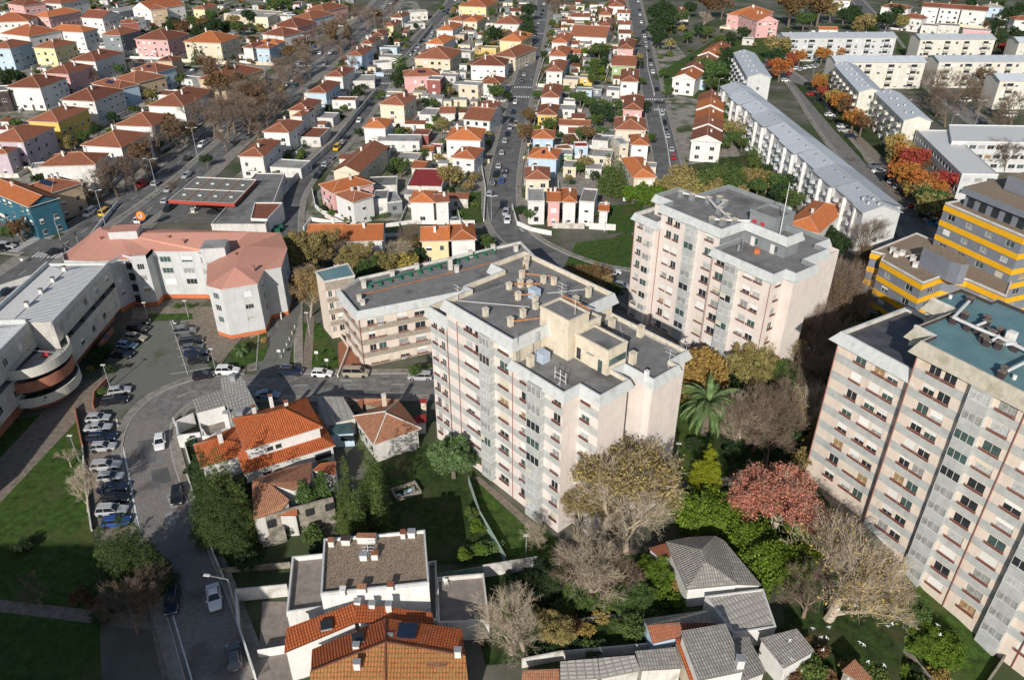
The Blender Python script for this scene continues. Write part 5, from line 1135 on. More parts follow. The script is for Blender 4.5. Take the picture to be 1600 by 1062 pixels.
T=[
# right of the avenue
((540.5,88),(566,88.5),(580,74),7,'blue','orange2','hip',RA_,0),((562,69),(581,69.5),(592,59),6,'white','redbrown','hip',RA_,0),((579,57.5),(600,57.5),(612,49),6,'cream','redbrown','hip',RA_,0),((597,41),(615,41.5),(624,33),6,'paleyellow','orange2','hip',RA_,0),((609.5,28),(629,28.5),(637,21),6,'white','orange2','hip',RA_,2),
((506,120),(536,121),(550,107),6.6,'white','redbrown','hip',RA_,0),((478,145.5),(510,146.5),(527,129),6.6,'blue','redbrown','hip',RA_,0),((449,173),(482.5,174),(499,157),6.6,'cream','redbrown','hip',RA_,0),((409,207),(452,208.5),(474,190),6.4,'white','orange2','hip',RA_,0),((455,182),(472,183),(489,170),6.0,'white','orange2','hip',RA_,0),((371,245),(412,246),(437,220),6.4,'white','orange2','hip',RA_,0),
# between left and middle streets
((521,304),(551,317.5),(585,306),6.2,'white','orange2','hip',RB_,0),((497.5,289),(519,303),(572,279),6.4,'pink','bright','hip',RB_,0),
((518,268),(562,271),(588,229),6.2,'cream','orange2','gy',RB_,0),((566,200.5),(603,201.5),(608,187),6,'white','bright','hip',RB_,0),((591,163.5),(632,166),(638,150),6.8,'cream','orange2','hip',RB_,0),((630,121),(689,119),(689,110),6.2,'pink','orange2','hip',RB_,3),
((646,91.5),(704,94),(706,79),6.4,'cream','orange2','hip',RB_,2),((664,68.5),(693,70),(698,58),6,'white','bright','hip',RB_,0),((681,47.5),(708,48.5),(711,38),6,'white','bright','hip',RB_,0),((699,32),(722,34),(724,26),5.8,'white','orange2','hip',RB_,2),((722,34),(746,35),(748,27),5.8,'cream','bright','hip',RB_,0),((715.5,10),(760,12),(761,2),6.5,'paleyellow','orange','hip',RB_,0),
((770,37.5),(812,39),(812,30),5.6,'white','orange2','hip',RB_,0),((779,64),(815,66),(815,53),6,'paleyellow','bright','hip',RB_,0),((769,87.5),(806,91),(808,73),6,'cream','orange2','hip',RB_,0),((734,102.5),(790,104),(790,93),6.3,'white','redbrown','hip',RB_,0),((749,131),(783,132.5),(783,122),6,'white','orange2','hip',RB_,0),
((738,174),(770,176),(771,160),4.6,'cream','orange2','hip',RB_,0),((722,187),(766,190.5),(767,170),5.4,'white','orange2','gx',RB_,0),((695,219),(752,220.5),(754,202),6.2,'white','bright','hip',RB_,0),((704,247),(742,250),(746,232),5.8,'white','orange','hip',RB_,1),((686,178),(712,178),9,3.4,'white','orange2','gx',RB_,0),
((638.5,317),(679,317.5),9,6.2,'white','bright','hip',RB_,0),((679.3,317.5),(703,316),7.5,6.2,'white','orange2','gx',RB_,0),((640,263),(662,265),8,3,'cream','orange','gx',RB_,0),((636,165),(652,167),6,3.2,'cream','orange','gx',RB_,0),((657,237),(676,238),6,3,'white','orange','gx',RB_,0),
((668,232),(690,233),5,2.8,'white','pitch','flat',RB_,0),
# between middle and right streets
((844,152.5),(875,153.5),(878,134),6.3,'white','orange2','hip',RC_,0),((838.5,180),(871,181),(874,165),6,'yellow','orange2','hip',RC_,0),((830.5,217),(866,218),(869,205),6.4,'blue','orange','hip',RC_,0),((819,281),(860,281.5),(862,262),6,'cream','orange2','hip',RC_,1),((823,247),(871,250),(872,234),5.4,'blue','bright','hip',RC_,1),((852,112),(880,113),(882,96),6,'white','orange2','hip',RC_,0),((857,88),(886,89),(888,75),6,'white','orange','hip',RC_,0),((861,67),(887,68),(887,54),6,'white','orange','hip',RC_,0),
((887,84),(908,84.5),7,3.2,'white','orange','gx',RC_,0),((890,57),(948,60),(948,50),4,'white','orange2','gx',RC_,0),((892,27),(923,27.5),8,4,'white','redbrown','gx',RC_,0),((924,49),(936,49),(934,21),4.2,'cream','redbrown','gy',RC_,0),((935,24),(956,24.5),(956,12),5.4,'cream','orange2','hip',RC_,0),((936,41),(957,41.5),(957,28),5.4,'white','orange2','hip',RC_,0),((950,10.5),(977,11),(977,0),6,'white','orange2','hip',RC_,0),
((964,21),(985,21.5),7,5.6,'white','redbrown','gx',RC_,0),((965,39),(986,39.5),8,5.6,'white','redbrown','gx',RC_,0),((966,53),(987,53.5),7,5.6,'white','redbrown','gx',RC_,0),((964,77),(990.5,78),(989,63),6.4,'pink','orange2','hip',RC_,0),((955,103),(994,104.5),(993,90),6.2,'green','orange2','gx',RC_,0),((968.5,128),(998.5,129),(997,110),6.4,'white','orange2','hip',RC_,0),((972,172),(1005,173.5),(1005,151),6.2,'pink','orange2','hip',RC_,0),
((960,203),(1011,204.5),(1009,186),6.4,'cream','orange2','hip',RC_,0),((985,227),(1015,228),(1014,212),6,'white','bright','hip',RC_,0),((967,228),(985,227),9,5.6,'cream','flat','flat',RC_,0),((989,279),(1027,278),(1024,246),5.6,'cream','bright','hip',RC_,0),((872,196),(923,198),6,3.2,'white','orange2','gx',RC_,0),((885,70),(905,70),6,3.2,'white','redbrown','gx',RC_,0),
((823,317),(853.5,317),11,6.4,'white','flat','flat',RC_,0),((853.8,316),(877,316.5),10,6.4,'pink','bright','gx',RC_,0),((877.3,316.5),(902,317),10.5,6.4,'white','bright','hip',RC_,0),((902.3,317),(931,319),11,6.6,'white','greytile','flat',RC_,0),((934,330),(952,331),5.5,4.6,'white','bright','gx',RC_,0),((896,231),(921,231),6,3,'blue','pitch','flat',RC_,0),((868,243),(896,244),7,3,'green','flat','flat',RC_,0),((855,140),(875,141),6,3,'cream','flat','flat',RC_,0),((878,160),(900,161),6,3,'white','flat','flat',RC_,0),
# terraces above the central tower
# left of the avenue, first row
((-30,294),(44,325),(77,303),7.5,'teal','bright','gx',RL1,0),((41,292),(80,303),(111,281),6.6,'tan','orange2','hip',RL1,5),((60,261),(150,258.5),(175,240),6.2,'white','orange2','hip',RL1,0),((125,228),(190,232),(225,208),6.4,'white','orange2','hip',RL1,2),((178,197),(238,199),(263,180),6.4,'white','orange2','hip',RL1,0),((229,166),(288,168),(322,140),6.6,'white','orange2','hip',RL1,2),((308,124),(350,129),(394,101),6.2,'tan','orange2','hip',RL1,0),((378,75),(395,76),(412,67),5.6,'white','redbrown','hip',RL1,0),((398,76),(421,77),(433,71),6,'blue','orange2','hip',RL1,0),((400,68),(433,70),(445,65),5.4,'white','bright','hip',RL1,2),((408,54),(443,58),(460,49),6.2,'white','redbrown','hip',RL1,0),((423,42),(465,44.5),(482,34),6.4,'pink','redbrown','hip',RL1,0),((455,29),(487,31.5),(507,21),6.4,'blue','orange2','hip',RL1,3),((475,17),(506,19.5),(530,8),6.4,'pink','orange2','hip',RL1,1),
((-25,222),(37,223.5),(76,199),7,'lilac','orange2','hip',RL2,0),((41,190),(91,192),(132,170),6.6,'yellow','orange2','hip',RL2,0),((93,157),(148,159.5),(184,140),7,'white','redbrown','hip',RL2,0),((142,131.5),(186,140),(206,130),6.6,'blue','orange2','hip',RL2,4),((172,126),(210,132),(244,117),6.2,'tan','orange2','hip',RL2,0),((205,110),(246,114),(263,104),6.6,'blue','redbrown','hip',RL2,2),((243,96),(269,97),(293,91),6,'tan','redbrown','hip',RL2,2),
((8,137),(63,138.5),(96,122),7.4,'white','redbrown','hip',RL3,0),((64,115),(107,117),(138,103),6.6,'pink','redbrown','hip',RL3,0),((108,95),(149,97),(180,82),6.6,'white','redbrown','hip',RL3,0),((157,55),(188,56.5),(210,47),8,'grey','orange2','hip',RL3,1),((209,62),(262,64),(292,53),7.5,'pink','redbrown','hip',RL3,0),((286,66),(345,68.5),(363,57),7.8,'cream','bright','hip',RL3,0),((-16,242),(12,241.5),(22,231),5.5,'lilac','orange2','hip',RL3,0),
((50,75),(85,76.5),(109,66),8.5,'paleyellow','orange2','hip',RL4,1),((71,49),(130,51.5),(141,45),8.5,'white','bright','hip',RL4,0),((125,28),(160,30),(192,24),9,'white','redbrown','gx',RL4,0),((0,53),(45,58),(54,44),9,'white','orange','hip',RL4,0),((-20,76),(16,77),(25,66),9,'blue','orange2','hip',RL4,0),((-20,36),(45,34),(66,26),8,'white','orange','hip',RL4,0),((50,26.5),(76,28),(120,15),8,'pink','bright','hip',RL4,0),((235,16.5),(262,14),(293,5),9,'tan','orange2','hip',RL4,0),((205,13),(235,16.5),(250,2),9,'white','orange','gy',RL4,0),((10,6),(36,10),(62,4),9,'pink','redbrown','hip',RL4,0),((188,38),(217,36),(223,32),6.5,'brick','redbrown','hip',RL4,0),((300,15),(320,15.5),(336,9),6,'paleyellow','orange2','hip',RL4,0),((192,31),(205,32),(235,28),5.5,'white','flat','flat',RL4,0),((160,18),(186,20),(200,8),6,'grey','flat','flat',RL4,0),((60,5),(95,7),(120,-2),8,'white','orange2','hip',RL4,0),
# beyond the meadow
((1135,23),(1184,28),(1183,14),8,'pink','bright','hip',RD_,0),((1183,34),(1218,33),(1214,14),9,'pink','bright','gy',RD_,0),((1057,20),(1070,20.5),(1070,12),5,'cream','orange2','gx',RD_,0),((1279,47),(1310,47.5),6,3,'white','bright','gx',RD_,0),((1405,27),(1441,31),10,7,'white','redbrown','hip',RD_,0),((1376,11),(1420,15),9,6.5,'white','redbrown','hip',RD_,0),((1585,32),(1625,33),9,6,'white','orange2','hip',RD_,0),((1540,12),(1570,13),9,6,'blue','flat','hip',RD_,0),((1300,1),(1330,2),9,6,'white','redbrown','hip',RD_,0),
]
for t in T:
    A,B_,C_,h_,wl,rf,kd,rw_,so=t
    if rw_ in (RL1,RL2,RL3,RL4): h_+=1.5
    if rw_==RA_: h_+=0.6
    if rw_ in (RB_,RC_) and h_>5.3 and kd!='flat': h_+=rh.choice([0,0.3,0.6])
    house(A,B_,C_,h_,wl,rf,kd,row=rw_,solar=so,chim=(0 if h_<4 or kd=='flat' else rh.choice([1,1,2])))
# terraces
for i,(x0,x1,y0,y1,yb,wl,rf) in enumerate([(476,537,379,378,12,'white','bright'),(538,599,378.5,376.5,11,'white','bright')]):
    house((x0,y0),(x1,y1),yb,5.2,wl,rf,'gx',label='white low house under orange gable roof, %s half of the pair behind the yellowing trees'%('left' if i==0 else 'right'),group='paired houses behind the trees')
house((656,378),(703,377),10,6.4,'paleyellow','bright','gx',label='pale yellow house with balcony, left half of the pair behind the long dark roof',group='paired houses behind the block')
house((703,377),(745,375),10,6.4,'white','bright','hip',label='pale grey-white house, right half of the pair behind the long dark roof',group='paired houses behind the block')
for nm,(ax,ay),(bx,by),y_far,n in (('nearer',(1079,220),(1128,223.5),148,5),('farther',(1050,122),(1087,125.5),68,5)):
    a=G(ax,ay,6.8);b=G(bx,by,6.8);c=G(bx-20,y_far,6.8); L=(c.y-b.y); d=(b-a).xy.normalized(); nn=Vector((-d.y,d.x))
    for k in range(n):
        o=a.xy+nn*(L*k/n); 
        # convert to a house from world corner
        W_=(b-a).xy.length; D=L/n-0.04
        r=root('row_house',(o.x,o.y,0),math.atan2(d.y,d.x)); r['category']='row house'; r['group']='row houses right of the right street'
        off=[0,0.35,-0.1,0.4,0.15][k]
        mb=MB(); mb.b2(0.35,W_-0.35,0.0,D,-0.3,6.6+off,M['white']); mb.build('wall',r)
        rf=['orange2','orange2','bright','bright','orange2'][k] if nm=='nearer' else ['bright','redbrown','orange2','bright','orange'][k]
        ra,rb,_=hipmesh(W_,D,0.3,2.1,rf,'gy'); ro=ra.build('roof',r,(0,0,6.6+off)); rb.build('ridge_cap',ro)
        mb=MB(); mb.poly([(0.35,0,6.6+off),(W_-0.35,0,6.6+off),(W_/2,0,8.6+off)],M['white']); 
        for q_ in ((0,W_/2),(W_,W_/2)):
            pass
        mb.build('gable',r)
        mb=MB(); mb.hexa([(0,-0.12,6.5+off),(W_/2,-0.12,8.7+off),(W_/2,0.12,8.7+off),(0,0.12,6.5+off),(0,-0.12,6.95+off),(W_/2,-0.12,9.05+off),(W_/2,0.12,9.05+off),(0,0.12,6.95+off)],M['white']); mb.hexa([(W_/2,-0.12,8.7+off),(W_,-0.12,6.5+off),(W_,0.12,6.5+off),(W_/2,0.12,8.7+off),(W_/2,-0.12,9.05+off),(W_,-0.12,6.95+off),(W_,0.12,6.95+off),(W_/2,0.12,9.05+off)],M['white']); mb.build('party_wall',r)
        vent(r,W_*0.62,D*0.5,8.2,0.5,0.5,0.9,'white','white2','chimney')
        if k==0:
            for z in (1.0,4.0):
                for x in (0.22,0.68): ob('window',hwin(1.5,1.25,'n'),r,(W_*x-0.4,0.0,z))
        for z in (1.0,4.0):
            for y in (D*0.3,D*0.7): ob('window',hwin(1.2,1.25,'s'),r,(0.35,y+0.6,z),-math.pi/2)
        r['label']='white row house with orange roof, %s from near end of the %s terrace'%(ordn(k),nm)
        occ((o.x+W_/2,o.y+D/2),W_*0.55)
# white townhouses with red roofs, upper right
for k,(x0,y0,x1,y1) in enumerate([(1440,11,1468,13),(1468,13,1502,15.5),(1502,15.5,1543,18.5)]):
    house((x0,y0),(x1,y1),9,9.5,'white','redbrown','gx',label='white three-storey townhouse with red-brown roof, %s of the upper right terrace'%['left end','middle','right end'][k],group='townhouses in the upper right terrace')
house((1224,352),(1280,366),(1262,312),6,'white','bright','hip',label='bright orange hip-roofed house half hidden behind the rear apartment tower',chim=1)
house((-30,145),(13,143),(23,134),8,'dbrown','felt','flat',label='dark brown flat-roofed block cut by the left edge',chim=0)
house((665,125.5),(689,126.5),8,7,'brick','felt','flat',label='brick-red modern cube house with roof solar panels beside the pink house',chim=0)
house((714,133.5),(748,136),8,6.6,'cream','flat','flat',label='cream flat-roofed box house with two small windows, near the green tree',chim=0)
# low annexes and garages seen between the houses
AN=[((620,249),(652,250.5),7,3,'white','flat'),((589,221.5),(655,222),8,3.4,'white','flat'),((636,292),(690,293),16,3,'white2','pitch'),((576,292),(620,290.5),8,3,'white2','felt'),((583,312),(605,311.5),7,4.6,'white','felt'),((605,318),(628,315),8,3.4,'grey','flat'),((655,180),(680,181),10,3.4,'white','flat'),((643,211),(669,212),7,3.2,'brick','orange2'),((516,157.5),(555,158),6,3.2,'white','orange2'),
((545,128),(585,127),12,3.2,'white','flat'),((592,90),(622,91),8,3.2,'white','flat'),((588,100),(612,98),7,3,'white','flat'),((592,75),(620,76),6,3,'blue','flat'),((635,39),(664,37),10,3,'white2','flat'),((640,20),(668,19),8,5,'white','flat'),((697,55),(725,56),9,3.4,'tan','flat'),((700,82),(735,84),7,3,'white','flat'),((752,76),(775,77),7,4,'yellow','flat'),((742,75),(752,80),4,3,'yellow','orange2'),((686,120),(712,121),7,3,'white','flat'),
((422,262),(470,265),8,3,'white','flat'),((466,215),(500,216),12,3.2,'white2','orange2'),((490,185),(520,186),8,3,'white2','flat'),((880,125),(903,126),7,3.4,'cream','flat'),((904,122),(925,123),7,3.2,'yellow','flat'),((900,142),(925,143),6,3.2,'blue','flat'),((925,140),(940,141),6,2.8,'grey','felt'),((948,142),(968,143),7,3,'white','flat'),((925,220),(950,222),8,3,'white','felt'),((940,212),(965,213),7,3.4,'grey','felt'),
((872,172),(898,173),8,3,'white','flat'),((873,235),(895,233),5,3,'white','orange2'),((925,245),(955,247),8,3,'white','flat'),((880,262),(900,263),7,3,'white','flat'),((915,265),(940,266),6,2.8,'white2','flat'),((1085,125),(1100,127),5,4,'blue','flat'),((1010,262),(1025,263),5,3,'white','flat'),((645,330),(665,331),4,2.6,'white2','flat'),
((350,22),(405,27),22,5,'cream','slab'),((398,27.5),(418,28),14,6,'cream','flat'),((425,26),(455,27),8,4,'white','flat'),((1465,40),(1500,42),8,4.5,'white2','felt'),((1505,47),(1548,50),8,4,'pink','flat'),((1440,40),(1465,42),8,5,'white','felt'),((1160,62),(1178,63),6,3,'white2','flat'),((270,122),(300,126),6,3,'white','flat'),((238,148),(262,150),8,3,'white','orange2'),((48,265),(75,262),6,2.8,'white','flat')]
for A,B_,D_,h_,wl,rf in AN:
    a=G(*A,h_);b=G(*B_,h_);d=(b-a).xy.normalized();n=Vector((-d.y,d.x))*D_
    P=[a.xy,b.xy,b.xy+n,a.xy+n]
    wl=rh.choice(['white','white2','wall','cream']) if wl=='white' and rh.random()<0.6 else wl
    r=lowbuilding('annexe_building',P,h_,wl,rf,None,None,par=0.3,wins=(3.2,1.2),rows=[1.7],sh=0.3,cop='white2')
    for key in ('label','category'):
        if key in r: del r[key]
    pend(r,'low %s annexe with %s roof'%(WN.get(wl,'off-white'),'tiled' if rf=='orange2' else 'flat '+RN[rf]),'annexe',a)
# ---------------------------------------------------------------- small houses in the foreground
z1=lambda x,y:(280+x/6.64,580+y/6.64); z2=lambda x,y:(480+x/6.64,600+y/6.64); z3=lambda x,y:(380+x/6.64,720+y/6.64); z4=lambda x,y:(400+x/3.9775,795+y/3.9775); z5=lambda x,y:(800+x/3.9775,795+y/3.9775)
# orange hip-roofed house, two storeys over a wider lower roof
a=G(*z1(680,830),6.6)
H2=house(z1(680,830),z1(1490,585),9.2,6.6,'white','bright2','hip',label='big white house with bright orange hip roof above a lower tiled skirt roof',chim=0,nw=False,rise=2.3,rg='bright')
for x,z,w_ in ((3.3,5.0,0.9),(4.6,5.0,0.9)): ob('window',hwin(w_,0.75,'d'),H2,(x,0.45,z))
mb=MB(); mb.b2(-0.6,13.0,-1.2,8,-0.3,3.6,M['white']); mb.b2(-6.2,-0.61,3.5,9.5,-0.3,3.6,M['white']); mb.build('lower_wall',H2)
def roofpoly(par,pts,m,name='roof',th=0.16):
    mb=MB(); P=[Vector(p) for p in pts]; mb.tpoly(P,M[m]); n=len(P)
    for i in range(n): u,v=P[i],P[(i+1)%n]; mb.poly([u-Vector((0,0,th)),v-Vector((0,0,th)),v,u],M['white2'])
    mb.build(name,par)
roofpoly(H2,[(-1.0,-1.6,3.7),(13.4,-1.6,3.7),(11.8,0.5,4.6),(0.45,0.5,4.6)],'bright2'); roofpoly(H2,[(13.4,-1.6,3.7),(13.4,8.4,3.7),(11.8,8.4,4.6),(11.8,0.5,4.6)],'bright2'); roofpoly(H2,[(-1.0,3.0,3.7),(-1.0,-1.6,3.7),(0.45,0.5,4.6),(0.45,4.5,4.6)],'bright2')
roofpoly(H2,[(-6.6,3.0,3.7),(-1.0,3.0,3.7),(0.45,4.5,4.9),(-3,7,5.4)],'bright2'); roofpoly(H2,[(-6.6,9.5,3.7),(-6.6,3.0,3.7),(-3,7,5.4)],'bright2'); roofpoly(H2,[(-3,7,5.4),(0.45,4.5,4.9),(0.45,9.6,4.9),(-6.6,9.6,3.7)],'bright2')
for x,y,h_ in ((3.4,7.8,2.6),(8.3,6.6,2.6),(6.4,8.9,3.0)): vent(H2,x,y,6.8,0.55,0.55,h_-0.6,'white','orange2','chimney')
vent(H2,-2.6,6.2,3.6,0.7,0.7,3.2,'white','flat','chimney')
ob('window',hwin(1.2,1.3,'d'),H2,(1.8,-1.2,1.2)); mb=MB(); mb.b2(3.6,4.7,-1.26,-1.19,0.1,2.4,M['dalu']); mb.build('door',H2); ob('window',hwin(2.6,1.3,'d'),H2,(10,-1.2,1.5))
# white modern house with slate roof
P=pxP([z1(180,420),z1(470,345),z1(560,590),z1(330,700)],3.4)
H1=slabhouse('house',[[(*z1(125,290),6.3),(*z1(180,425),6.3),(*z1(480,345),6.3),(*z1(440,185),6.3)],[(*z1(440,185),6.3),(*z1(480,345),6.3),(*z1(620,560),6.3),(*z1(820,390),6.3)],[(*z1(425,70),6.3),(*z1(440,185),6.3),(*z1(820,390),6.3),(*z1(625,5),6.3)]],'white','slab','white modern house with weathered slab roof and a sunken corner terrace','house')
H1o=H1.location
def wbox(par,P,z0,z1_,m,name='wall',top=None):
    mb=MB(); pl=[tuple(Vector(p[:2])-par.location.xy) for p in P]
    if sum(a[0]*b[1]-b[0]*a[1] for a,b in zip(pl,pl[1:]+pl[:1]))<0: pl=pl[::-1]
    mb.prism(pl,z0,z1_,M[m],M[top] if top else None); mb.build(name,par)
wbox(H1,pxP([z1(215,545),z1(490,490),z1(560,590),z1(330,690)],3.2),0,3.0,'white','terrace_wall','terr')
def wline(par,P,z0,z1_,t,m,name='parapet'):
    mb=MB(); o=par.location if par else Vector((0,0,0))
    for a,b in zip(P,P[1:]):
        a=Vector(a[:2])-o.xy;b=Vector(b[:2])-o.xy; d=(b-a); L=d.length
        if L<0.05: continue
        d/=L; n=Vector((-d.y,d.x))*t/2; a=a-d*t*0.48; b=b+d*t*0.48
        mb.hexa([(*(a-n),z0),(*(b-n),z0),(*(b+n),z0),(*(a+n),z0),(*(a-n),z1_),(*(b-n),z1_),(*(b+n),z1_),(*(a+n),z1_)],M[m])
    return mb.build(name,par)
wline(H1,pxP([z1(215,545),z1(250,700),z1(330,700),z1(560,590)],3.2),3.0,3.9,0.2,'white')
p=G(*z1(255,540),3.1); mb=MB(); mb.box((p.x-H1o.x+1.0,p.y-H1o.y+0.9,4.1),(1.0,0.1,2.1),M['glassg'],math.radians(-10)); mb.build('terrace_door',H1)
for xy in ((560,85),(640,460)): p=G(*z1(*xy),6.4)-H1o; vent(H1,p.x,p.y,6.3,0.9,0.7,0.9,'metal','metal','chimney')
p=G(*z1(525,600),3.2)-H1o; vent(H1,p.x,p.y,0.0,0.8,0.8,6.6,'white','flat','chimney')
r=root('house_porch',G(*z1(0,640)),0,'white walled entrance court left of the modern white house','walled court')
wline(r,pxP([z1(170,560),z1(0,640),z1(20,790),z1(240,760)],0),0,2.6,0.25,'white','wall'); 
# grey roofed store and blue conservatory
H3=slabhouse('shed',[[(*z2(185,420),3.6),(*z2(505,345),3.6),(*z2(370,130),4.2),(*z2(85,125),4.2)]],'white2','slab','grey slab-roofed old store between two orange-roofed houses','store')
c=slabhouse('conservatory',[[(*z2(235,520),2.9),(*z2(490,500),2.9),(*z2(440,400),3.2),(*z2(220,430),3.2)]],'blue','glassg','blue-white conservatory with glazed roof in front of the grey store','conservatory')
for k in range(4): mb=MB(); p=G(*z2(330+45*k,560),1.8)-c.location; mb.box((p.x,p.y,1.8),(0.8,0.08,1.1),M['glass'],math.radians(12)); mb.build('window',c)
# old orange-tiled house in the middle
H4=house(z2(690,640),z2(1185,465),(0,0) if False else 9.0,4.0,'white2','oldtile','hip',label='small old house with patchy orange hip roof and white ridge, beside the round tree',chim=0,nw=False,rise=2.0,rg='white2')
vent(H4,5.6,8.6,4.0,0.6,0.6,2.6,'cream','white2','chimney')
for y in (2,4.5,7): ob('window',hwin(1.0,1.2,'n'),H4,(0.45,y+0.5,1.3),-math.pi/2)
slabhouse('shed',[[(*z2(480,150),2.4),(*z2(575,240),2.4),(*z2(580,150),3.0),(*z2(400,140),3.0)],[(*z2(590,200),2.4),(*z2(800,250),2.6),(*z2(870,150),3.0),(*z2(585,145),3.0)],[(*z2(800,240),3.2),(*z2(1000,270),3.2),(*z2(950,150),3.4),(*z2(870,160),3.4)]],'stone',['orange2','oldtile','oldtile'],'long ruined tiled sheds along the street behind the small old house','shed')
slabhouse('shed',[[(*z2(1130,400),2.6),(*z2(1235,390),2.6),(*z2(1235,310),2.8),(*z2(1110,320),2.8)]],'white2','pitch','small red-roofed shed beside the base of the central tower','shed')
slabhouse('gate_lodge',[[(*z2(1170,190),2.8),(*z2(1240,190),2.8),(*z2(1240,150),2.9),(*z2(1165,150),2.9)]],'cream','pitch','tiny cream lodge with red edge at the street','shed')
# ruined house
H5=slabhouse('ruined_house',[[(*z3(105,605),5.0),(*z3(400,505),5.0),(*z3(480,400),5.8),(*z3(270,230),6.6)],[(*z3(105,605),5.0),(*z3(270,230),6.6),(*z3(90,205),5.2),(*z3(110,400),5.1)],[(*z3(270,230),6.6),(*z3(520,300),6.2),(*z3(700,200),6.2),(*z3(715,0),5.2)],[(*z3(90,205),5.2),(*z3(270,230),6.6),(*z3(715,5),5.2),(*z3(400,80),5.2)],[(*z3(720,90),5.8),(*z3(960,140),5.2),(*z3(965,0),5.2),(*z3(800,20),5.8)],[(*z3(360,560),4.3),(*z3(560,560),4.0),(*z3(560,500),4.6),(*z3(400,500),4.8)]],'white2',['oldtile','oldtile','oldtile','oldtile','orange','orange'],'ruined house with collapsed tiled roof open to weeds inside','ruined house')
A_=G(*z3(105,605),5.0).xy;B_=G(*z3(935,385),5.0).xy
dd=(B_-A_).normalized(); nn=Vector((-dd.y,dd.x))
r5_=H5.location; mb=MB()
a=A_-r5_.xy+nn*0.3; b=B_-r5_.xy+nn*0.3
mb.hexa([(*a,0),(*b,0),(*(b+nn*0.4),0),(*(a+nn*0.4),0),(*a,4.75),(*b,4.75),(*(b+nn*0.4),4.75),(*(a+nn*0.4),4.75)],M['stone']); mb.build('front_wall',H5)
for s_,z_,w_,h_ in ((1.6,2.6,1.1,1.4),(7.0,2.9,1.1,1.3),(9.8,2.9,1.1,1.3),(7.2,0.9,1.0,0.7)): addwin(H5,(*A_,),(*B_,),z_,s_,w_,h_,2,'dalu','dbrown' if False else 'glass')
mb=MB(); 
for k in range(8): p=a+dd*(3.6-0.42*k)-nn*0.6; mb.box((p.x,p.y,1.25-0.15*k+0.0),(0.42,1.1,2.5-0.3*k),M['stone'],math.atan2(dd.y,dd.x))
mb.build('stair',H5)
# gravel-roofed white house with terraces
P=pxP([z4(405,540),z4(1075,470),z4(1050,145),z4(425,200)],7.6)
H6=lowbuilding('house',P,7.6,'white','gravel','white house with brown gravel roof edged by white chimneys','house',par=0.5,cop='w4')
H6o=H6.location
for x,y,w_,tp in ((470,215,0.7,'oldtile'),(560,205,1.1,'dbrown'),(690,195,2.4,'oldtile'),(915,165,0.6,'orange2'),(968,160,0.9,'metal'),(670,300,0.9,'metal'),(740,295,0.8,'orange2'),(542,520,0.6,'white'),(660,505,1.0,'oldtile'),(838,490,0.7,'orange2')):
    p=G(*z4(x,y),7.9)-H6o; vent(H6,p.x,p.y,7.6,w_,0.7,0.9 if w_<2 else 1.1,'white',tp,'chimney')
antenna(H6,(G(*z4(700,290),7.9)-H6o).x,(G(*z4(700,290),7.9)-H6o).y,7.6,2.6,4)
r=lowbuilding('terrace_block',pxP([z4(195,665),z4(435,630),z4(425,300),z4(230,320)],3.2),3.2,'white','terr','tiled roof terrace on the left flank of the gravel-roofed house','terrace',par=0.8)
r=lowbuilding('terrace_block',pxP([z4(1135,725),z4(1450,715),z4(1415,420),z4(1125,445)],2.8),2.8,'white2','terr','large tiled terrace with a white plastic chair right of the gravel-roofed house','terrace',par=0.7)
r=lowbuilding('walkway_block',pxP([z4(1075,700),z4(1130,715),z4(1120,340),z4(1070,350)],2.6),2.6,'white2','terr','narrow side terrace between the gravel-roofed house and the large terrace','terrace',par=0.7)
r=root('plastic_chair',G(*z4(1182,470),2.9)+Vector((0,0,0)),0.3,'white plastic chair standing on the tiled terrace','chair')
mb=MB(); mb.b2(-0.25,0.25,-0.25,0.25,0.40,0.44,M['white']); mb.build('seat',r); mb=MB(); mb.b2(-0.25,0.25,0.21,0.25,0.44,0.9,M['white']); mb.build('backrest',r)
for e in (-1,1):
    for f in (-1,1): mb=MB(); mb.b2(e*0.22-0.02,e*0.22+0.02,f*0.22-0.02,f*0.22+0.02,0,0.40,M['white']); mb.build('leg',r)
# orange tiled houses at the bottom
H7=slabhouse('house',[[(*z4(175,890),5.6),(*z4(625,702),6.6),(*z4(608,582),6.9),(*z4(188,738),5.9)],[(*z4(625,702),6.6),(*z4(1105,708),5.6),(*z4(1095,640),5.8),(*z4(608,582),6.9)]],'white','bright2','white house with narrow orange tiled roof and roof windows, right below the gravel roof','house')
H8=slabhouse('house',[[(*z4(340,1005),6.8),(*z4(806,822),8.0),(*z4(806,675),7.0),(*z4(348,870),5.9)],[(*z4(806,822),8.0),(*z4(1300,905),7.0),(*z4(1280,742),6.2),(*z4(806,675),7.0)],[(*z4(330,1200),4.6),(*z4(806,1200),4.8),(*z4(806,824),8.0),(*z4(335,1008),6.8)],[(*z4(806,1200),4.8),(*z4(1330,1200),4.4),(*z4(1302,908),7.0),(*z4(806,824),8.0)]],'white',['bright2','bright2','mossy','mossy'],'big house with mossy orange tile roof cut by the bottom edge','house')
for H_,x,y in ((H7,435,715),(H8,635,815)):
    p=G(*z4(x,y),6.9)-H_.location; mb=MB(); mb.box((p.x,p.y,6.75 if H_ is H7 else 7.35),(1.3,1.4,0.3),M['metal'],math.radians(14),M['glass']); mb.build('roof_window',H_)
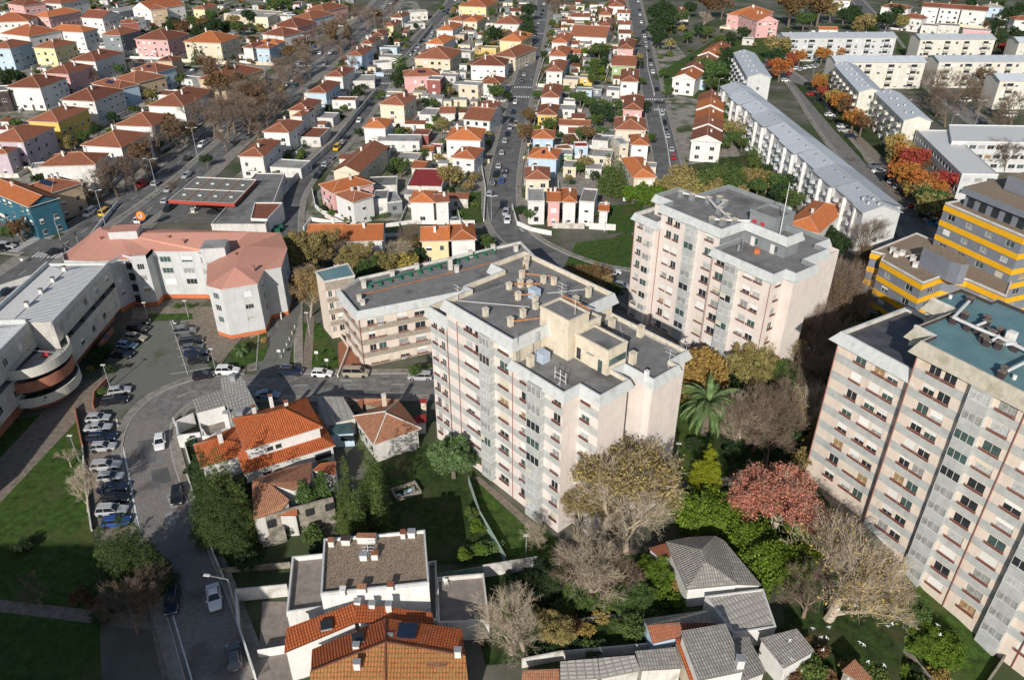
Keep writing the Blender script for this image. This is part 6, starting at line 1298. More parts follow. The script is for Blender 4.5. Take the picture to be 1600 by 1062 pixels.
p=G(*z4(940,750),7.4)-H8.location; mb=MB(); mb.hexa([(p.x-1.1,p.y-1.2,7.55),(p.x+1.1,p.y-1.2,7.45),(p.x+1.1,p.y+1.1,7.2),(p.x-1.1,p.y+1.1,7.3),(p.x-1.1,p.y-1.2,7.63),(p.x+1.1,p.y-1.2,7.53),(p.x+1.1,p.y+1.1,7.28),(p.x-1.1,p.y+1.1,7.38)],M['solar']); mb.build('solar_panel',H8)
p=G(*z4(1125,915),6.9)-H8.location; mb=MB()
for k in range(9): mb.box((p.x,p.y-1.1+0.27*k,6.75),(2.3,0.16,0.06),M['oldtile'])
mb.build('louvre',H8)
for H_,x,y,hh_ in ((H7,630,570,0.9),(H7,720,585,0.9),(H7,825,600,1.2),(H8,830,800,0.6),(H8,630,975,1.0),(H8,1255,900,1.0),(H8,625,860,0.8)):
    p=G(*z4(x,y),7.2)-H_.location; vent(H_,p.x,p.y,6.3 if H_ is H7 else 6.9,0.7,0.6,hh_,'white','metal','chimney')
rb=MB(); o8=H8.location
for u,v in (((340,1005,6.85),(806,822,8.05)),((806,822,8.05),(1300,905,7.05)),((806,822,8.05),(806,1200,4.9)),((806,822,8.05),(806,675,7.05))):
    a=G(*z4(*u[:2]),u[2])-o8;b=G(*z4(*v[:2]),v[2])-o8; a.z=u[2];b.z=v[2]; rb.tube(a,b,0.13,0.13,M['redbrown'],5)
rb.build('ridge_cap',H8)
# grey hip-roofed bungalow and its neighbours, lower right
H9=slabhouse('bungalow',[[(*z5(1085,495),3.6),(*z5(1405,465),3.6),(*z5(1205,325),5.4),(*z5(1205,325),5.4)],[(*z5(955,200),3.6),(*z5(1085,495),3.6),(*z5(1205,325),5.4),(*z5(1178,250),5.4)],[(*z5(1405,465),3.6),(*z5(1550,470),3.3),(*z5(1320,195),3.6),(*z5(1205,325),5.4)],[(*z5(1205,325),5.4),(*z5(1320,195),3.6),(*z5(1262,165),3.6),(*z5(1178,250),5.4)],[(*z5(1178,250),5.4),(*z5(1262,165),3.6),(*z5(1100,172),3.6),(*z5(955,200),3.6)]],'white',['greytile']*5,'bungalow with light grey ribbed hip roof and white walls, by the long hedge','bungalow')
slabhouse('shed',[[(*z5(920,300),3.3),(*z5(985,295),3.3),(*z5(955,210),3.4),(*z5(850,240),3.2)]],'white2','orange2','small orange-roofed lean-to against the grey bungalow','shed')
r=lowbuilding('patio_block',pxP([z5(1200,545),z5(1560,500),z5(1640,735),z5(1375,775)],3.0),3.0,'white','slab','slab-paved flat roof with stains below the grey bungalow','flat roof',par=0.2)
H10=slabhouse('house',[[(*z5(875,830),3.4),(*z5(1055,788),3.4),(*z5(1045,700),4.4),(*z5(840,720),4.4)],[(*z5(840,720),4.4),(*z5(1260,705),4.3),(*z5(1215,625),3.6),(*z5(812,680),3.6)],[(*z5(1050,790),3.4),(*z5(1290,760),3.4),(*z5(1262,705),4.3),(*z5(1045,705),4.4)]],'blue',['orange2','greytile','orange2'],'small pale blue house with half red and half grey tiled roof','house')
H11=slabhouse('house',[[(*z5(1160,1060),5.2),(*z5(1450,1000),5.2),(*z5(1330,708),5.6),(*z5(1048,755),5.6)]],'white','greytile','house with a single-pitch grey corrugated roof and a white chimney','house',th=0.25)
p=G(*z5(1415,960),5.6)-H11.location; vent(H11,p.x,p.y,4.6,0.8,0.8,1.9,'white','metal','chimney')
slabhouse('house',[[(*z5(1450,1060),3.8),(*z5(1580,1010),3.8),(*z5(1470,790),4.2),(*z5(1375,800),4.2)]],'white2','greytile','narrow dark-ribbed grey roof beside the single-pitch house','house')
slabhouse('shed',[[(*z5(1110,1070),3.2),(*z5(1150,1065),3.2),(*z5(1045,800),3.4),(*z5(1015,810),3.4)]],'cream','bright2','narrow strip of bright orange tiles along the single-pitch house','lean-to')
zz=lambda x,y:(1200+x/3.9775,795+y/3.9775)
slabhouse('house',[[(*zz(100,985),3.6),(*zz(290,880),3.6),(*zz(180,740),4.0),(*zz(-50,800),4.0)]],'white','greytile','white house with dark ribbed roof just below the large bare tree','house')
slabhouse('shed',[[(*z5(300,1060),2.8),(*z5(545,1050),2.8),(*z5(530,925),3.0),(*z5(300,945),3.0)],[(*z5(550,1050),2.8),(*z5(800,1000),2.8),(*z5(760,905),3.0),(*z5(535,925),3.0)]],'white2','slab','long flat grey sheet-roofed sheds along the bottom edge','shed')
slabhouse('shed',[[(*z5(800,1000),2.9),(*z5(1062,985),2.9),(*z5(1020,855),3.2),(*z5(765,880),3.2)]],'white2','greytile','ribbed brown-grey roofed shed with an open white front','shed')
slabhouse('shed',[[(*z5(60,1062),2.2),(*z5(295,1062),2.2),(*z5(295,990),2.3),(*z5(65,1000),2.3)]],'white2','oldtile','low shed under a heap of terracotta pots at the bottom edge','shed')
slabhouse('shed',[[(*zz(560,1062),2.6),(*zz(650,1050),2.6),(*zz(540,930),3.0),(*zz(460,1000),3.0)]],'stone','oldtile','ruined little shed with mottled tiled roof near the green basin','shed')
# ---------------------------------------------------------------- garden walls, fences, hedges
def wallthing(name,px,h,label,cat,m='wall',t=0.22,z=0.0,group=None):
    P=[GG(*p) for p in px]; o=P[0]; r=root(name,(o.x,o.y,o.z),0,label,cat,group)
    L=[(p-o) for p in P]; k=0
    for a,b in zip(L,L[1:]):
        d=(b-a).xy; n=max(1,int(d.length/4)); 
        for i in range(n):
            u=a+(b-a)*(i/n); v=a+(b-a)*((i+1)/n); dn=(v-u).xy.normalized(); nn=Vector((-dn.y,dn.x))*t/2; e=dn*0.01
            z0,z1_=u.z-0.3,v.z-0.3
            mb=MB(); A=u.xy+e;Bq=v.xy-e
            mb.hexa([(*(A-nn),z0),(*(Bq-nn),z1_),(*(Bq+nn),z1_),(*(A+nn),z0),(*(A-nn),u.z+h),(*(Bq-nn),v.z+h),(*(Bq+nn),v.z+h),(*(A+nn),u.z+h)],M[m]); mb.build('wall_panel' if m!='gfence' else 'mesh_panel',r)
    return r
W_=[([(475,360),(486,345),(530,352),(590,357),(640,350),(742,350)],1.1,'long curved white garden wall in front of the paired orange-roofed houses','white'),
([(488,300),(493,325),(505,335),(560,348)],1.2,'white curved wall round the garden of the rotated white house','white'),
([(800,325),(808,352),(830,362),(862,368)],1.3,'curved white wall at the street bend below the solar-roofed white house','white'),
([(756,347),(759,300),(752,260)],1.2,'white wall along the left kerb of the middle street lower end','white'),
([(540,130),(545,118),(600,120)],1.8,'grey-white wall round the pale blue corner house by the avenue','blue'),
([(430,320),(470,275),(520,230),(560,180),(590,145)],2.2,'long grey wall along the left street behind the avenue houses','wall'),
([(632,95),(648,78),(668,52),(676,42)],2.2,'upper stretch of grey wall along the left street','wall'),
([(1050,285),(1042,230),(1028,170)],1.1,'white low wall in front of the nearer terrace gardens','white'),
([(1022,150),(1012,110),(1010,75)],1.1,'white low wall in front of the farther terrace gardens','white'),
([(1050,285),(1100,290),(1180,292)],1.0,'pale retaining wall below the near end of the white terrace','wall'),
([(130,700),(134,760),(144,830)],0.6,'low wall between the lawn and the parked silver cars','wall'),
([(118,640),(130,700)],1.1,'short terracotta-capped wall at the top corner of the lawn','terrred'),
([(147,640),(149,620),(170,596)],1.2,'brick-red planter wall beside the ramp','terrred'),
([(0,455),(45,440),(90,428),(108,415)],1.4,'white wall at the avenue corner below the teal house','white'),
([(112,412),(160,350),(185,320)],1.2,'white railing wall along the left pavement of the avenue','white'),
([(400,1062),(375,985),(372,938)],1.8,'white yard wall left of the bottom houses','white'),
([(372,938),(452,930)],2.2,'white rendered wall left of the gravel-roofed house','white2'),
([(340,896),(455,886)],1.0,'old stone wall in shade left of the gravel-roofed house','stone'),
([(755,902),(840,888)],2.4,'stained white wall at the upper left of the bottom gardens','white2'),
([(815,1042),(875,1030),(1075,1012)],1.6,'long white garden wall with red coping in the bottom gardens','white2'),
([(900,975),(1025,960)],1.0,'short mossy terrace wall inside the bottom gardens','stone'),
([(1350,965),(1410,1020),(1475,1100)],1.5,'mossy wall between the green basin and the bottom right lawn','stone'),
([(1380,900),(1440,880),(1500,960),(1568,1030),(1530,1085)],1.2,'stone kerb wall round the bottom right lawn','stone'),
([(1325,935),(1450,880)],1.2,'old masonry wall behind the large bare tree','stone'),
([(935,505),(960,470),(1000,500)],1.0,'low wall beside the dark yard between the two towers','wall'),
([(528,590),(545,545),(528,520)],0.7,'low pink wall edging the terracotta apron','peach'),
([(448,380),(447,440),(440,500)],1.4,'dark lane wall left of the yellowing trees','wall'),
([(272,660),(290,700),(300,735)],1.2,'white wall on the outer side of the modern white house court','white'),
([(290,735),(335,870),(350,905)],0.9,'low wall between cobbled street and the dark conifers','wall'),
([(700,300),(704,350)],1.2,'white wall left of the small green yard','white'),([(820,290),(826,240),(842,160)],1.2,'white wall along the right kerb of the middle street','white'),([(838,135),(850,95),(862,60)],1.2,'white wall beside the farther right kerb of the middle street','white')]
for px,h_,lb,m_ in W_: wallthing('garden_wall',px,h_,lb,'wall',m_)
wallthing('mesh_fence',[(732,755),(750,810),(790,880)],1.7,'pale green mesh fence dividing the dark yard from the tower lawn','fence','gfence',0.05)
wallthing('mesh_fence',[(685,905),(755,893)],1.2,'pale green mesh fence over the large tiled terrace','fence','gfence',0.05)
wallthing('metal_gate',[(405,1028),(452,1020)],1.6,'white metal gate between wall and mossy-roofed house','gate','white',0.06)
# basin with water
b=root('water_basin',GG(1380,1000),0,'long green-blue water basin beside the bottom right lawn','basin')
P=[GG(*p)-b.location for p in ((1338,985),(1345,975),(1410,1035),(1425,1062),(1400,1062))]; mb=MB(); mb.poly([(p.x,p.y,p.z+0.35) for p in P],M['water']); mb.build('water',b)
mb=MB()
for u,v in zip(P,P[1:]+P[:1]): mb.tube((u.x,u.y,u.z+0.3),(v.x,v.y,v.z+0.3),0.18,0.18,M['stone'],6)
mb.build('rim',b)
r=root('rubble_tank',G(635,770),0.5,'old open tank full of bluish rubbish in the dark yard','tank'); mb=MB(); mb.b2(-2,2,-1.3,-1.1,0,0.8,M['stone']); mb.b2(-2,2,1.1,1.3,0,0.8,M['stone']); mb.b2(-2,-1.8,-1.09,1.09,0,0.8,M['stone']); mb.b2(1.8,2,-1.09,1.09,0,0.8,M['stone']); mb.build('rim',r)
mb=MB(); 
for k in range(14): mb.box((rh.uniform(-1.5,1.5),rh.uniform(-0.8,0.8),rh.uniform(0.2,0.5)),(0.5,0.4,0.2),M[rh.choice(['blue','grey','tank','wood'])],rh.uniform(0,3))
mb.build('rubbish',r)
r=root('crate_stack',G(645,703),0.4,'pale discarded cabinet leaning by the small old house','cabinet'); mb=MB(); mb.box((0,0,0.6),(1.1,0.7,1.2),M['white2'],0,M['metal']); mb.build('body',r); mb=MB(); mb.box((0,-0.37,0.6),(0.9,0.03,0.9),M['metal']); mb.build('door',r)
for k,px in enumerate(((432,365),(437,360),(170,603),(172,640))):
    if k<2: 
        r=root('waste_container',G(*px),0.3,'dark green waste container, %s one in the lane corner'%('nearer' if k==0 else 'farther'),'bin','lane waste containers'); mb=MB(); mb.box((0,0,0.7),(2.0,1.1,1.2),M['binc']); mb.build('body',r); mb=MB(); mb.box((0,0,1.38),(2.1,1.2,0.14),M['binc']); mb.build('lid',r)
# lamp posts
def lamp(px,h,label,arm=1.4,az=0,double=False):
    p=GG(*px); r=root('street_lamp',p,az,label,'street lamp','street lamps'); mb=MB(); mb.tube((0,0,0),(0,0,h),0.11,0.07,M['metal'],7); mb.build('pole',r)
    for s in ((1,-1) if double else (1,)):
        if arm: mb=MB(); mb.tube((0,0,h-0.05),(s*arm,0,h+0.25),0.05,0.05,M['metal'],5); mb.build('arm',r)
        mb=MB(); mb.box((s*arm+(0.3*s if arm else 0),0,h+0.27),(0.8,0.3,0.14),M['white2']); mb.build('lamp_head',r)
for px,h_,lb,ar,az_,db in [((309,247),10,'tall double-armed lamp on the avenue median, middle one of three',1.2,0,True),((165,353),10,'tall double-armed lamp on the avenue, nearest to the salmon roof',1.0,0,True),((246,300),10,'tall lamp on the avenue median beside the petrol station',1.2,0,True),((483,92),11,'tall lamp standing among bare trees beyond the avenue zebra',1.2,0,True),((415,125),10,'tall lamp at the left edge of the avenue trees',1.2,0,True),((600,40),11,'tall lamp at the far end of the avenue, left one',1.2,0,True),((587,52),11,'tall lamp at the far end of the avenue, right one',1.2,0,True),((173,607),5,'white lamp post by the curved balcony ramp',0,0,False),((124,720),5,'short white lamp post on the lower left lawn',0,0,False),((372,963),7,'lamp post with arm beside the parked white car at the bottom',2.4,3.0,False),((336,574),4,'white lamp post next to the black cars of the left parking lot',0,0,False),((295,497),4,'white lamp post in the forecourt lawn of the salmon-roofed flats',0,0,False),((232,500),4,'white lamp post near the motor scooters',0,0,False),((484,523),5,'white lamp post on the central small lawn',0,0,False),((577,570),8,'dark lamp post in front of the pink block, thin one',0.8,0,False),((590,565),8,'dark lamp post in front of the pink block, right one',0.8,0,False),((1408,195),9,'lamp post on grass behind the cream gable-ended blocks',1,0,False),((1522,200),10,'tall lamp post by the upper right side road',1.2,0,True),((1480,215),8,'lamp post before the turquoise-windowed school roof',1,0,False),((1413,88),8,'lamp post on the small lawn between the pale blocks',1,0,False),((1270,118),8,'lamp post by the parked white cars of the upper car park',1,0,False),((1121,150),7,'lamp post beside the blue car',1,0,False),((1382,240),8,'lamp post in the leafy car park of the long block',1,0,False),((1235,250),6,'lamp post behind the rear tower',0.8,0,False),((1056,725),4,'short lamp post on the lawn right of the central tower',0,0,False),((822,870),4,'thin post at the lower end of the tower lawn',0,0,False),((1065,600),9,'pole standing beside the rear corner of the central tower',0,0,False),((1013,560),8,'thin pole in the yard before the rear tower',0,0,False),((768,345),7,'lamp post at the lower end of the middle street',1,0,False),((95,375),6,'lamp post at the avenue junction zebra',1,0,False)]: lamp(px,h_,lb,ar,az_,db)
for px,lb,h_ in (((171,540),'blue parking sign beside the shaded parked cars',2.4),((496,563),'small white sign on the central lawn, left one',2.0),((512,575),'grey sign post on the central lawn near the street',2.0),((438,562),'round sign at the mouth of the cobbled lane',2.2),((36,412),'white board sign at the avenue corner',1.2)):
    r=root('road_sign',G(*px),0,lb,'sign'); mb=MB(); mb.tube((0,0,0),(0,0,h_),0.04,0.04,M['metal'],5); mb.build('post',r); mb=MB(); mb.box((0,-0.05,h_-0.1),(0.7,0.04,0.6),M['sign' if 'blue' in lb else 'white']); mb.build('plate',r)
for k in range(6):
    r=root('traffic_bollard',G(440+4.2*k,560-9.2*k),0,'white bollard, %s from the street on the lane edge'%ordn(k),'bollard','white bollards along the lane'); mb=MB(); mb.tube((0,0,0),(0,0,0.8),0.09,0.08,M['white'],7); mb.build('post',r); mb=MB(); mb.tube((0,0,0.8),(0,0,0.9),0.1,0.04,M['white'],7); mb.build('cap',r)
for k,(px,az_) in enumerate((((105,402),0.3),((113,400),0.3),((123,383),0.2),((67,441),0.2),((72,442),0.2),((91,448),0.0))):
    r=root('traffic_light',G(*px),az_,'traffic light at the avenue junction, %s from the left'%ordn([3,4,5,0,1,2][k]),'traffic light','traffic lights at the junction'); mb=MB(); mb.tube((0,0,0),(0,0,3.4),0.07,0.06,M['metal'],6); mb.build('pole',r); mb=MB(); mb.box((0,-0.15,3.1),(0.3,0.25,0.9),M['black']); mb.build('signal_head',r)
# ---------------------------------------------------------------- cars
def carparts(kind):
    L=dict(hatch=4.0,sedan=4.5,estate=4.7,suv=4.5,van=4.9)[kind]; Wd=1.78 if kind!='van' else 1.9
    hb=dict(hatch=0.92,sedan=0.90,estate=0.92,suv=1.02,van=1.15)[kind]; hr=dict(hatch=1.46,sedan=1.43,estate=1.48,suv=1.68,van=1.95)[kind]
    X=L/2; w=Wd/2
    # outline stations: x, half width, z bottom, z belt
    S=[(-X,w*0.78,0.42,hb*0.86),(-X+0.12,w*0.94,0.28,hb*0.97),(-X+0.6,w,0.20,hb),(-0.3,w,0.18,hb*0.99),(X-1.25,w,0.20,hb*0.97),(X-0.45,w*0.96,0.22,hb*0.84),(X-0.12,w*0.86,0.28,hb*0.74),(X,w*0.66,0.40,hb*0.62)]
    if kind=='van': S[-4]=(X-0.95,w,0.2,hb*1.0);S[-3]=(X-0.35,w*0.97,0.22,hb*0.88)
    b=MB(); P=M['cw']; rings=[]
    for x,hw,z0,z1 in S:
        rings.append([(x,-hw*0.93,z0),(x,-hw,(z0+z1)/2),(x,-hw*0.98,z1-0.1),(x,-hw*0.86,z1),(x,hw*0.86,z1),(x,hw*0.98,z1-0.1),(x,hw,(z0+z1)/2),(x,hw*0.93,z0)])
    for r0,r1 in zip(rings,rings[1:]):
        for i in range(8): j=(i+1)%8; b.poly([r0[i],r0[j],r1[j],r1[i]],P)
    b.poly(rings[0][::-1],P); b.poly(rings[-1],P)
    for sx in (-X+0.82,X-0.88):
        for sy in (-1,1): b.tube((sx,sy*w*0.955,0.33),(sx,sy*w*1.004,0.33),0.40,0.40,M['black'],12)
    # greenhouse
    fr=dict(hatch=(-X+0.12,-X+0.42,0.15,X-1.15),sedan=(-X+0.75,-X+1.35,0.2,X-1.35),estate=(-X+0.1,-X+0.42,0.25,X-1.35),suv=(-X+0.1,-X+0.4,0.2,X-1.3),van=(-X+0.04,-X+0.12,0.95,X-0.75))[kind]
    g=MB(); GM=M['cglass']; zb=hb-0.03
    lo=[(fr[0],-w*0.85,zb),(fr[3],-w*0.85,zb),(fr[3],w*0.85,zb),(fr[0],w*0.85,zb)]; hi=[(fr[1],-w*0.66,hr-0.07),(fr[2],-w*0.66,hr-0.07),(fr[2],w*0.66,hr-0.07),(fr[1],w*0.66,hr-0.07)]
    g.hexa(lo+hi,GM)
    t=MB(); e=0.05; lo2=[(fr[1]-e,-w*0.68,hr-0.08),(fr[2]+e,-w*0.68,hr-0.08),(fr[2]+e,w*0.68,hr-0.08),(fr[1]-e,w*0.68,hr-0.08)]; hi2=[(fr[1]+0.1,-w*0.58,hr),(fr[2]-0.12,-w*0.58,hr),(fr[2]-0.12,w*0.58,hr),(fr[1]+0.1,w*0.58,hr)]
    t.hexa(lo2+hi2,P)
    for s in (-1,1):      # pillars
        for (xa,xb) in ((fr[0]+0.03,fr[1]+0.03),((fr[0]+fr[3])/2-0.25,(fr[1]+fr[2])/2-0.1),(fr[3]-0.04,fr[2]-0.03)):
            t.tube((xa,s*w*0.862,zb),(xb,s*w*0.672,hr-0.06),0.042,0.042,P,4)
    wh=MB(); wh.tube((0,-0.1,0),(0,0.1,0),0.32,0.32,M['black'],14); wh.tube((0,-0.106,0),(0,0.106,0),0.20,0.20,M['rim'],10); 
    hl=MB(); hl.box((0,0,0),(0.16,0.34,0.13),M['lampw']); tl=MB(); tl.box((0,0,0),(0.10,0.26,0.2),M['lampr'])
    mi=MB(); mi.box((0,0,0),(0.12,0.2,0.13),P)
    pl=MB(); pl.box((0,0,0),(0.03,0.5,0.11),M['white'])
    rr=MB()
    if kind in('estate','suv'):
        for s in(-1,1): rr.tube((fr[1]+0.15,s*w*0.60,hr+0.03),(fr[2]-0.2,s*w*0.60,hr+0.03),0.025,0.025,M['metal'],4)
    me=dict(car_body=b.mesh('car_body'),windows=g.mesh('windows'),roof_panel=t.mesh('roof_panel'),wheel=wh.mesh('wheel'),headlight=hl.mesh('headlight'),tail_light=tl.mesh('tail_light'),mirror=mi.mesh('mirror'),number_plate=pl.mesh('number_plate'))
    parts=[('car_body',(0,0,0)),('windows',(0,0,0)),('roof_panel',(0,0,0))]
    for sx in (-X+0.82,X-0.88):
        for sy in (-1,1): parts.append(('wheel',(sx,sy*(w-0.09),0.32)))
    for sy in (-1,1): parts+= [('headlight',(X-0.13,sy*w*0.66,hb*0.66)),('tail_light',(-X+0.06,sy*w*0.70,hb*0.80)),('mirror',(fr[3]-0.15,sy*(w+0.06),hb+0.05))]
    parts.append(('number_plate',(-X-0.01,0,0.5)))
    if rr.f: me['roof_rail']=rr.mesh('roof_rail'); parts.append(('roof_rail',(0,0,0)))
    return me,parts
CP={k:carparts(k) for k in('hatch','sedan','estate','suv','van')}
CN=dict(cw='white',cs='silver',cg='dark grey',ck='black',cb='blue',cn='navy blue',cr='red',cbg='beige',cbl='pale blue',cy='yellow',cgr='dark teal',cbb='bright blue')
KN=dict(hatch='hatchback',sedan='saloon',estate='estate car',suv='SUV',van='van')
def car(px,col,kind,az,label=None,pendtext=None,group=None,name='parked_car',far=False):
    c=GG(*px); c.z+= 0.075 if inroad(c.xy,extra=0) else 0.05
    r=root(name,c,math.radians(az)); r['category']='van' if kind=='van' else 'car'
    me,parts=CP[kind]
    for pn,loc in parts:
        if far and pn in ('headlight','tail_light','mirror','number_plate','roof_rail'): continue
        o=ob(pn,me[pn],r,loc)
        if pn in('car_body','roof_panel','mirror') and col!='cw':
            o.material_slots[0].link='OBJECT'; o.material_slots[0].material=M[col]
    t='%s %s'%(CN[col],KN[kind])
    if label: r['label']=label; 
    else: pend(r,pendtext or t+' parked' ,'van' if kind=='van' else 'car',c,group)
    if group: r['group']=group
    occ(c,2.2); return r
near=[((217,516),'ck','estate',-10,'black estate car, farthest of the shaded row beside the white building'),((213,531),'cbg','estate',-10,'beige estate car in the shaded row beside the white building'),((200,543),'cbl','hatch',-8,'blue-grey hatchback in the shaded row beside the white building'),((192,557),'ck','sedan',-8,'black car nearest the camera in the shaded row beside the building'),
((290,521),'cg','suv',12,'dark grey car, farthest of the right column in the left car park'),((300,536),'ck','estate',14,'black car second from the far end of the right column in the left car park'),((302,547),'cg','hatch',14,'dark grey hatchback, third of the right column in the left car park'),((307,554),'cn','sedan',14,'navy saloon, fourth of the right column in the left car park'),((311,566),'ck','hatch',14,'black hatchback, nearest of the right column in the left car park'),
((319,590),'ck','hatch',18,'small black car waiting on the street bend'),((357,583),'cw','suv',3,'white SUV beside the slab-roofed modern house'),((188,614),'cs','hatch',16,'silver-blue hatchback beside the brick-red planter wall'),((181,629),'ck','estate',12,'black estate car beside the brick-red planter wall'),
((155,657),'cs','hatch',6,'silver hatchback at the top of the kerb row by the lawn'),((155,672),'cs','sedan',8,'silver saloon, second from top of the kerb row by the lawn'),((161,687),'cn','estate',6,'navy estate car, third from top of the kerb row by the lawn'),((163,702),'cs','hatch',8,'silver hatchback, fourth from top of the kerb row by the lawn'),((167,731),'cs','estate',8,'silver estate car just below the gap in the kerb row'),((174,749),'cs','hatch',8,'silver hatchback, sixth of the kerb row by the lawn'),((178,766),'cn','sedan',8,'navy car, seventh of the kerb row by the lawn'),((184,782),'ck','hatch',6,'black car beside the white bare tree'),((177,802),'cs','suv',6,'silver car with roof rails, lowest silver one of the kerb row'),((183,819),'cb','hatch',8,'bright blue car half under the dark conifer'),
((251,695),'cw','hatch',-70,'white hatchback driving down the cobbled street'),((278,777),'ck','sedan',-72,'black saloon at the right kerb of the cobbled street'),((271,942),'cn','estate',-74,'dark blue car at the left kerb in the shade'),((336,937),'cw','sedan',-66,'white car with black roof glass at the right kerb near the bottom'),((367,1030),'cg','hatch',113,'dark grey hatchback at the bottom edge of the cobbled street'),
((456,584),'cn','suv',-3,'black-blue SUV at the kerb by the lane mouth'),((504,587),'cw','hatch',-3,'white hatchback at the kerb before the small lawn'),((557,587),'cbg','van',-2,'beige people carrier at the kerb before the terracotta apron'),((657,592),'cs','estate',178,'silver estate car at the kerb before the round bush'),((680,569),'ck','suv',-58,'black SUV parked nose-out beside the pink low block'),((419,620),'cbl','sedan',-4,'pale blue saloon behind the big orange hip-roofed house'),
((955,428),'cw','estate',0,'white estate car on the road beyond the central tower'),((972,450),'cs','hatch',-20,'silver car in the shade beyond the central tower')]
for k,(px,c_,kd,az_,lb) in enumerate(near): car(px,c_,kd,az_,lb)
def row(pts,az,grp,kinds=('hatch','hatch','estate','sedan','suv'),cols=('cw','cs','cs','cg','ck','ck','cn','cw'),text='%s %s parked'):
    for p in pts:
        c_=p[2] if len(p)>2 else rh.choice(cols); kd=p[3] if len(p)>3 else rh.choice(kinds)
        car((p[0],p[1]),c_,kd,az+rh.uniform(-2,2)+(180 if rh.random()<0.5 else 0),None,text%(CN[c_],KN[kd]),grp,far=p[1]<340)
row([(848,18),(846,24),(841,38),(837,55),(835,61),(831,73),(828,83),(825,96),(823,103),(819,119),(816,128),(805,162,'cw'),(802,177),(800,190),(797,202),(793,212),(789,222,'cs'),(784,241,'cs'),(779,262,'cs'),(775,275,'ck'),(770,289,'cg'),(765,305,'cs'),(789,270,'cn'),(784,284,'cb'),(786,323,'ck'),(790,335,'cs'),(793,347,'cw'),(850,8),(806,197,'cbg')],86,'cars along the middle street')
row([(997,4),(999,17),(1000,25),(1002,37,'cw'),(1005,51,'ck'),(1007,59,'cw'),(1009,67,'cs'),(1010,74,'cs'),(1012,81,'ck'),(1016,96,'ck'),(1017,103,'cs'),(1020,115,'cw'),(1026,142,'ck'),(1034,180,'cs'),(1038,194,'ck','suv'),(1041,207,'cg'),(1043,215,'cs'),(1049,236,'cs'),(1052,248,'cr')],84,'cars along the right street')
row([(712,2),(701,17,'ck'),(699,23,'ck'),(676,52,'cs'),(674,58,'cs'),(661,66),(654,75,'cs'),(650,80,'cs'),(641,87,'cw'),(579,165,'ck'),(561,191,'cw'),(542,216,'ck'),(535,225,'cs'),(527,234,'cy','van'),(519,250,'cg'),(509,259,'cs'),(496,277,'ck'),(504,267,'ck')],86,'cars along the left street')
row([(507,102,'cs'),(501,85,'cw'),(467,101,'cs'),(461,115,'cs'),(459,127,'cw'),(449,134,'cs'),(461,136,'cgr'),(441,141,'cy','van'),(436,135,'cg'),(491,75,'cb'),(517,84,'cw'),(611,7,'cw'),(349,205,'cs'),(316,229,'cw'),(294,250,'ck'),(366,226,'cg'),(389,216,'cg'),(390,204,'cg'),(292,277,'cs'),(264,299,'cs'),(244,289,'cs'),(141,336,'cw','van'),(166,335,'cy','van'),(260,316,'cs'),(264,329,'ck','suv'),(590,35,'cs'),(575,52,'cg'),(620,3,'ck')],86,'cars on the avenue',text='%s %s')
car((221,346),'cw','van',86,'white van beside the round orange sign'); car((225,290),'cr','van',86,'red van at the left kerb of the avenue'); car((337,334),'ck','sedan',10,'black saloon under the petrol station canopy edge'); car((88,396),'ck','sedan',55,'black saloon crossing the avenue junction'); car((12,387),'cs','estate',-10,'silver car waiting at the left zebra crossing'); car((15,458),'cn','sedan',60,'dark saloon on the avenue at the left edge'); car((241,268),'ck','van',86,'dark van under the bare trees of the avenue'); car((1,392),'ck','hatch',-10,'dark car cut by the left edge at the junction')
car((1031,162),'ck','sedan',-8,'black saloon crossing at the right street zebra'); car((1126,154),'cbb','hatch',5,'bright blue hatchback alone in the side car park')
car((667,327),'cs','sedan',15,'silver car in the yard of the white corner house',far=True); car((713,347),'cs','hatch',15,'silver hatchback on the verge beside the small green yard',far=True)
row([(1233,117,'cr'),(1237,112,'cw'),(1244,109,'cw'),(1251,111,'cs'),(1259,108,'cw'),(1267,107,'cw'),(1275,106,'cs')],50,'cars angled in the upper car park')
row([(1227,128,'cw'),(1264,134,'ck'),(1266,149,'cr'),(1276,158,'ck'),(1296,182,'cw'),(1305,191,'ck','suv'),(1316,200,'cw'),(1318,206,'cs'),(1330,215,'cn'),(1366,262,'cg'),(1372,270,'cw'),(1387,281,'ck'),(1397,288,'cs'),(1406,296,'cs'),(1417,305,'ck'),(1431,325,'cr'),(1440,330,'cs'),(1447,339,'ck'),(1455,346,'cs'),(1460,352,'cbb')],8,'cars beside the long zigzag block')
row([(1507,160,'cw','van'),(1548,178,'cg'),(1532,197,'cn'),(1212,228,'cw'),(1207,221,'cw'),(1204,232,'cs'),(1577,183,'cw','van')],10,'cars in the upper right side roads')
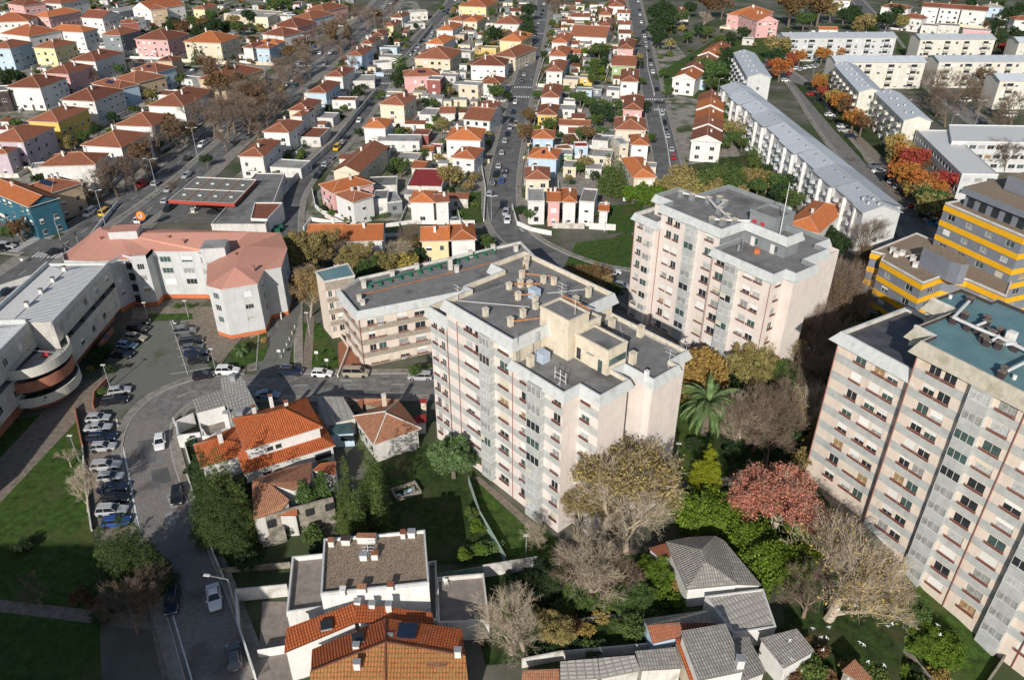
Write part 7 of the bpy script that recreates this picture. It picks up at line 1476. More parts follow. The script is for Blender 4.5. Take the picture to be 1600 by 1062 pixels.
# scooters
for k,(px) in enumerate(((228,508),(234,506),(273,507),(196,575))):
    r=root('motor_scooter',G(*px)+Vector((0,0,0.05)),0.4+k,['dark scooter, left one of the pair by the forecourt lawn','pale scooter, right one of the pair by the forecourt lawn','white scooter standing alone at the lot edge','dark scooter beside the white building ramp'][k],'scooter'); cm=M[['ck','cs','cw','ck'][k]]
    for x,nm in ((-0.6,'wheel'),(0.6,'wheel')): mb=MB(); mb.tube((x,-0.06,0.27),(x,0.06,0.27),0.27,0.27,M['black'],10); mb.build(nm,r)
    mb=MB(); mb.box((-0.4,0,0.55),(0.7,0.3,0.35),cm); mb.box((0.05,0,0.35),(0.6,0.28,0.1),cm); mb.tube((0.55,0,0.3),(0.4,0,1.0),0.1,0.06,cm,6); mb.build('body',r); mb=MB(); mb.box((-0.35,0,0.77),(0.75,0.28,0.1),M['black']); mb.build('seat',r); mb=MB(); mb.tube((0.4,-0.3,1.0),(0.4,0.3,1.0),0.03,0.03,M['black'],5); mb.build('handlebar',r)
# ---------------------------------------------------------------- people
def person(px,label,shirt,az,pose=0):
    p=G(*px)+Vector((0,0,0.16)); r=root('person',p,math.radians(az),label,'person')
    vs=[(0,0,0.95),(0,0,1.15),(0,0,1.42),(0,0.01,1.56),(0,0.02,1.70),(-0.10,0,0.90),(-0.13,0.12,0.48),(-0.14,-0.02,0.06),(0.10,0,0.90),(0.12,-0.14,0.48),(0.13,-0.2,0.06),(-0.21,0,1.40),(-0.30,0.06,1.14),(-0.27,-0.12,0.95),(0.21,0,1.40),(0.31,-0.04,1.14),(0.27,-0.2,0.98),(-0.14,-0.16,0.03),(0.13,-0.34,0.03)]
    ed=[(0,1),(1,2),(2,3),(3,4),(0,5),(5,6),(6,7),(7,17),(0,8),(8,9),(9,10),(10,18),(2,11),(11,12),(12,13),(2,14),(14,15),(15,16)]
    rad=[.15,.14,.15,.055,.105,.10,.07,.045,.10,.07,.045,.06,.045,.035,.06,.045,.035,.04,.04]
    me=bpy.data.meshes.new('body'); me.from_pydata(vs,ed,[]); o=bpy.data.objects.new('body',me); COL.objects.link(o); o.parent=r
    me.materials.append(M['cloth'])
    mo=o.modifiers.new('skin','SKIN'); 
    for i,v in enumerate(me.skin_vertices[0].data): v.radius=(rad[i],rad[i]*(0.75 if i<3 else 1)); v.use_root=(i==0)
    s=o.modifiers.new('sub','SUBSURF'); s.levels=1; s.render_levels=1
    mb=MB(); mb.tube((0,0,0.95),(0,0,1.30),0.175,0.20,M[shirt],10); mb.tube((0,0,1.30),(0,0,1.50),0.20,0.09,M[shirt],10); mb.build('jacket',r)
    mb=MB(); mb.tube((0,0.02,1.60),(0,0.02,1.80),0.10,0.085,M['skin'],8); mb.build('head',r); mb=MB(); mb.tube((0,0.04,1.72),(0,0.04,1.84),0.11,0.07,M['dbrown'],8); mb.build('hair',r)
person((236,312),'person in hi-vis yellow jacket and dark trousers walking on the avenue median','hivis',100)
person((325,230),'person in a blue top beside the white car on the avenue','cb',40)
# ---------------------------------------------------------------- birds over the gardens
BM=None
for k,(x,y,z_) in enumerate([(1310,952,8),(1337,946,9),(1295,979,7),(1270,981,7),(1283,995,6),(1292,996,6),(1394,974,9),(1387,978,8),(1465,976,7),(1469,991,6),(1234,1000,7),(1344,1003,6),(1350,1007,6),(1238,1030,6),(1356,1033,5),(1382,1039,5),(1326,1061,5),(1225,1055,5),(1286,1015,5),(1299,966,8)]):
    if BM is None:
        mb=MB(); mb.tube((-0.16,0,0),(0.12,0,0.02),0.03,0.07,M['bird'],6); mb.tube((0.12,0,0.02),(0.22,0,0.05),0.06,0.02,M['bird'],6); mb.poly([(-0.16,-0.05,0),(-0.3,-0.08,0),(-0.3,0.08,0),(-0.16,0.05,0)],M['bird'])
        b0=mb.mesh('body'); ws=[]
        for s in (-1,1): mb=MB(); mb.poly([(0.08,s*0.04,0.03),(-0.08,s*0.04,0.03),(-0.1,s*0.22,0.14),(0.08,s*0.2,0.14)],M['bird']); mb.poly([(0.08,s*0.2,0.14),(-0.1,s*0.22,0.14),(-0.12,s*0.42,0.08)],M['bird']); ws.append(mb.mesh('wing'))
        BM=1
    c=G(x,y,z_); r=root('white_bird',c,rh.uniform(0,6)); pend(r,'white bird flying','bird',c,'white birds flying over the bottom right gardens'); r.scale=(0.8,0.8,0.8)
    ob('body',b0,r); ob('wing',ws[0],r); ob('wing',ws[1],r)
# ---------------------------------------------------------------- vegetation
from array import array
rt=random.Random(21)
def leafmesh(name,blobs,n,size,m,flat=0.0,inner=0.25):
    """leaf clumps as small bent quads spread through the outer part of several blobs"""
    v=[];f=[]; tot=sum(b[3]**1.6 for b in blobs)
    for (bx,by,bz,br,sq) in blobs:
        k=int(n*br**1.6/tot)
        # sub clumps on the blob give light and dark masses
        subs=[]
        for i in range(max(5,int(7+br*4))):
            d=Vector((rt.gauss(0,1),rt.gauss(0,1),rt.gauss(0.15,1))).normalized(); q_=rt.uniform(0.62,1.0); subs.append((d.x*br*q_,d.y*br*q_,d.z*br*q_*sq,br*rt.uniform(0.2,0.36)))
        for i in range(k):
            s=rt.choice(subs) if rt.random()<0.68 else (0,0,0,br*0.97); d=Vector((rt.gauss(0,1),rt.gauss(0,1),rt.gauss(0,0.85))).normalized(); rr=s[3]*(inner+(1-inner)*rt.random()**0.5)
            c=Vector((bx+s[0]+d.x*rr,by+s[1]+d.y*rr,bz+s[2]+d.z*rr*0.9))
            if c.z<0.1: c.z=0.1+rt.random()*0.3
            nrm=(d*0.8+Vector((rt.gauss(0,.6),rt.gauss(0,.6),rt.gauss(0.35,.6)))).normalized(); a=nrm.orthogonal().normalized(); a.rotate(Matrix.Rotation(rt.uniform(0,6.28),3,nrm)); b=nrm.cross(a); sz=size*rt.uniform(0.6,1.3)
            i0=len(v); v.append(tuple(c-a*sz)); v.append(tuple(c-b*sz*0.55-nrm*sz*0.15)); v.append(tuple(c+a*sz)); v.append(tuple(c+b*sz*0.55-nrm*sz*0.15)); f.append((i0,i0+1,i0+2,i0+3))
    me=bpy.data.meshes.new(name); me.from_pydata(v,[],f); me.materials.append(m); me.update(); return me
def crown_blobs(R,Hc,squash,k,sp=0.62):
    B_=[(0,0,Hc,R*0.62,squash)]
    for i in range(k):
        a=2*math.pi*i/k+rt.uniform(-.4,.4); q_=rt.uniform(0.35,sp)*R; B_.append((math.cos(a)*q_,math.sin(a)*q_,Hc+rt.uniform(-.35,.35)*R*squash,R*rt.uniform(0.34,0.5),squash))
    return B_
def branches(mb,p,d,L,r,lev,maxlev,m,spread,tw,nch=4,seg=2,up=0.12):
    n=[7,5,4,3,3,3][lev] if lev<6 else 3
    q_=p; dd=d.copy(); rr=r
    for s in range(seg):
        dd=(dd+Vector((rt.gauss(0,.13),rt.gauss(0,.13),rt.gauss(up*0.6,.09)))).normalized(); e=q_+dd*(L/seg); r1=rr*(0.80 if lev<maxlev else 0.6); mb.tube(q_,e,rr,r1,m,n,cap=False); q_=e; rr=r1
        if lev<maxlev and s<seg-1:
            a=rt.uniform(0,6.28); o=dd.orthogonal().normalized(); o.rotate(Matrix.Rotation(a,3,dd)); branches(mb,q_,(dd+o*spread*1.1).normalized(),L*0.6,rr*0.55,lev+1,maxlev,m,spread,tw,max(2,nch-1),seg,up)
    if lev<maxlev:
        a0=rt.uniform(0,6.28)
        for i in range(nch):
            o=dd.orthogonal().normalized(); o.rotate(Matrix.Rotation(a0+6.28*i/nch+rt.uniform(-.4,.4),3,dd)); nd=(dd+o*spread*rt.uniform(0.7,1.25)).normalized()
            branches(mb,q_,nd,L*rt.uniform(0.62,0.82),rr*rt.uniform(0.55,0.7),lev+1,maxlev,m,spread,tw,nch,seg,up)
# prototypes are unit trees of crown radius 1 (scaled per tree); heights in crown radii
PR={}
def treemesh(kind,lod,var):
    k=(kind,lod,var)
    if k in PR: return PR[k]
    rt.seed(hash((kind,lod,var,3))%10**6 if False else sum(map(ord,kind))*31+lod*7+var)
    near=lod==0; hi={0:20000,1:3600,2:1000}[lod]; sz={0:0.027,1:0.06,2:0.115}[lod]
    K=KINDS[kind]; tr=None;cr=None; 
    H_=K['h']
    if K['t']=='bare':
        mb=MB(); branches(mb,Vector((0,0,0)),Vector((0,0,1)),H_*0.26,0.05,0,5 if lod==0 else 4,M[K['bark']],0.72,0,3,2,0.16)
        tr=mb
        # rescale to unit crown radius
        rad=sorted(math.hypot(p[0],p[1]) for p in mb.v)[int(len(mb.v)*0.97)]; zt=max(p[2] for p in mb.v)
        mb.v=[(p[0]/rad,p[1]/rad,p[2]*H_/zt) for p in mb.v]
        tips=[p for p in mb.v if p[2]>H_*0.33]; nt={0:3600,1:1500,2:600}[lod]; wq={0:0.0026,1:0.006,2:0.012}[lod]; tw_=MB(); cz=Vector((0,0,H_*0.35))
        for i in range(nt):
            c=Vector(rt.choice(tips)); d=((c-cz).normalized()*0.9+Vector((rt.gauss(0,.5),rt.gauss(0,.5),rt.gauss(0.15,.5)))).normalized(); L=rt.uniform(0.08,0.24); s_=d.orthogonal().normalized(); s_.rotate(Matrix.Rotation(rt.uniform(0,6.3),3,d)); s_*=wq
            m_=c+d*L*0.55+Vector((rt.gauss(0,.02),rt.gauss(0,.02),rt.gauss(0,.02))); e=c+d*L; tw_.poly([c-s_,c+s_,m_+s_*0.8,m_-s_*0.8],M[K['bark']]); tw_.poly([m_-s_*0.8,m_+s_*0.8,e],M[K['bark']])
            if lod<2: tw_.poly([m_-s_*0.6,m_+s_*0.6,m_+(d+s_.normalized()*0.8).normalized()*L*0.4],M[K['bark']])
        PR[('tw',)+k]=tw_.mesh('twigs')
        tr=mb.mesh('trunk')
        if K.get('leaf'):
            pts=[p for p in mb.v if p[2]>H_*0.42 and math.hypot(p[0],p[1])>0.2]; n=int(hi*K.get('dens',0.5)); v=[];f=[]
            for i in range(n):
                c=Vector(rt.choice(pts))+Vector((rt.gauss(0,.05),rt.gauss(0,.05),rt.gauss(0,.05))); nrm=Vector((rt.gauss(0,1),rt.gauss(0,1),rt.gauss(0.5,1))).normalized(); a=nrm.orthogonal(); b=nrm.cross(a); s=sz*rt.uniform(0.4,0.85); i0=len(v)
                v+= [tuple(c-a*s),tuple(c-b*s*.6),tuple(c+a*s),tuple(c+b*s*.6)]; f.append((i0,i0+1,i0+2,i0+3))
            cr=bpy.data.meshes.new('crown'); cr.from_pydata(v,[],f); cr.materials.append(M[K['leaf']])
    elif K['t']=='cone':
        mb=MB(); mb.tube((0,0,0),(0,0,H_*0.35),0.07,0.05,M['bark'],6); tr=mb.mesh('trunk')
        B_=[]; n=14
        for i in range(n):
            t=i/(n-1); rr=(1-t)**K.get('p',0.9)*0.78+0.09; z=H_*(0.07+0.90*t); 
            for j in range(max(1,int(5*(1-t)))): a=rt.uniform(0,6.28); B_.append((math.cos(a)*rr*0.45,math.sin(a)*rr*0.45,z+rt.uniform(-.15,.15),rr*0.62+0.04,1.1))
        cr=leafmesh('crown',B_,int(hi*1.3),sz*0.9,M[K['leaf']])
    elif K['t']=='palm':
        mb=MB(); mb.tube((0,0,0),(0,0,H_*0.62),0.13,0.10,M['bark'],8); tr=mb.mesh('trunk')
        g=MB(); n=46 if lod<2 else 22
        for i in range(n):
            a=6.28*i/n*1.618*3; el=rt.uniform(-0.5,1.25); L=1.05; p=Vector((0,0,H_*0.62)); d=Vector((math.cos(a)*math.cos(el),math.sin(a)*math.cos(el),math.sin(el))); side=Vector((-math.sin(a),math.cos(a),0))
            for s in range(7):
                e=p+d*(L/7); wdt=0.10*(1-abs(s-2.2)/6)
                dz=Vector((0,0,-0.035)) if True else 0
                g.poly([p,p+side*wdt+d*0.1+dz,e+side*wdt*0.9+d*0.08+dz,e],M[K['leaf']]); g.poly([p,e,e-side*wdt*0.9+d*0.08+dz,p-side*wdt+d*0.1+dz],M[K['leaf']])
                if lod<2:
                    for u in range(3):
                        b_=p+d*(L/7*u/3); 
                        for sg in (1,-1): g.poly([b_,b_+d*0.03,b_+side*sg*wdt*2.0+d*0.16+Vector((0,0,-0.09))],M[K['leaf']])
                p=e; d=(d+Vector((0,0,-0.24))).normalized()
        cr=g.mesh('crown')
    elif K['t']=='willow':
        mb=MB(); mb.tube((0,0,0),(0,0,H_*0.6),0.08,0.05,M['bark'],6); tr=mb.mesh('trunk'); v=[];f=[]
        for i in range(260 if lod==0 else 120):
            a=rt.uniform(0,6.28); q_=rt.random()**0.6; x,y=math.cos(a)*q_,math.sin(a)*q_; z=H_*(1-0.35*q_*q_)+rt.uniform(-.1,.1); ln=rt.uniform(0.5,1.1)
            for s in range(26):
                c=Vector((x*(1+0.08*s/26)+rt.gauss(0,.025),y*(1+0.08*s/26)+rt.gauss(0,.025),z-ln*s/26)); nrm=Vector((rt.gauss(0,1),rt.gauss(0,1),rt.gauss(0,.4))).normalized(); a_=nrm.orthogonal(); b_=nrm.cross(a_); i0=len(v); q2=0.032
                v+=[tuple(c-a_*q2),tuple(c-b_*q2),tuple(c+a_*q2),tuple(c+b_*q2)]; f.append((i0,i0+1,i0+2,i0+3))
        cr=bpy.data.meshes.new('crown'); cr.from_pydata(v,[],f); cr.materials.append(M[K['leaf']])
    else:  # leafy crown
        mb=MB(); zc=H_-K['sq']*0.9
        mb.tube((0,0,0),(0,0,zc),0.085,0.05,M['bark'],6)
        for i in range(6): a=i*1.05+rt.uniform(-.3,.3); mb.tube((0,0,zc*0.7),(math.cos(a)*0.55,math.sin(a)*0.55,zc+rt.uniform(-.1,.35)),0.04,0.015,M['bark'],4)
        tr=mb.mesh('trunk'); cr=leafmesh('crown',crown_blobs(1.0,zc,K['sq'],K.get('k',7)),int(hi*K.get('dens',1)),sz,M[K['leaf']])
    PR[k]=(tr,cr); return PR[k]
KINDS=dict(
 bare=dict(t='bare',h=2.1,bark='twig'), barew=dict(t='bare',h=1.9,bark='twigw'), barel=dict(t='bare',h=2.1,bark='twig',leaf='lbrown',dens=0.35), olivebare=dict(t='bare',h=1.9,bark='twigw',leaf='lolive',dens=0.85), yelbare=dict(t='bare',h=1.7,bark='twigw',leaf='lyel',dens=0.075),obare=dict(t='bare',h=2.1,bark='barkw',leaf='lwillow',dens=0.5),
 green=dict(t='leaf',h=2.0,sq=0.85,leaf='lgreen'), dark=dict(t='leaf',h=2.1,sq=0.95,leaf='ldark'), mag=dict(t='leaf',h=1.95,sq=0.98,leaf='lmag',k=11,dens=1.7), olive=dict(t='leaf',h=2.0,sq=0.85,leaf='lolive'), brown=dict(t='leaf',h=2.1,sq=0.85,leaf='lbrown'), orange=dict(t='leaf',h=2.0,sq=0.85,leaf='lorange'), red=dict(t='leaf',h=2.0,sq=0.85,leaf='lred'),
 yellow=dict(t='leaf',h=1.9,sq=0.85,leaf='lyel'), redbare=dict(t='bare',h=1.9,bark='twigw',leaf='lpink',dens=1.9), bush=dict(t='leaf',h=1.25,sq=0.75,leaf='ltuft',k=5), dbush=dict(t='leaf',h=1.25,sq=0.75,leaf='ldark',k=5), bbush=dict(t='leaf',h=1.2,sq=0.7,leaf='lbrown',k=5), ybush=dict(t='leaf',h=1.2,sq=0.7,leaf='lyel',k=5),ball=dict(t='leaf',h=1.7,sq=0.95,leaf='lgreen',k=8,dens=1.4),hbush=dict(t='leaf',h=1.5,sq=0.85,leaf='lhedge',k=7,dens=1.2),
 conifer=dict(t='cone',h=3.6,leaf='lcon',p=0.6), cypress=dict(t='cone',h=5.4,leaf='lcyp',p=0.55), lime=dict(t='cone',h=2.5,leaf='llime',p=0.6), ygcon=dict(t='cone',h=3.0,leaf='lcyp',p=0.6), palm=dict(t='palm',h=2.0,leaf='lpalm'), willow=dict(t='willow',h=1.9,leaf='lwillow'))
TXT=dict(bare='bare brown-twigged tree',barew='pale-branched bare tree',barel='nearly bare tree with brown leaves',olivebare='thin olive-leaved tree with pale branches',yelbare='bare pale tree with few yellow leaves',obare='thin orange-brown tree with pale trunk',green='round green tree',dark='dark evergreen tree',mag='dense glossy evergreen tree',olive='olive-green autumn tree',brown='brown autumn tree',orange='orange autumn tree',red='red autumn tree',yellow='yellow autumn tree',redbare='salmon-red leaved tree',bush='green garden bush',dbush='dark green bush',bbush='brown bush',ybush='yellow flowering bush',ball='clipped ball-shaped bush',hbush='bright green rounded shrub',conifer='dark pointed conifer',cypress='tall cypress',lime='bright yellow-green conifer',ygcon='yellowish green conifer',palm='palm tree',willow='orange-tinged weeping tree')
def tree(kind,px,py,R,label=None,cz=None,group=None,pos=None):
    K=KINDS[kind]; H_=K['h']*R
    if pos is None:
        g0=GG(px,py); zb=0.0
        c=G(px,py,(gz(g0.x,g0.y))+H_*(0.58 if K['t'] in('bare','leaf') else (0.5 if K['t']=='cone' else 0.62))); base=Vector((c.x,c.y,gz(c.x,c.y)-0.05))
    else: base=Vector((pos[0],pos[1],gz(pos[0],pos[1])-0.05)); c=base
    dist=(base-cam.location).length; pxr=R*F/dist
    lod=0 if pxr>26 else (1 if pxr>10 else 2); var=rt2.randrange(3 if lod else 2)
    tr,cr=treemesh(kind,lod,var)
    isb='bush' in kind or kind in('ball',)
    r=root('bush' if isb else {'palm':'palm_tree','bare':'bare_tree','barew':'bare_tree','cypress':'cypress_tree','conifer':'conifer_tree','lime':'conifer_tree','ygcon':'conifer_tree'}.get(kind,'tree'),base,rt2.uniform(0,6.28)); r.scale=(R*rt2.uniform(.93,1.07),R*rt2.uniform(.93,1.07),R*rt2.uniform(.92,1.08))
    ob('trunk' if not isb else 'stem',tr,r)
    if cr: ob('crown' if not isb else 'foliage',cr,r)
    if K['t']=='bare': ob('twigs',PR[('tw',kind,lod,var)],r)
    cat='bush' if isb else 'tree'
    if label: tag(r,label,cat,group)
    else: pend(r,TXT[kind],cat,base,group)
    occ(base,R*0.55); return r
rt2=random.Random(9)
TR=[ # kind,px,py,R
('bare',385,178,6.0),('bare',370,150,6.5),('bare',455,105,5.5),('bare',498,55,6.0),('barel',515,45,6.0),('bare',540,35,6.0),('bare',560,15,6.0),('barel',470,70,5.5),('bare',438,108,5.5),('bare',425,165,5.5),('bare',398,172,5.5),('bare',340,150,5.5),('bare',318,168,5.0),('bare',300,182,5.0),('bare',285,200,5.0),('barel',270,205,5.0),('bare',245,225,5.0),('bare',600,50,5.0),('bare',612,20,5.5),('bare',592,66,5.0),('bare',560,85,5.0),('bare',545,100,5.0),('bare',190,268,5.0),('bare',165,272,5.0),('brown',218,240,4.5),('brown',340,130,6.0),('barel',365,128,6.0),('bare',532,75,5.5),('bare',335,175,6.0),('bare',352,190,6.0),('bare',130,300,4.0),
('bare',375,165,6.5),('bare',427,140,6),('barel',532,52,8.5),('bare',480,88,6),('bare',575,24,6),('bare',588,42,5.5),('brown',452,78,5),('bare',405,128,5),('brown',260,192,5.5),('barel',345,115,7),('bare',360,172,7),('barel',395,148,7),('brown',405,155,5.5),('bare',482,100,5),('bare',470,125,4.5),('bare',415,180,5),('bare',434,150,5),('bare',572,30,6),('brown',590,22,4.5),('bare',552,22,5),('bare',550,60,5.5),('bare',150,285,5),('bare',176,278,5),('bare',206,268,5),('bare',228,258,4),('bare',272,292,2.5),('green',15,362,3),('brown',27,355,3.5),('bare',330,190,5),('bare',385,190,5),('bare',505,70,5),('barel',295,205,4),('bare',620,2,6),('bare',605,35,4),('barel',320,100,5),('bare',440,118,5),('bare',350,215,4),('bare',400,205,4),('dark',322,248,2.5),
('dark',90,140,3),('conifer',104,136,2.6),('green',98,145,2.5),('olive',108,222,3),('green',130,212,3),('dark',150,200,3),('conifer',305,82,3.2),('brown',318,98,3),('olive',235,148,3),('dark',176,182,2.6),('green',208,170,2.2),('dark',10,122,5),('dark',28,118,4),('green',186,107,3),('bare',148,118,4),('green',280,122,3),('dark',60,220,2.5),('bush',82,160,2),('dark',245,225,2.6),('dark',180,225,2),('green',210,240,2.2),
('dark',270,35,6),('green',300,32,5),('brown',285,42,5),('dark',308,46,5),('dark',335,42,6),('dark',352,40,5),('green',370,42,5),('dark',388,24,5),('brown',318,34,5),('green',330,26,5),('dark',245,48,4),('olive',365,32,5),('green',430,10,6),('green',448,6,5),('dark',545,12,5),
('palm',626,97,5),('dark',620,120,4.2),('dark',628,112,4),('olive',690,193,3.6),('green',683,187,3),('green',775,142,4.8),('conifer',757,52,4),('dark',770,50,4.5),('dark',778,52,4),('olive',703,272,4.6),('green',625,258,3.6),('dark',665,160,2.6),('green',677,160,2.6),('green',618,54,3),('green',661,239,2.4),('green',728,45,2.4),('green',740,44,2.4),('green',755,92,2.6),('dark',612,262,2.5),('green',590,150,2),('bush',598,145,2),('green',760,378,2.6),('olive',638,204,2),('green',570,237,1.8),('dark',560,205,2),('bush',635,70,2.2),('dark',793,148,3),('green',636,62,2),('dark',650,40,2.2),('green',700,135,2.5),('green',768,17,3.5),('green',690,12,3),
('dark',827,14,6.5),('dark',822,32,5),('dark',820,50,6),('dark',815,60,5),('dark',826,42,4),('bare',871,10,6),('barel',862,3,5),('dark',850,84,2.6),('green',840,147,2.8),('dark',897,90,4),('green',937,76,5),('dark',944,82,3.5),('green',930,100,4),('green',922,112,3.4),('green',927,122,3.4),('dark',943,96,3.4),('green',907,153,3.6),('green',922,158,3.4),('green',898,150,3),('dark',932,172,3.2),('dark',946,176,4),('green',932,186,3.4),('brown',917,206,3.6),('green',908,208,3),('bbush',892,215,3.2),('brown',827,180,3.6),('green',857,196,3.6),('brown',822,208,4),('olive',818,200,3),('bush',872,232,2),('ygcon',950,272,4),('ygcon',966,275,4.2),('hbush',1000,298,4),('hbush',1012,302,3.6),('hbush',990,300,4),
('dark',993,65,3.2),('bare',960,44,5.5),('green',966,163,2.8),('green',975,178,2.8),('dark',1010,166,2.8),('green',1017,215,2.6),('dark',1000,100,2.4),('green',1004,125,2.4),('olive',1000,88,2.2),('green',945,208,2.4),('bush',938,200,2.4),('olive',913,252,3),('green',905,262,2.4),('bush',920,270,2),('dark',836,230,2.6),
('dark',1025,18,7),('dark',1038,10,7),('dark',1040,32,7),('dark',1024,48,6),('dark',1030,58,5),('dark',1050,22,5),('dark',1078,10,6),('green',1066,28,5),('barew',1100,30,5),('brown',1110,6,8),('barel',1130,6,8),('ybush',1050,46,3.2),('ybush',1066,43,3.2),('green',1107,48,4.5),('dark',1092,46,4),('green',1125,64,4.5),('dark',1142,58,4.5),('dark',1162,50,4.5),('green',1075,58,3.5),('dark',1132,84,5.5),('dark',1122,92,5),('green',1117,113,6.5),('green',1100,106,5.5),('dark',1128,105,5),('green',1095,120,4),('green',1112,130,4),('ygcon',1140,172,4.4),('olive',1133,197,3.6),('dark',1122,170,3.6),('dark',1115,160,3),('barew',1170,200,5),('olive',1155,203,4),('green',1037,112,3),('green',1045,144,3),('dark',1145,24,4),('olive',1047,68,3.5),
('ygcon',1176,235,2.2),('ygcon',1181,243,2.2),('ygcon',1187,252,2.2),('green',1160,222,3),('green',1145,215,3),('green',1130,222,3),('olive',1065,280,5),('olive',1080,285,5),('green',1095,282,5),('olive',1045,288,4.5),('ygcon',1120,270,3.2),('ygcon',1132,272,3.2),('ygcon',1144,276,3.4),('ygcon',1156,280,3.4),('olive',1110,290,4),('olive',1172,275,4),('green',1185,290,3.5),('green',1215,288,4),('dark',1222,300,4),('green',1240,312,3.5),('olive',1200,280,4),('dark',1228,280,3.5),('hbush',1035,300,4),('hbush',1022,302,3.4),
('brown',1237,10,10),('barel',1262,6,9),('brown',1282,10,10),('green',1257,32,6),('green',1270,26,5),('olive',1350,36,8),('dark',1338,30,6),('dark',1335,16,6),('olive',1300,14,7),('dark',1400,20,6),('dark',1388,28,6),('olive',1410,32,5),('olive',1217,72,7),('dark',1212,88,5),('green',1222,80,5),('dark',1362,45,5),('dark',1375,30,5),('dark',1320,20,6),
('orange',1220,105,5.5),('red',1208,98,3.5),('red',1237,92,4.5),('orange',1250,88,5),('brown',1277,76,4.5),('orange',1286,82,5),('red',1305,74,5),('orange',1325,72,5.5),('orange',1312,80,4),('yellow',1283,122,4.2),('orange',1281,130,4),('red',1286,142,3.2),('yellow',1303,150,4.6),('orange',1312,158,4.6),('orange',1328,150,4.5),('brown',1322,166,4),('orange',1335,183,5),('brown',1348,192,4),('red',1335,165,3),('yellow',1402,225,5),('orange',1412,238,5),('red',1430,248,5.5),('brown',1440,255,4),('orange',1418,272,5),('orange',1405,268,4.5),('orange',1438,285,5),('green',1455,308,5),('olive',1462,318,5),('olive',1445,300,4.5),('red',1480,280,5),('brown',1475,318,4),('brown',1485,335,4),('yellow',1425,290,4),('orange',1466,292,4),('olive',1398,245,3.5),
('brown',1475,76,4.5),('red',1500,74,4),('red',1535,72,5.5),('red',1568,74,4),('bare',1465,130,7),('bare',1470,152,6),('bare',1500,132,6),('bare',1512,145,6),('barel',1538,122,5.5),('bare',1485,168,6),('bare',1577,180,6),('bare',1590,165,6),('bare',1562,238,5),('bare',1578,240,5),('bare',1596,235,5),('bare',1440,118,4),('bare',1452,140,5),('bare',1530,160,4),('bare',1555,195,4),('dark',1575,22,6),('dark',1560,38,5),('dark',1595,12,6),('dark',1480,60,2),('dark',1560,10,5),('dark',1518,4,5),('dark',1560,60,4),('dark',1585,50,4),
('bare',1362,368,5.5),('barel',1342,412,4.5),('bare',1345,425,4),('bare',1300,455,6.5),('bare',1318,448,6),('olive',1283,452,5),('barel',1312,480,6),('bare',1335,470,5),('bare',1290,490,6),('dark',1305,375,3.5),('dark',1296,362,3),('dark',1318,385,3),('olive',1235,512,6),('olive',1225,540,5),('dark',1330,500,3.5),('dark',1320,512,3.5),('bare',1275,520,6),('bare',1300,540,5.5),('bare',1265,560,5),('bare',1285,585,5),('green',1232,582,4.6),('dark',1216,590,3.5),('olive',1250,555,3.5),('olive',1182,560,5),('olive',1170,575,5),('olive',1200,578,4),('bare',1215,648,5.5),('yelbare',1258,640,5.5),('bare',1240,625,4.5),('willow',1098,575,4.6),('willow',1082,590,3.8),('palm',1108,628,5.4),('barew',1158,662,5),('bare',1187,655,5.5),('bare',1170,665,5),('bare',1205,690,4),('dbush',1150,700,3),('dbush',1215,700,3),
('lime',1105,728,3.1),('dbush',1082,690,1.6),('redbare',1222,778,6.8),
('olivebare',948,780,9.0),('barew',985,800,7),('olivebare',905,800,5),('barew',932,878,6.5),('bare',905,885,4.5),('barew',845,832,3),('bare',950,905,4),
('yelbare',1310,905,8.3),('yelbare',1340,880,6),('yelbare',1385,925,4),('bare',1265,930,4),
('mag',707,706,4.7),('cypress',543,775,2.7),('cypress',577,742,3.0),('cypress',556,805,2.0),('cypress',592,790,2.0),
('conifer',322,745,3.3),('cypress',350,752,2.9),('conifer',340,800,3.4),('cypress',374,790,2.7),('conifer',318,795,3.0),('conifer',362,825,3.0),('cypress',338,775,2.5),
('conifer',175,862,3.4),('conifer',205,850,3.6),('conifer',230,872,3.2),('conifer',198,885,3.2),('ygcon',160,862,2.0),
('barew',126,768,3.6),('barew',106,715,1.8),('dark',55,612,2.3),('dark',74,618,2.0),('bbush',125,928,1.8),('bare',60,925,2.4),('bare',200,948,4),('bare',225,925,3.5),('dbush',160,960,2),('dbush',35,850,1.8),('bbush',150,940,1.6),
('olive',475,390,6),('olive',500,385,5.5),('obare',478,448,6),('olive',450,410,4.5),('olive',555,402,5),('green',582,415,4.2),('dark',570,420,3.5),('barew',612,392,4.5),('yellow',635,410,3.6),('olive',600,410,4),('bare',645,370,4.4),('olive',640,380,3),('dark',655,398,2.6),('bare',528,392,4),('green',545,420,3),('brown',460,440,3.4),
('brown',915,438,5),('olive',930,445,4.6),('dark',948,456,4),('brown',940,430,3.4),('dark',440,398,3),('bush',448,372,2),
('dark',858,895,2.8),('dbush',845,915,2.4),('hbush',1025,888,2.8),('hbush',1030,915,2),('green',983,930,2.9),('green',1000,925,2.4),('barew',820,968,5.2),('barew',800,985,4),('olive',870,985,3),('bbush',885,970,2.4),('ball',962,972,1.2),('ball',1000,975,0.8),('bush',925,1010,1.6),('bush',905,930,2.6),('bush',880,945,2.4),('ybush',1055,915,1.5),('bush',950,940,2),('ybush',940,962,1.4),('dbush',1020,1000,1.6),('bush',990,955,1.8),('dbush',800,905,1.8),('bush',790,925,1.6),('hbush',1060,938,1.4),('dbush',870,1010,1.6),('dbush',900,1005,1.4),('bbush',935,1010,1.2),
('hbush',1455,1000,3.6),('hbush',1478,1008,3.0),('hbush',1440,985,3),('palm',1420,990,2.0),('dbush',1500,1015,1.5),('green',1430,955,2.6),('olive',1380,945,3),
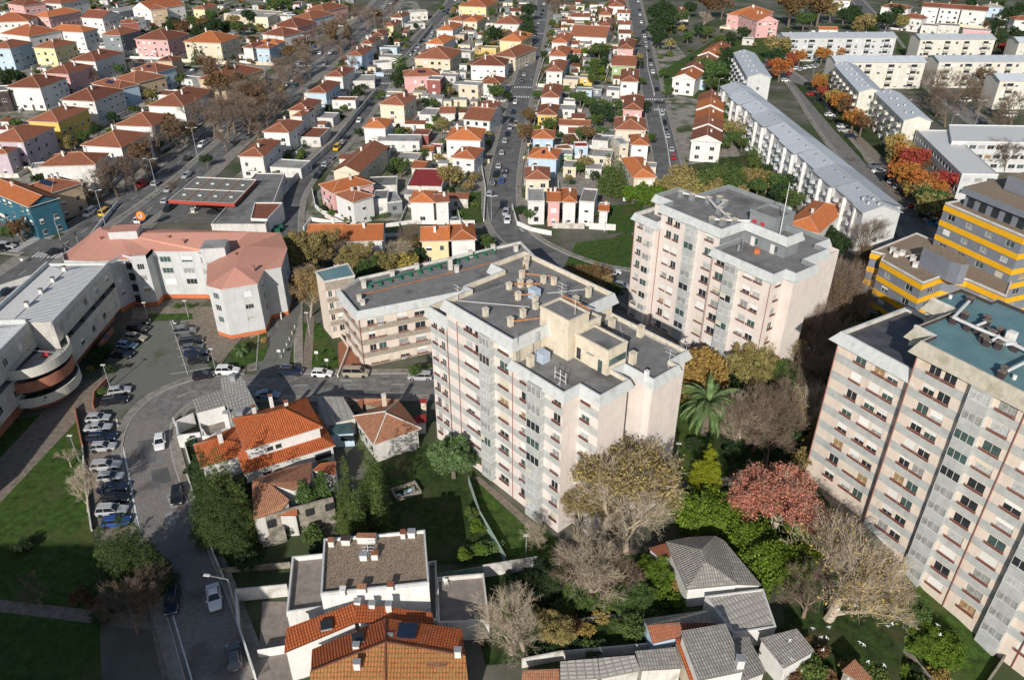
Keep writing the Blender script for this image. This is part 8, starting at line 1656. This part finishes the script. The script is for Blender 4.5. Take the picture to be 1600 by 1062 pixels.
('bush',490,835,2),('dbush',455,820,1.8),('bush',470,790,1.5),('bush',520,800,1.8),('dbush',500,860,2),('bush',450,740,1.4),('bush',610,665,1.2),('bush',740,800,1.5),('hbush',745,820,1.6),('hbush',725,865,1.4),('hbush',752,855,1.3),('bush',700,655,1.6),('dbush',690,640,1.4),('dbush',600,700,1.6),('bush',508,725,1.6),('ball',649,575,1.9),('ball',278,477,0.9),('ball',297,477,0.9),('ball',383,538,0.9),('palm',376,545,1.6),('ybush',412,530,1),('ybush',141,573,1),('bush',160,610,1.2),('dbush',150,560,2),('dbush',162,545,2),('dbush',170,575,1.4),
('dbush',505,325,1.6),('bush',520,332,1.6),('bush',545,340,1.6),('dbush',580,338,1.4),('dbush',812,325,2.4),('green',828,335,2.4),('green',938,335,1.8),('ybush',940,330,1.2),('ybush',930,270,1.2),('bush',720,330,1.6),('dbush',700,295,2),('bush',1060,600,2),('bush',470,268,1.6)]
SPECIAL={(707,706):'dense round glossy evergreen tree at the left foot of the central tower',(1110,625):'big feather palm on the lawn right of the central tower',(1222,775):'salmon-red leaved tree between the hedge and the right tower',(1105,728):'bright yellow-green cone-shaped conifer on the lawn',(626,97):'palm tree at the corner of the left street zebra',(1310,905):'largest bare pale tree, at the lower right before the tower base',(948,775):'largest thin-leaved tree, before the central tower end wall'}
for t in TR: tree(*t,label=SPECIAL.get((t[1],t[2])))
# clipped and overgrown hedges: dense leaf masses, each one thing
def hedge(px,wd,h,label,m='lhedge',n=None,sz=0.16,z=0,lump=0.35):
    P=[GG(*p) for p in px]; o=P[0]; r=root('hedge',o,0,label,'hedge'); v=[];f=[]; L=sum((b-a).length for a,b in zip(P,P[1:])); n=n or int(min(26000,L*(wd+2*h)*34*(0.16/sz)**2))
    seg=[(a,b,(b-a).length) for a,b in zip(P,P[1:])]
    st=MB()
    for i in range(max(3,int(L/1.6))):
        a,b,l=rt.choice(seg); p=a+(b-a)*rt.random()-o; st.tube((p.x,p.y,p.z),(p.x+rt.uniform(-.3,.3),p.y+rt.uniform(-.3,.3),p.z+h*0.8),0.07,0.03,M['bark'],4)
    st.build('stem',r)
    for i in range(n):
        q_=rt.uniform(0,L)
        for a,b,l in seg:
            if q_<=l: break
            q_-=l
        p=a+(b-a)*(q_/l); d=(b-a).xy.normalized(); nn=Vector((-d.y,d.x)); 
        lum=1+lump*(math.sin(p.x*1.3)*math.sin(p.y*1.1+p.x*0.4))
        th=rt.uniform(-0.25,math.pi+0.25); rr=(0.78+0.22*rt.random())*lum; off=math.cos(th)*wd/2*rr; zz=max(0.05,abs(math.sin(th))*h*rr) if rt.random()<0.75 else rt.uniform(0.05,h*0.9)
        c=Vector((p.x-o.x+nn.x*off,p.y-o.y+nn.y*off,p.z-o.z+zz)); nrm=Vector((nn.x*math.cos(th)+rt.gauss(0,.5),nn.y*math.cos(th)+rt.gauss(0,.5),math.sin(th)+rt.gauss(0,.5))).normalized(); a_=nrm.orthogonal().normalized(); a_.rotate(Matrix.Rotation(rt.uniform(0,6.3),3,nrm)); b_=nrm.cross(a_); s=sz*rt.uniform(.6,1.3); i0=len(v)
        v+=[tuple(c-a_*s),tuple(c-b_*s*.6),tuple(c+a_*s),tuple(c+b_*s*.6)]; f.append((i0,i0+1,i0+2,i0+3))
    me=bpy.data.meshes.new('foliage'); me.from_pydata(v,[],f); me.materials.append(M[m]); ob('foliage',me,r)
hedge([(1050,812),(1090,805),(1135,815),(1170,850),(1200,890),(1232,925)],7.5,3.6,'broad bright green hedge mass curving round the grey bungalow',n=30000,sz=0.2)
hedge([(1245,820),(1255,850),(1290,870)],4,2.4,'smaller green hedge below the salmon-red tree',n=6000,sz=0.18)
hedge([(818,1030),(870,1020),(945,1008)],1.4,1.3,'dark clipped hedge behind the white bottom wall',m='ldark')
hedge([(1010,945),(1075,935)],1.6,1.3,'low bright hedge below the grey bungalow')
hedge([(502,318),(515,328),(545,340),(580,342),(610,338)],1.6,1.2,'green clipped hedge inside the curved white wall',m='lgreen')
hedge([(730,862),(790,858)],2,1.4,'overgrown hedge across the dark yard',m='lgreen')
hedge([(975,305),(1050,300)],5,2.2,'long green hedge above the central tower lawns',m='lhedge',n=9000,sz=0.25)
hedge([(455,762),(480,752),(500,740)],2,1.2,'weeds along the back wall of the ruined house',m='ltuft')
hedge([(1395,985),(1425,975)],2,1.3,'shrub strip behind the bottom right lawn',m='ltuft')
hedge([(468,812),(495,800),(515,792)],3.4,5.4,'dense weeds and ivy filling the collapsed house',m='lgreen',n=9000,sz=0.16)
hedge([(600,700),(615,690)],1.6,3.2,'ivy climbing the wall of the small old house',m='lgreen')
hedge([(1120,640),(1180,610),(1250,560)],9,2.2,'dense undergrowth between the rear tower and the palm',m='ldark',n=9000,sz=0.3)
hedge([(1240,700),(1280,640),(1330,560)],9,2.0,'dark undergrowth along the left foot of the right tower',m='ldark',n=9000,sz=0.3)
# ---------------------------------------------------------------- garden scatter between the houses
def inpoly(p,P):
    c=False
    for i in range(len(P)):
        a,b=P[i],P[i-1]
        if (a.y>p.y)!=(b.y>p.y) and p.x<(b.x-a.x)*(p.y-a.y)/(b.y-a.y)+a.x: c=not c
    return c
def scatter(poly,n,kinds,seed,shed=0.3):
    g=random.Random(seed); P=[G(*p).xy for p in poly]; x0,x1=min(p.x for p in P),max(p.x for p in P); y0,y1=min(p.y for p in P),max(p.y for p in P); k=0;t=0
    while k<n and t<n*25:
        t+=1; p=Vector((g.uniform(x0,x1),g.uniform(y0,y1)))
        if not inpoly(p,P): continue
        if g.random()<shed:
            w_,d_,h_=g.uniform(2.5,7.5),g.uniform(2.5,6),g.uniform(2.3,3.3)
            if not free(p,max(w_,d_)*0.48) or inroad(p,extra=max(w_,d_)*0.75+1.5): continue
            r=root('garden_shed',(p.x,p.y,0),math.radians(-4)); wl=g.choice(['white','white','white2','cream','wall','grey']); rf=g.choice(['flat','orange2','slab','felt','flat','redbrown'])
            mb=MB(); mb.b2(-w_/2,w_/2,-d_/2,d_/2,-0.1,h_,M[wl]); mb.build('wall',r); mb=MB(); sl=0.5 if rf in('orange2','redbrown') else 0.08
            a,b=w_/2+0.2,d_/2+0.2; mb.hexa([(-a,-b,h_+0.002),(a,-b,h_+0.002),(a,b,h_+sl),(-a,b,h_+sl),(-a,-b,h_+0.14),(a,-b,h_+0.14),(a,b,h_+0.14+sl),(-a,b,h_+0.14+sl)],M[rf]); mb.build('roof',r)
            mb=MB(); mb.b2(-0.45,0.45,-d_/2-0.04,-d_/2-0.005,0,2.0,M[g.choice(['gdoor','wood','dalu'])]); mb.build('door',r)
            pend(r,'%s shed with %s roof'%(WN.get(wl,'grey'),RN[rf]),'shed',p); occ(p,max(w_,d_)*0.45)
        else:
            kd=g.choice(kinds); R=g.uniform(1.1,2.6)
            if not free(p,R*0.8) or inroad(p,extra=2.5): continue
            STUFF.append((kd,p.x,p.y,R)); occ(p,R*0.5)
        k+=1
STUFF=[]
VK=['bush','bush','green','dbush','bbush','olive','hbush','bush','ybush']
scatter([(610,330),(760,330),(830,120),(860,10),(720,0),(680,60),(620,140),(560,240),(500,300)],330,VK+['dark'],1,0.42)
scatter([(800,290),(1030,290),(1010,150),(990,10),(870,10),(840,120)],330,VK+['dark'],2,0.42)
scatter([(420,300),(470,260),(590,120),(650,40),(600,40),(520,120),(430,230)],130,VK+['dark'],3,0.42)
scatter([(0,300),(100,300),(400,100),(560,0),(0,0)],600,VK+['dark','green','dbush','brown'],4,0.2)
scatter([(1030,120),(1190,120),(1190,50),(1020,50)],34,['green','bush','dark','olive','dark'],5,0)
scatter([(1400,110),(1600,110),(1600,0),(1300,0)],50,['dark','green','olive','brown'],6,0.06)
scatter([(725,905),(1040,880),(1050,1000),(760,1030)],70,VK+['dark','green'],7,0)
scatter([(1235,930),(1420,940),(1500,1062),(1230,1062)],60,VK+['bbush','olive'],8,0)
scatter([(1100,640),(1290,560),(1340,500),(1400,520),(1300,700),(1230,760)],70,['dbush','bbush','bush','dark','olive'],9,0)
scatter([(300,700),(400,760),(400,900),(340,890)],26,['dbush','bush','dark'],12,0)
scatter([(1040,290),(1240,250),(1300,400),(1230,420)],50,['green','olive','dbush','hbush','dark'],13,0)
scatter([(0,300),(120,330),(230,250),(560,0),(430,0),(300,130)],60,['brown','bbush','dark','olive','bush'],14,0.05)
def gwalls(seed):
    g=random.Random(seed)
    for (r,o,W__,D,rz,h_) in HOUSES:
        px=o.x; 
        if o.y<150: continue
        if g.random()<0.2: continue
        x=Vector((math.cos(rz),math.sin(rz))); y=Vector((-x.y,x.x)); m=g.uniform(1.6,3.0); q_=o.xy
        pts=[q_-x*m-y*m*0.8,q_+x*(W__+m)-y*m*0.8,q_+x*(W__+m)+y*(D+m*1.2),q_-x*m+y*(D+m*1.2)]
        ks=[0,1,2,3]; g.shuffle(ks); ks=ks[:g.choice([2,3,3])]
        ok=[k for k in ks if not any(inroad(pts[k]+(pts[(k+1)%4]-pts[k])*t,extra=0.6) for t in (0,.25,.5,.75,1))]
        if not ok: continue
        w_=root('garden_wall',(o.x,o.y,0),0); h2=g.uniform(0.9,1.9); mm=g.choice(['white','white','wall','wall','cream'])
        for k in ok: wline(w_,[pts[k],pts[(k+1)%4]],-0.2,h2+0.003*k,0.2,mm,'wall_panel')
        pend(w_,'%s house plot garden wall'%({'wall':'grey-white'}.get(mm,mm)),'wall',o)
gwalls(3)
import numpy as np
def joinstuff():
    V=[];Fc=[];MI=[];mats=[];n=0; g=random.Random(4)
    for (kd,x,y,R) in STUFF:
        d=(Vector((x,y,0))-cam.location).length; lod=1 if R*F/d>13 else 2
        tr,cr=treemesh(kd,lod,g.randrange(3)); me=cr if cr else PR[('tw',kd,lod,0)]
        co=np.empty(len(me.vertices)*3,dtype=np.float32); me.vertices.foreach_get('co',co); co=co.reshape(-1,3); fc=np.empty(len(me.loops),dtype=np.int32); me.loops.foreach_get('vertex_index',fc)
        if len(me.loops)!=4*len(me.polygons): continue
        if lod==2: fc=fc.reshape(-1,4)[::1]
        a=g.uniform(0,6.28); c,s=math.cos(a),math.sin(a); Rm=np.array([[c,-s,0],[s,c,0],[0,0,1]],dtype=np.float32); co=(co*np.array([R,R,R*g.uniform(.8,1.2)],dtype=np.float32))@Rm.T+np.array([x,y,gz(x,y)],dtype=np.float32)
        V.append(co); Fc.append(fc.reshape(-1,4)+n); n+=len(co); m=me.materials[0]
        if m not in mats: mats.append(m)
        MI.append(np.full(len(Fc[-1]),mats.index(m),dtype=np.int32))
    V=np.concatenate(V);Fc=np.concatenate(Fc);MI=np.concatenate(MI); me=bpy.data.meshes.new('garden_greenery'); me.vertices.add(len(V)); me.vertices.foreach_set('co',V.ravel()); me.loops.add(Fc.size); me.loops.foreach_set('vertex_index',Fc.ravel()); me.polygons.add(len(Fc)); me.polygons.foreach_set('loop_start',np.arange(0,Fc.size,4,dtype=np.int32))
    for m in mats: me.materials.append(m)
    me.polygons.foreach_set('material_index',MI); me.update(calc_edges=True)
    o=ob('garden_greenery',me,kind='stuff'); tag(o,'small bushes, shrubs and weeds filling the gardens between houses','greenery')
joinstuff()
finish_houses(); finish_labels()
# tower standing outside the frame, whose shade covers the lower left
def offtower():
    r=root('apartment_tower',(-130,-4,0),0,'apartment tower beyond the lower left edge, known only by its shade','apartment tower')
    mb=MB(); facade(r,mb,(83,18),(0,18),-0.3,32,[30-2.9*i for i in range(10)],[(3,5),(9,11),(15,17),(22,24),(28,30),(35,37)],M['peach'],M['tband'],rail=None,sh=0)
    for a,b in (((0,0),(83,0)),((83,0),(83,18)),((0,18),(0,0))): mb.poly([(*a,-0.3),(*b,-0.3),(*b,32),(*a,32)],M['peach'])
    mb.build('wall',r); fascia(r,[(0,0),(83,0),(83,18),(0,18)],32,33.8,33)
offtower()
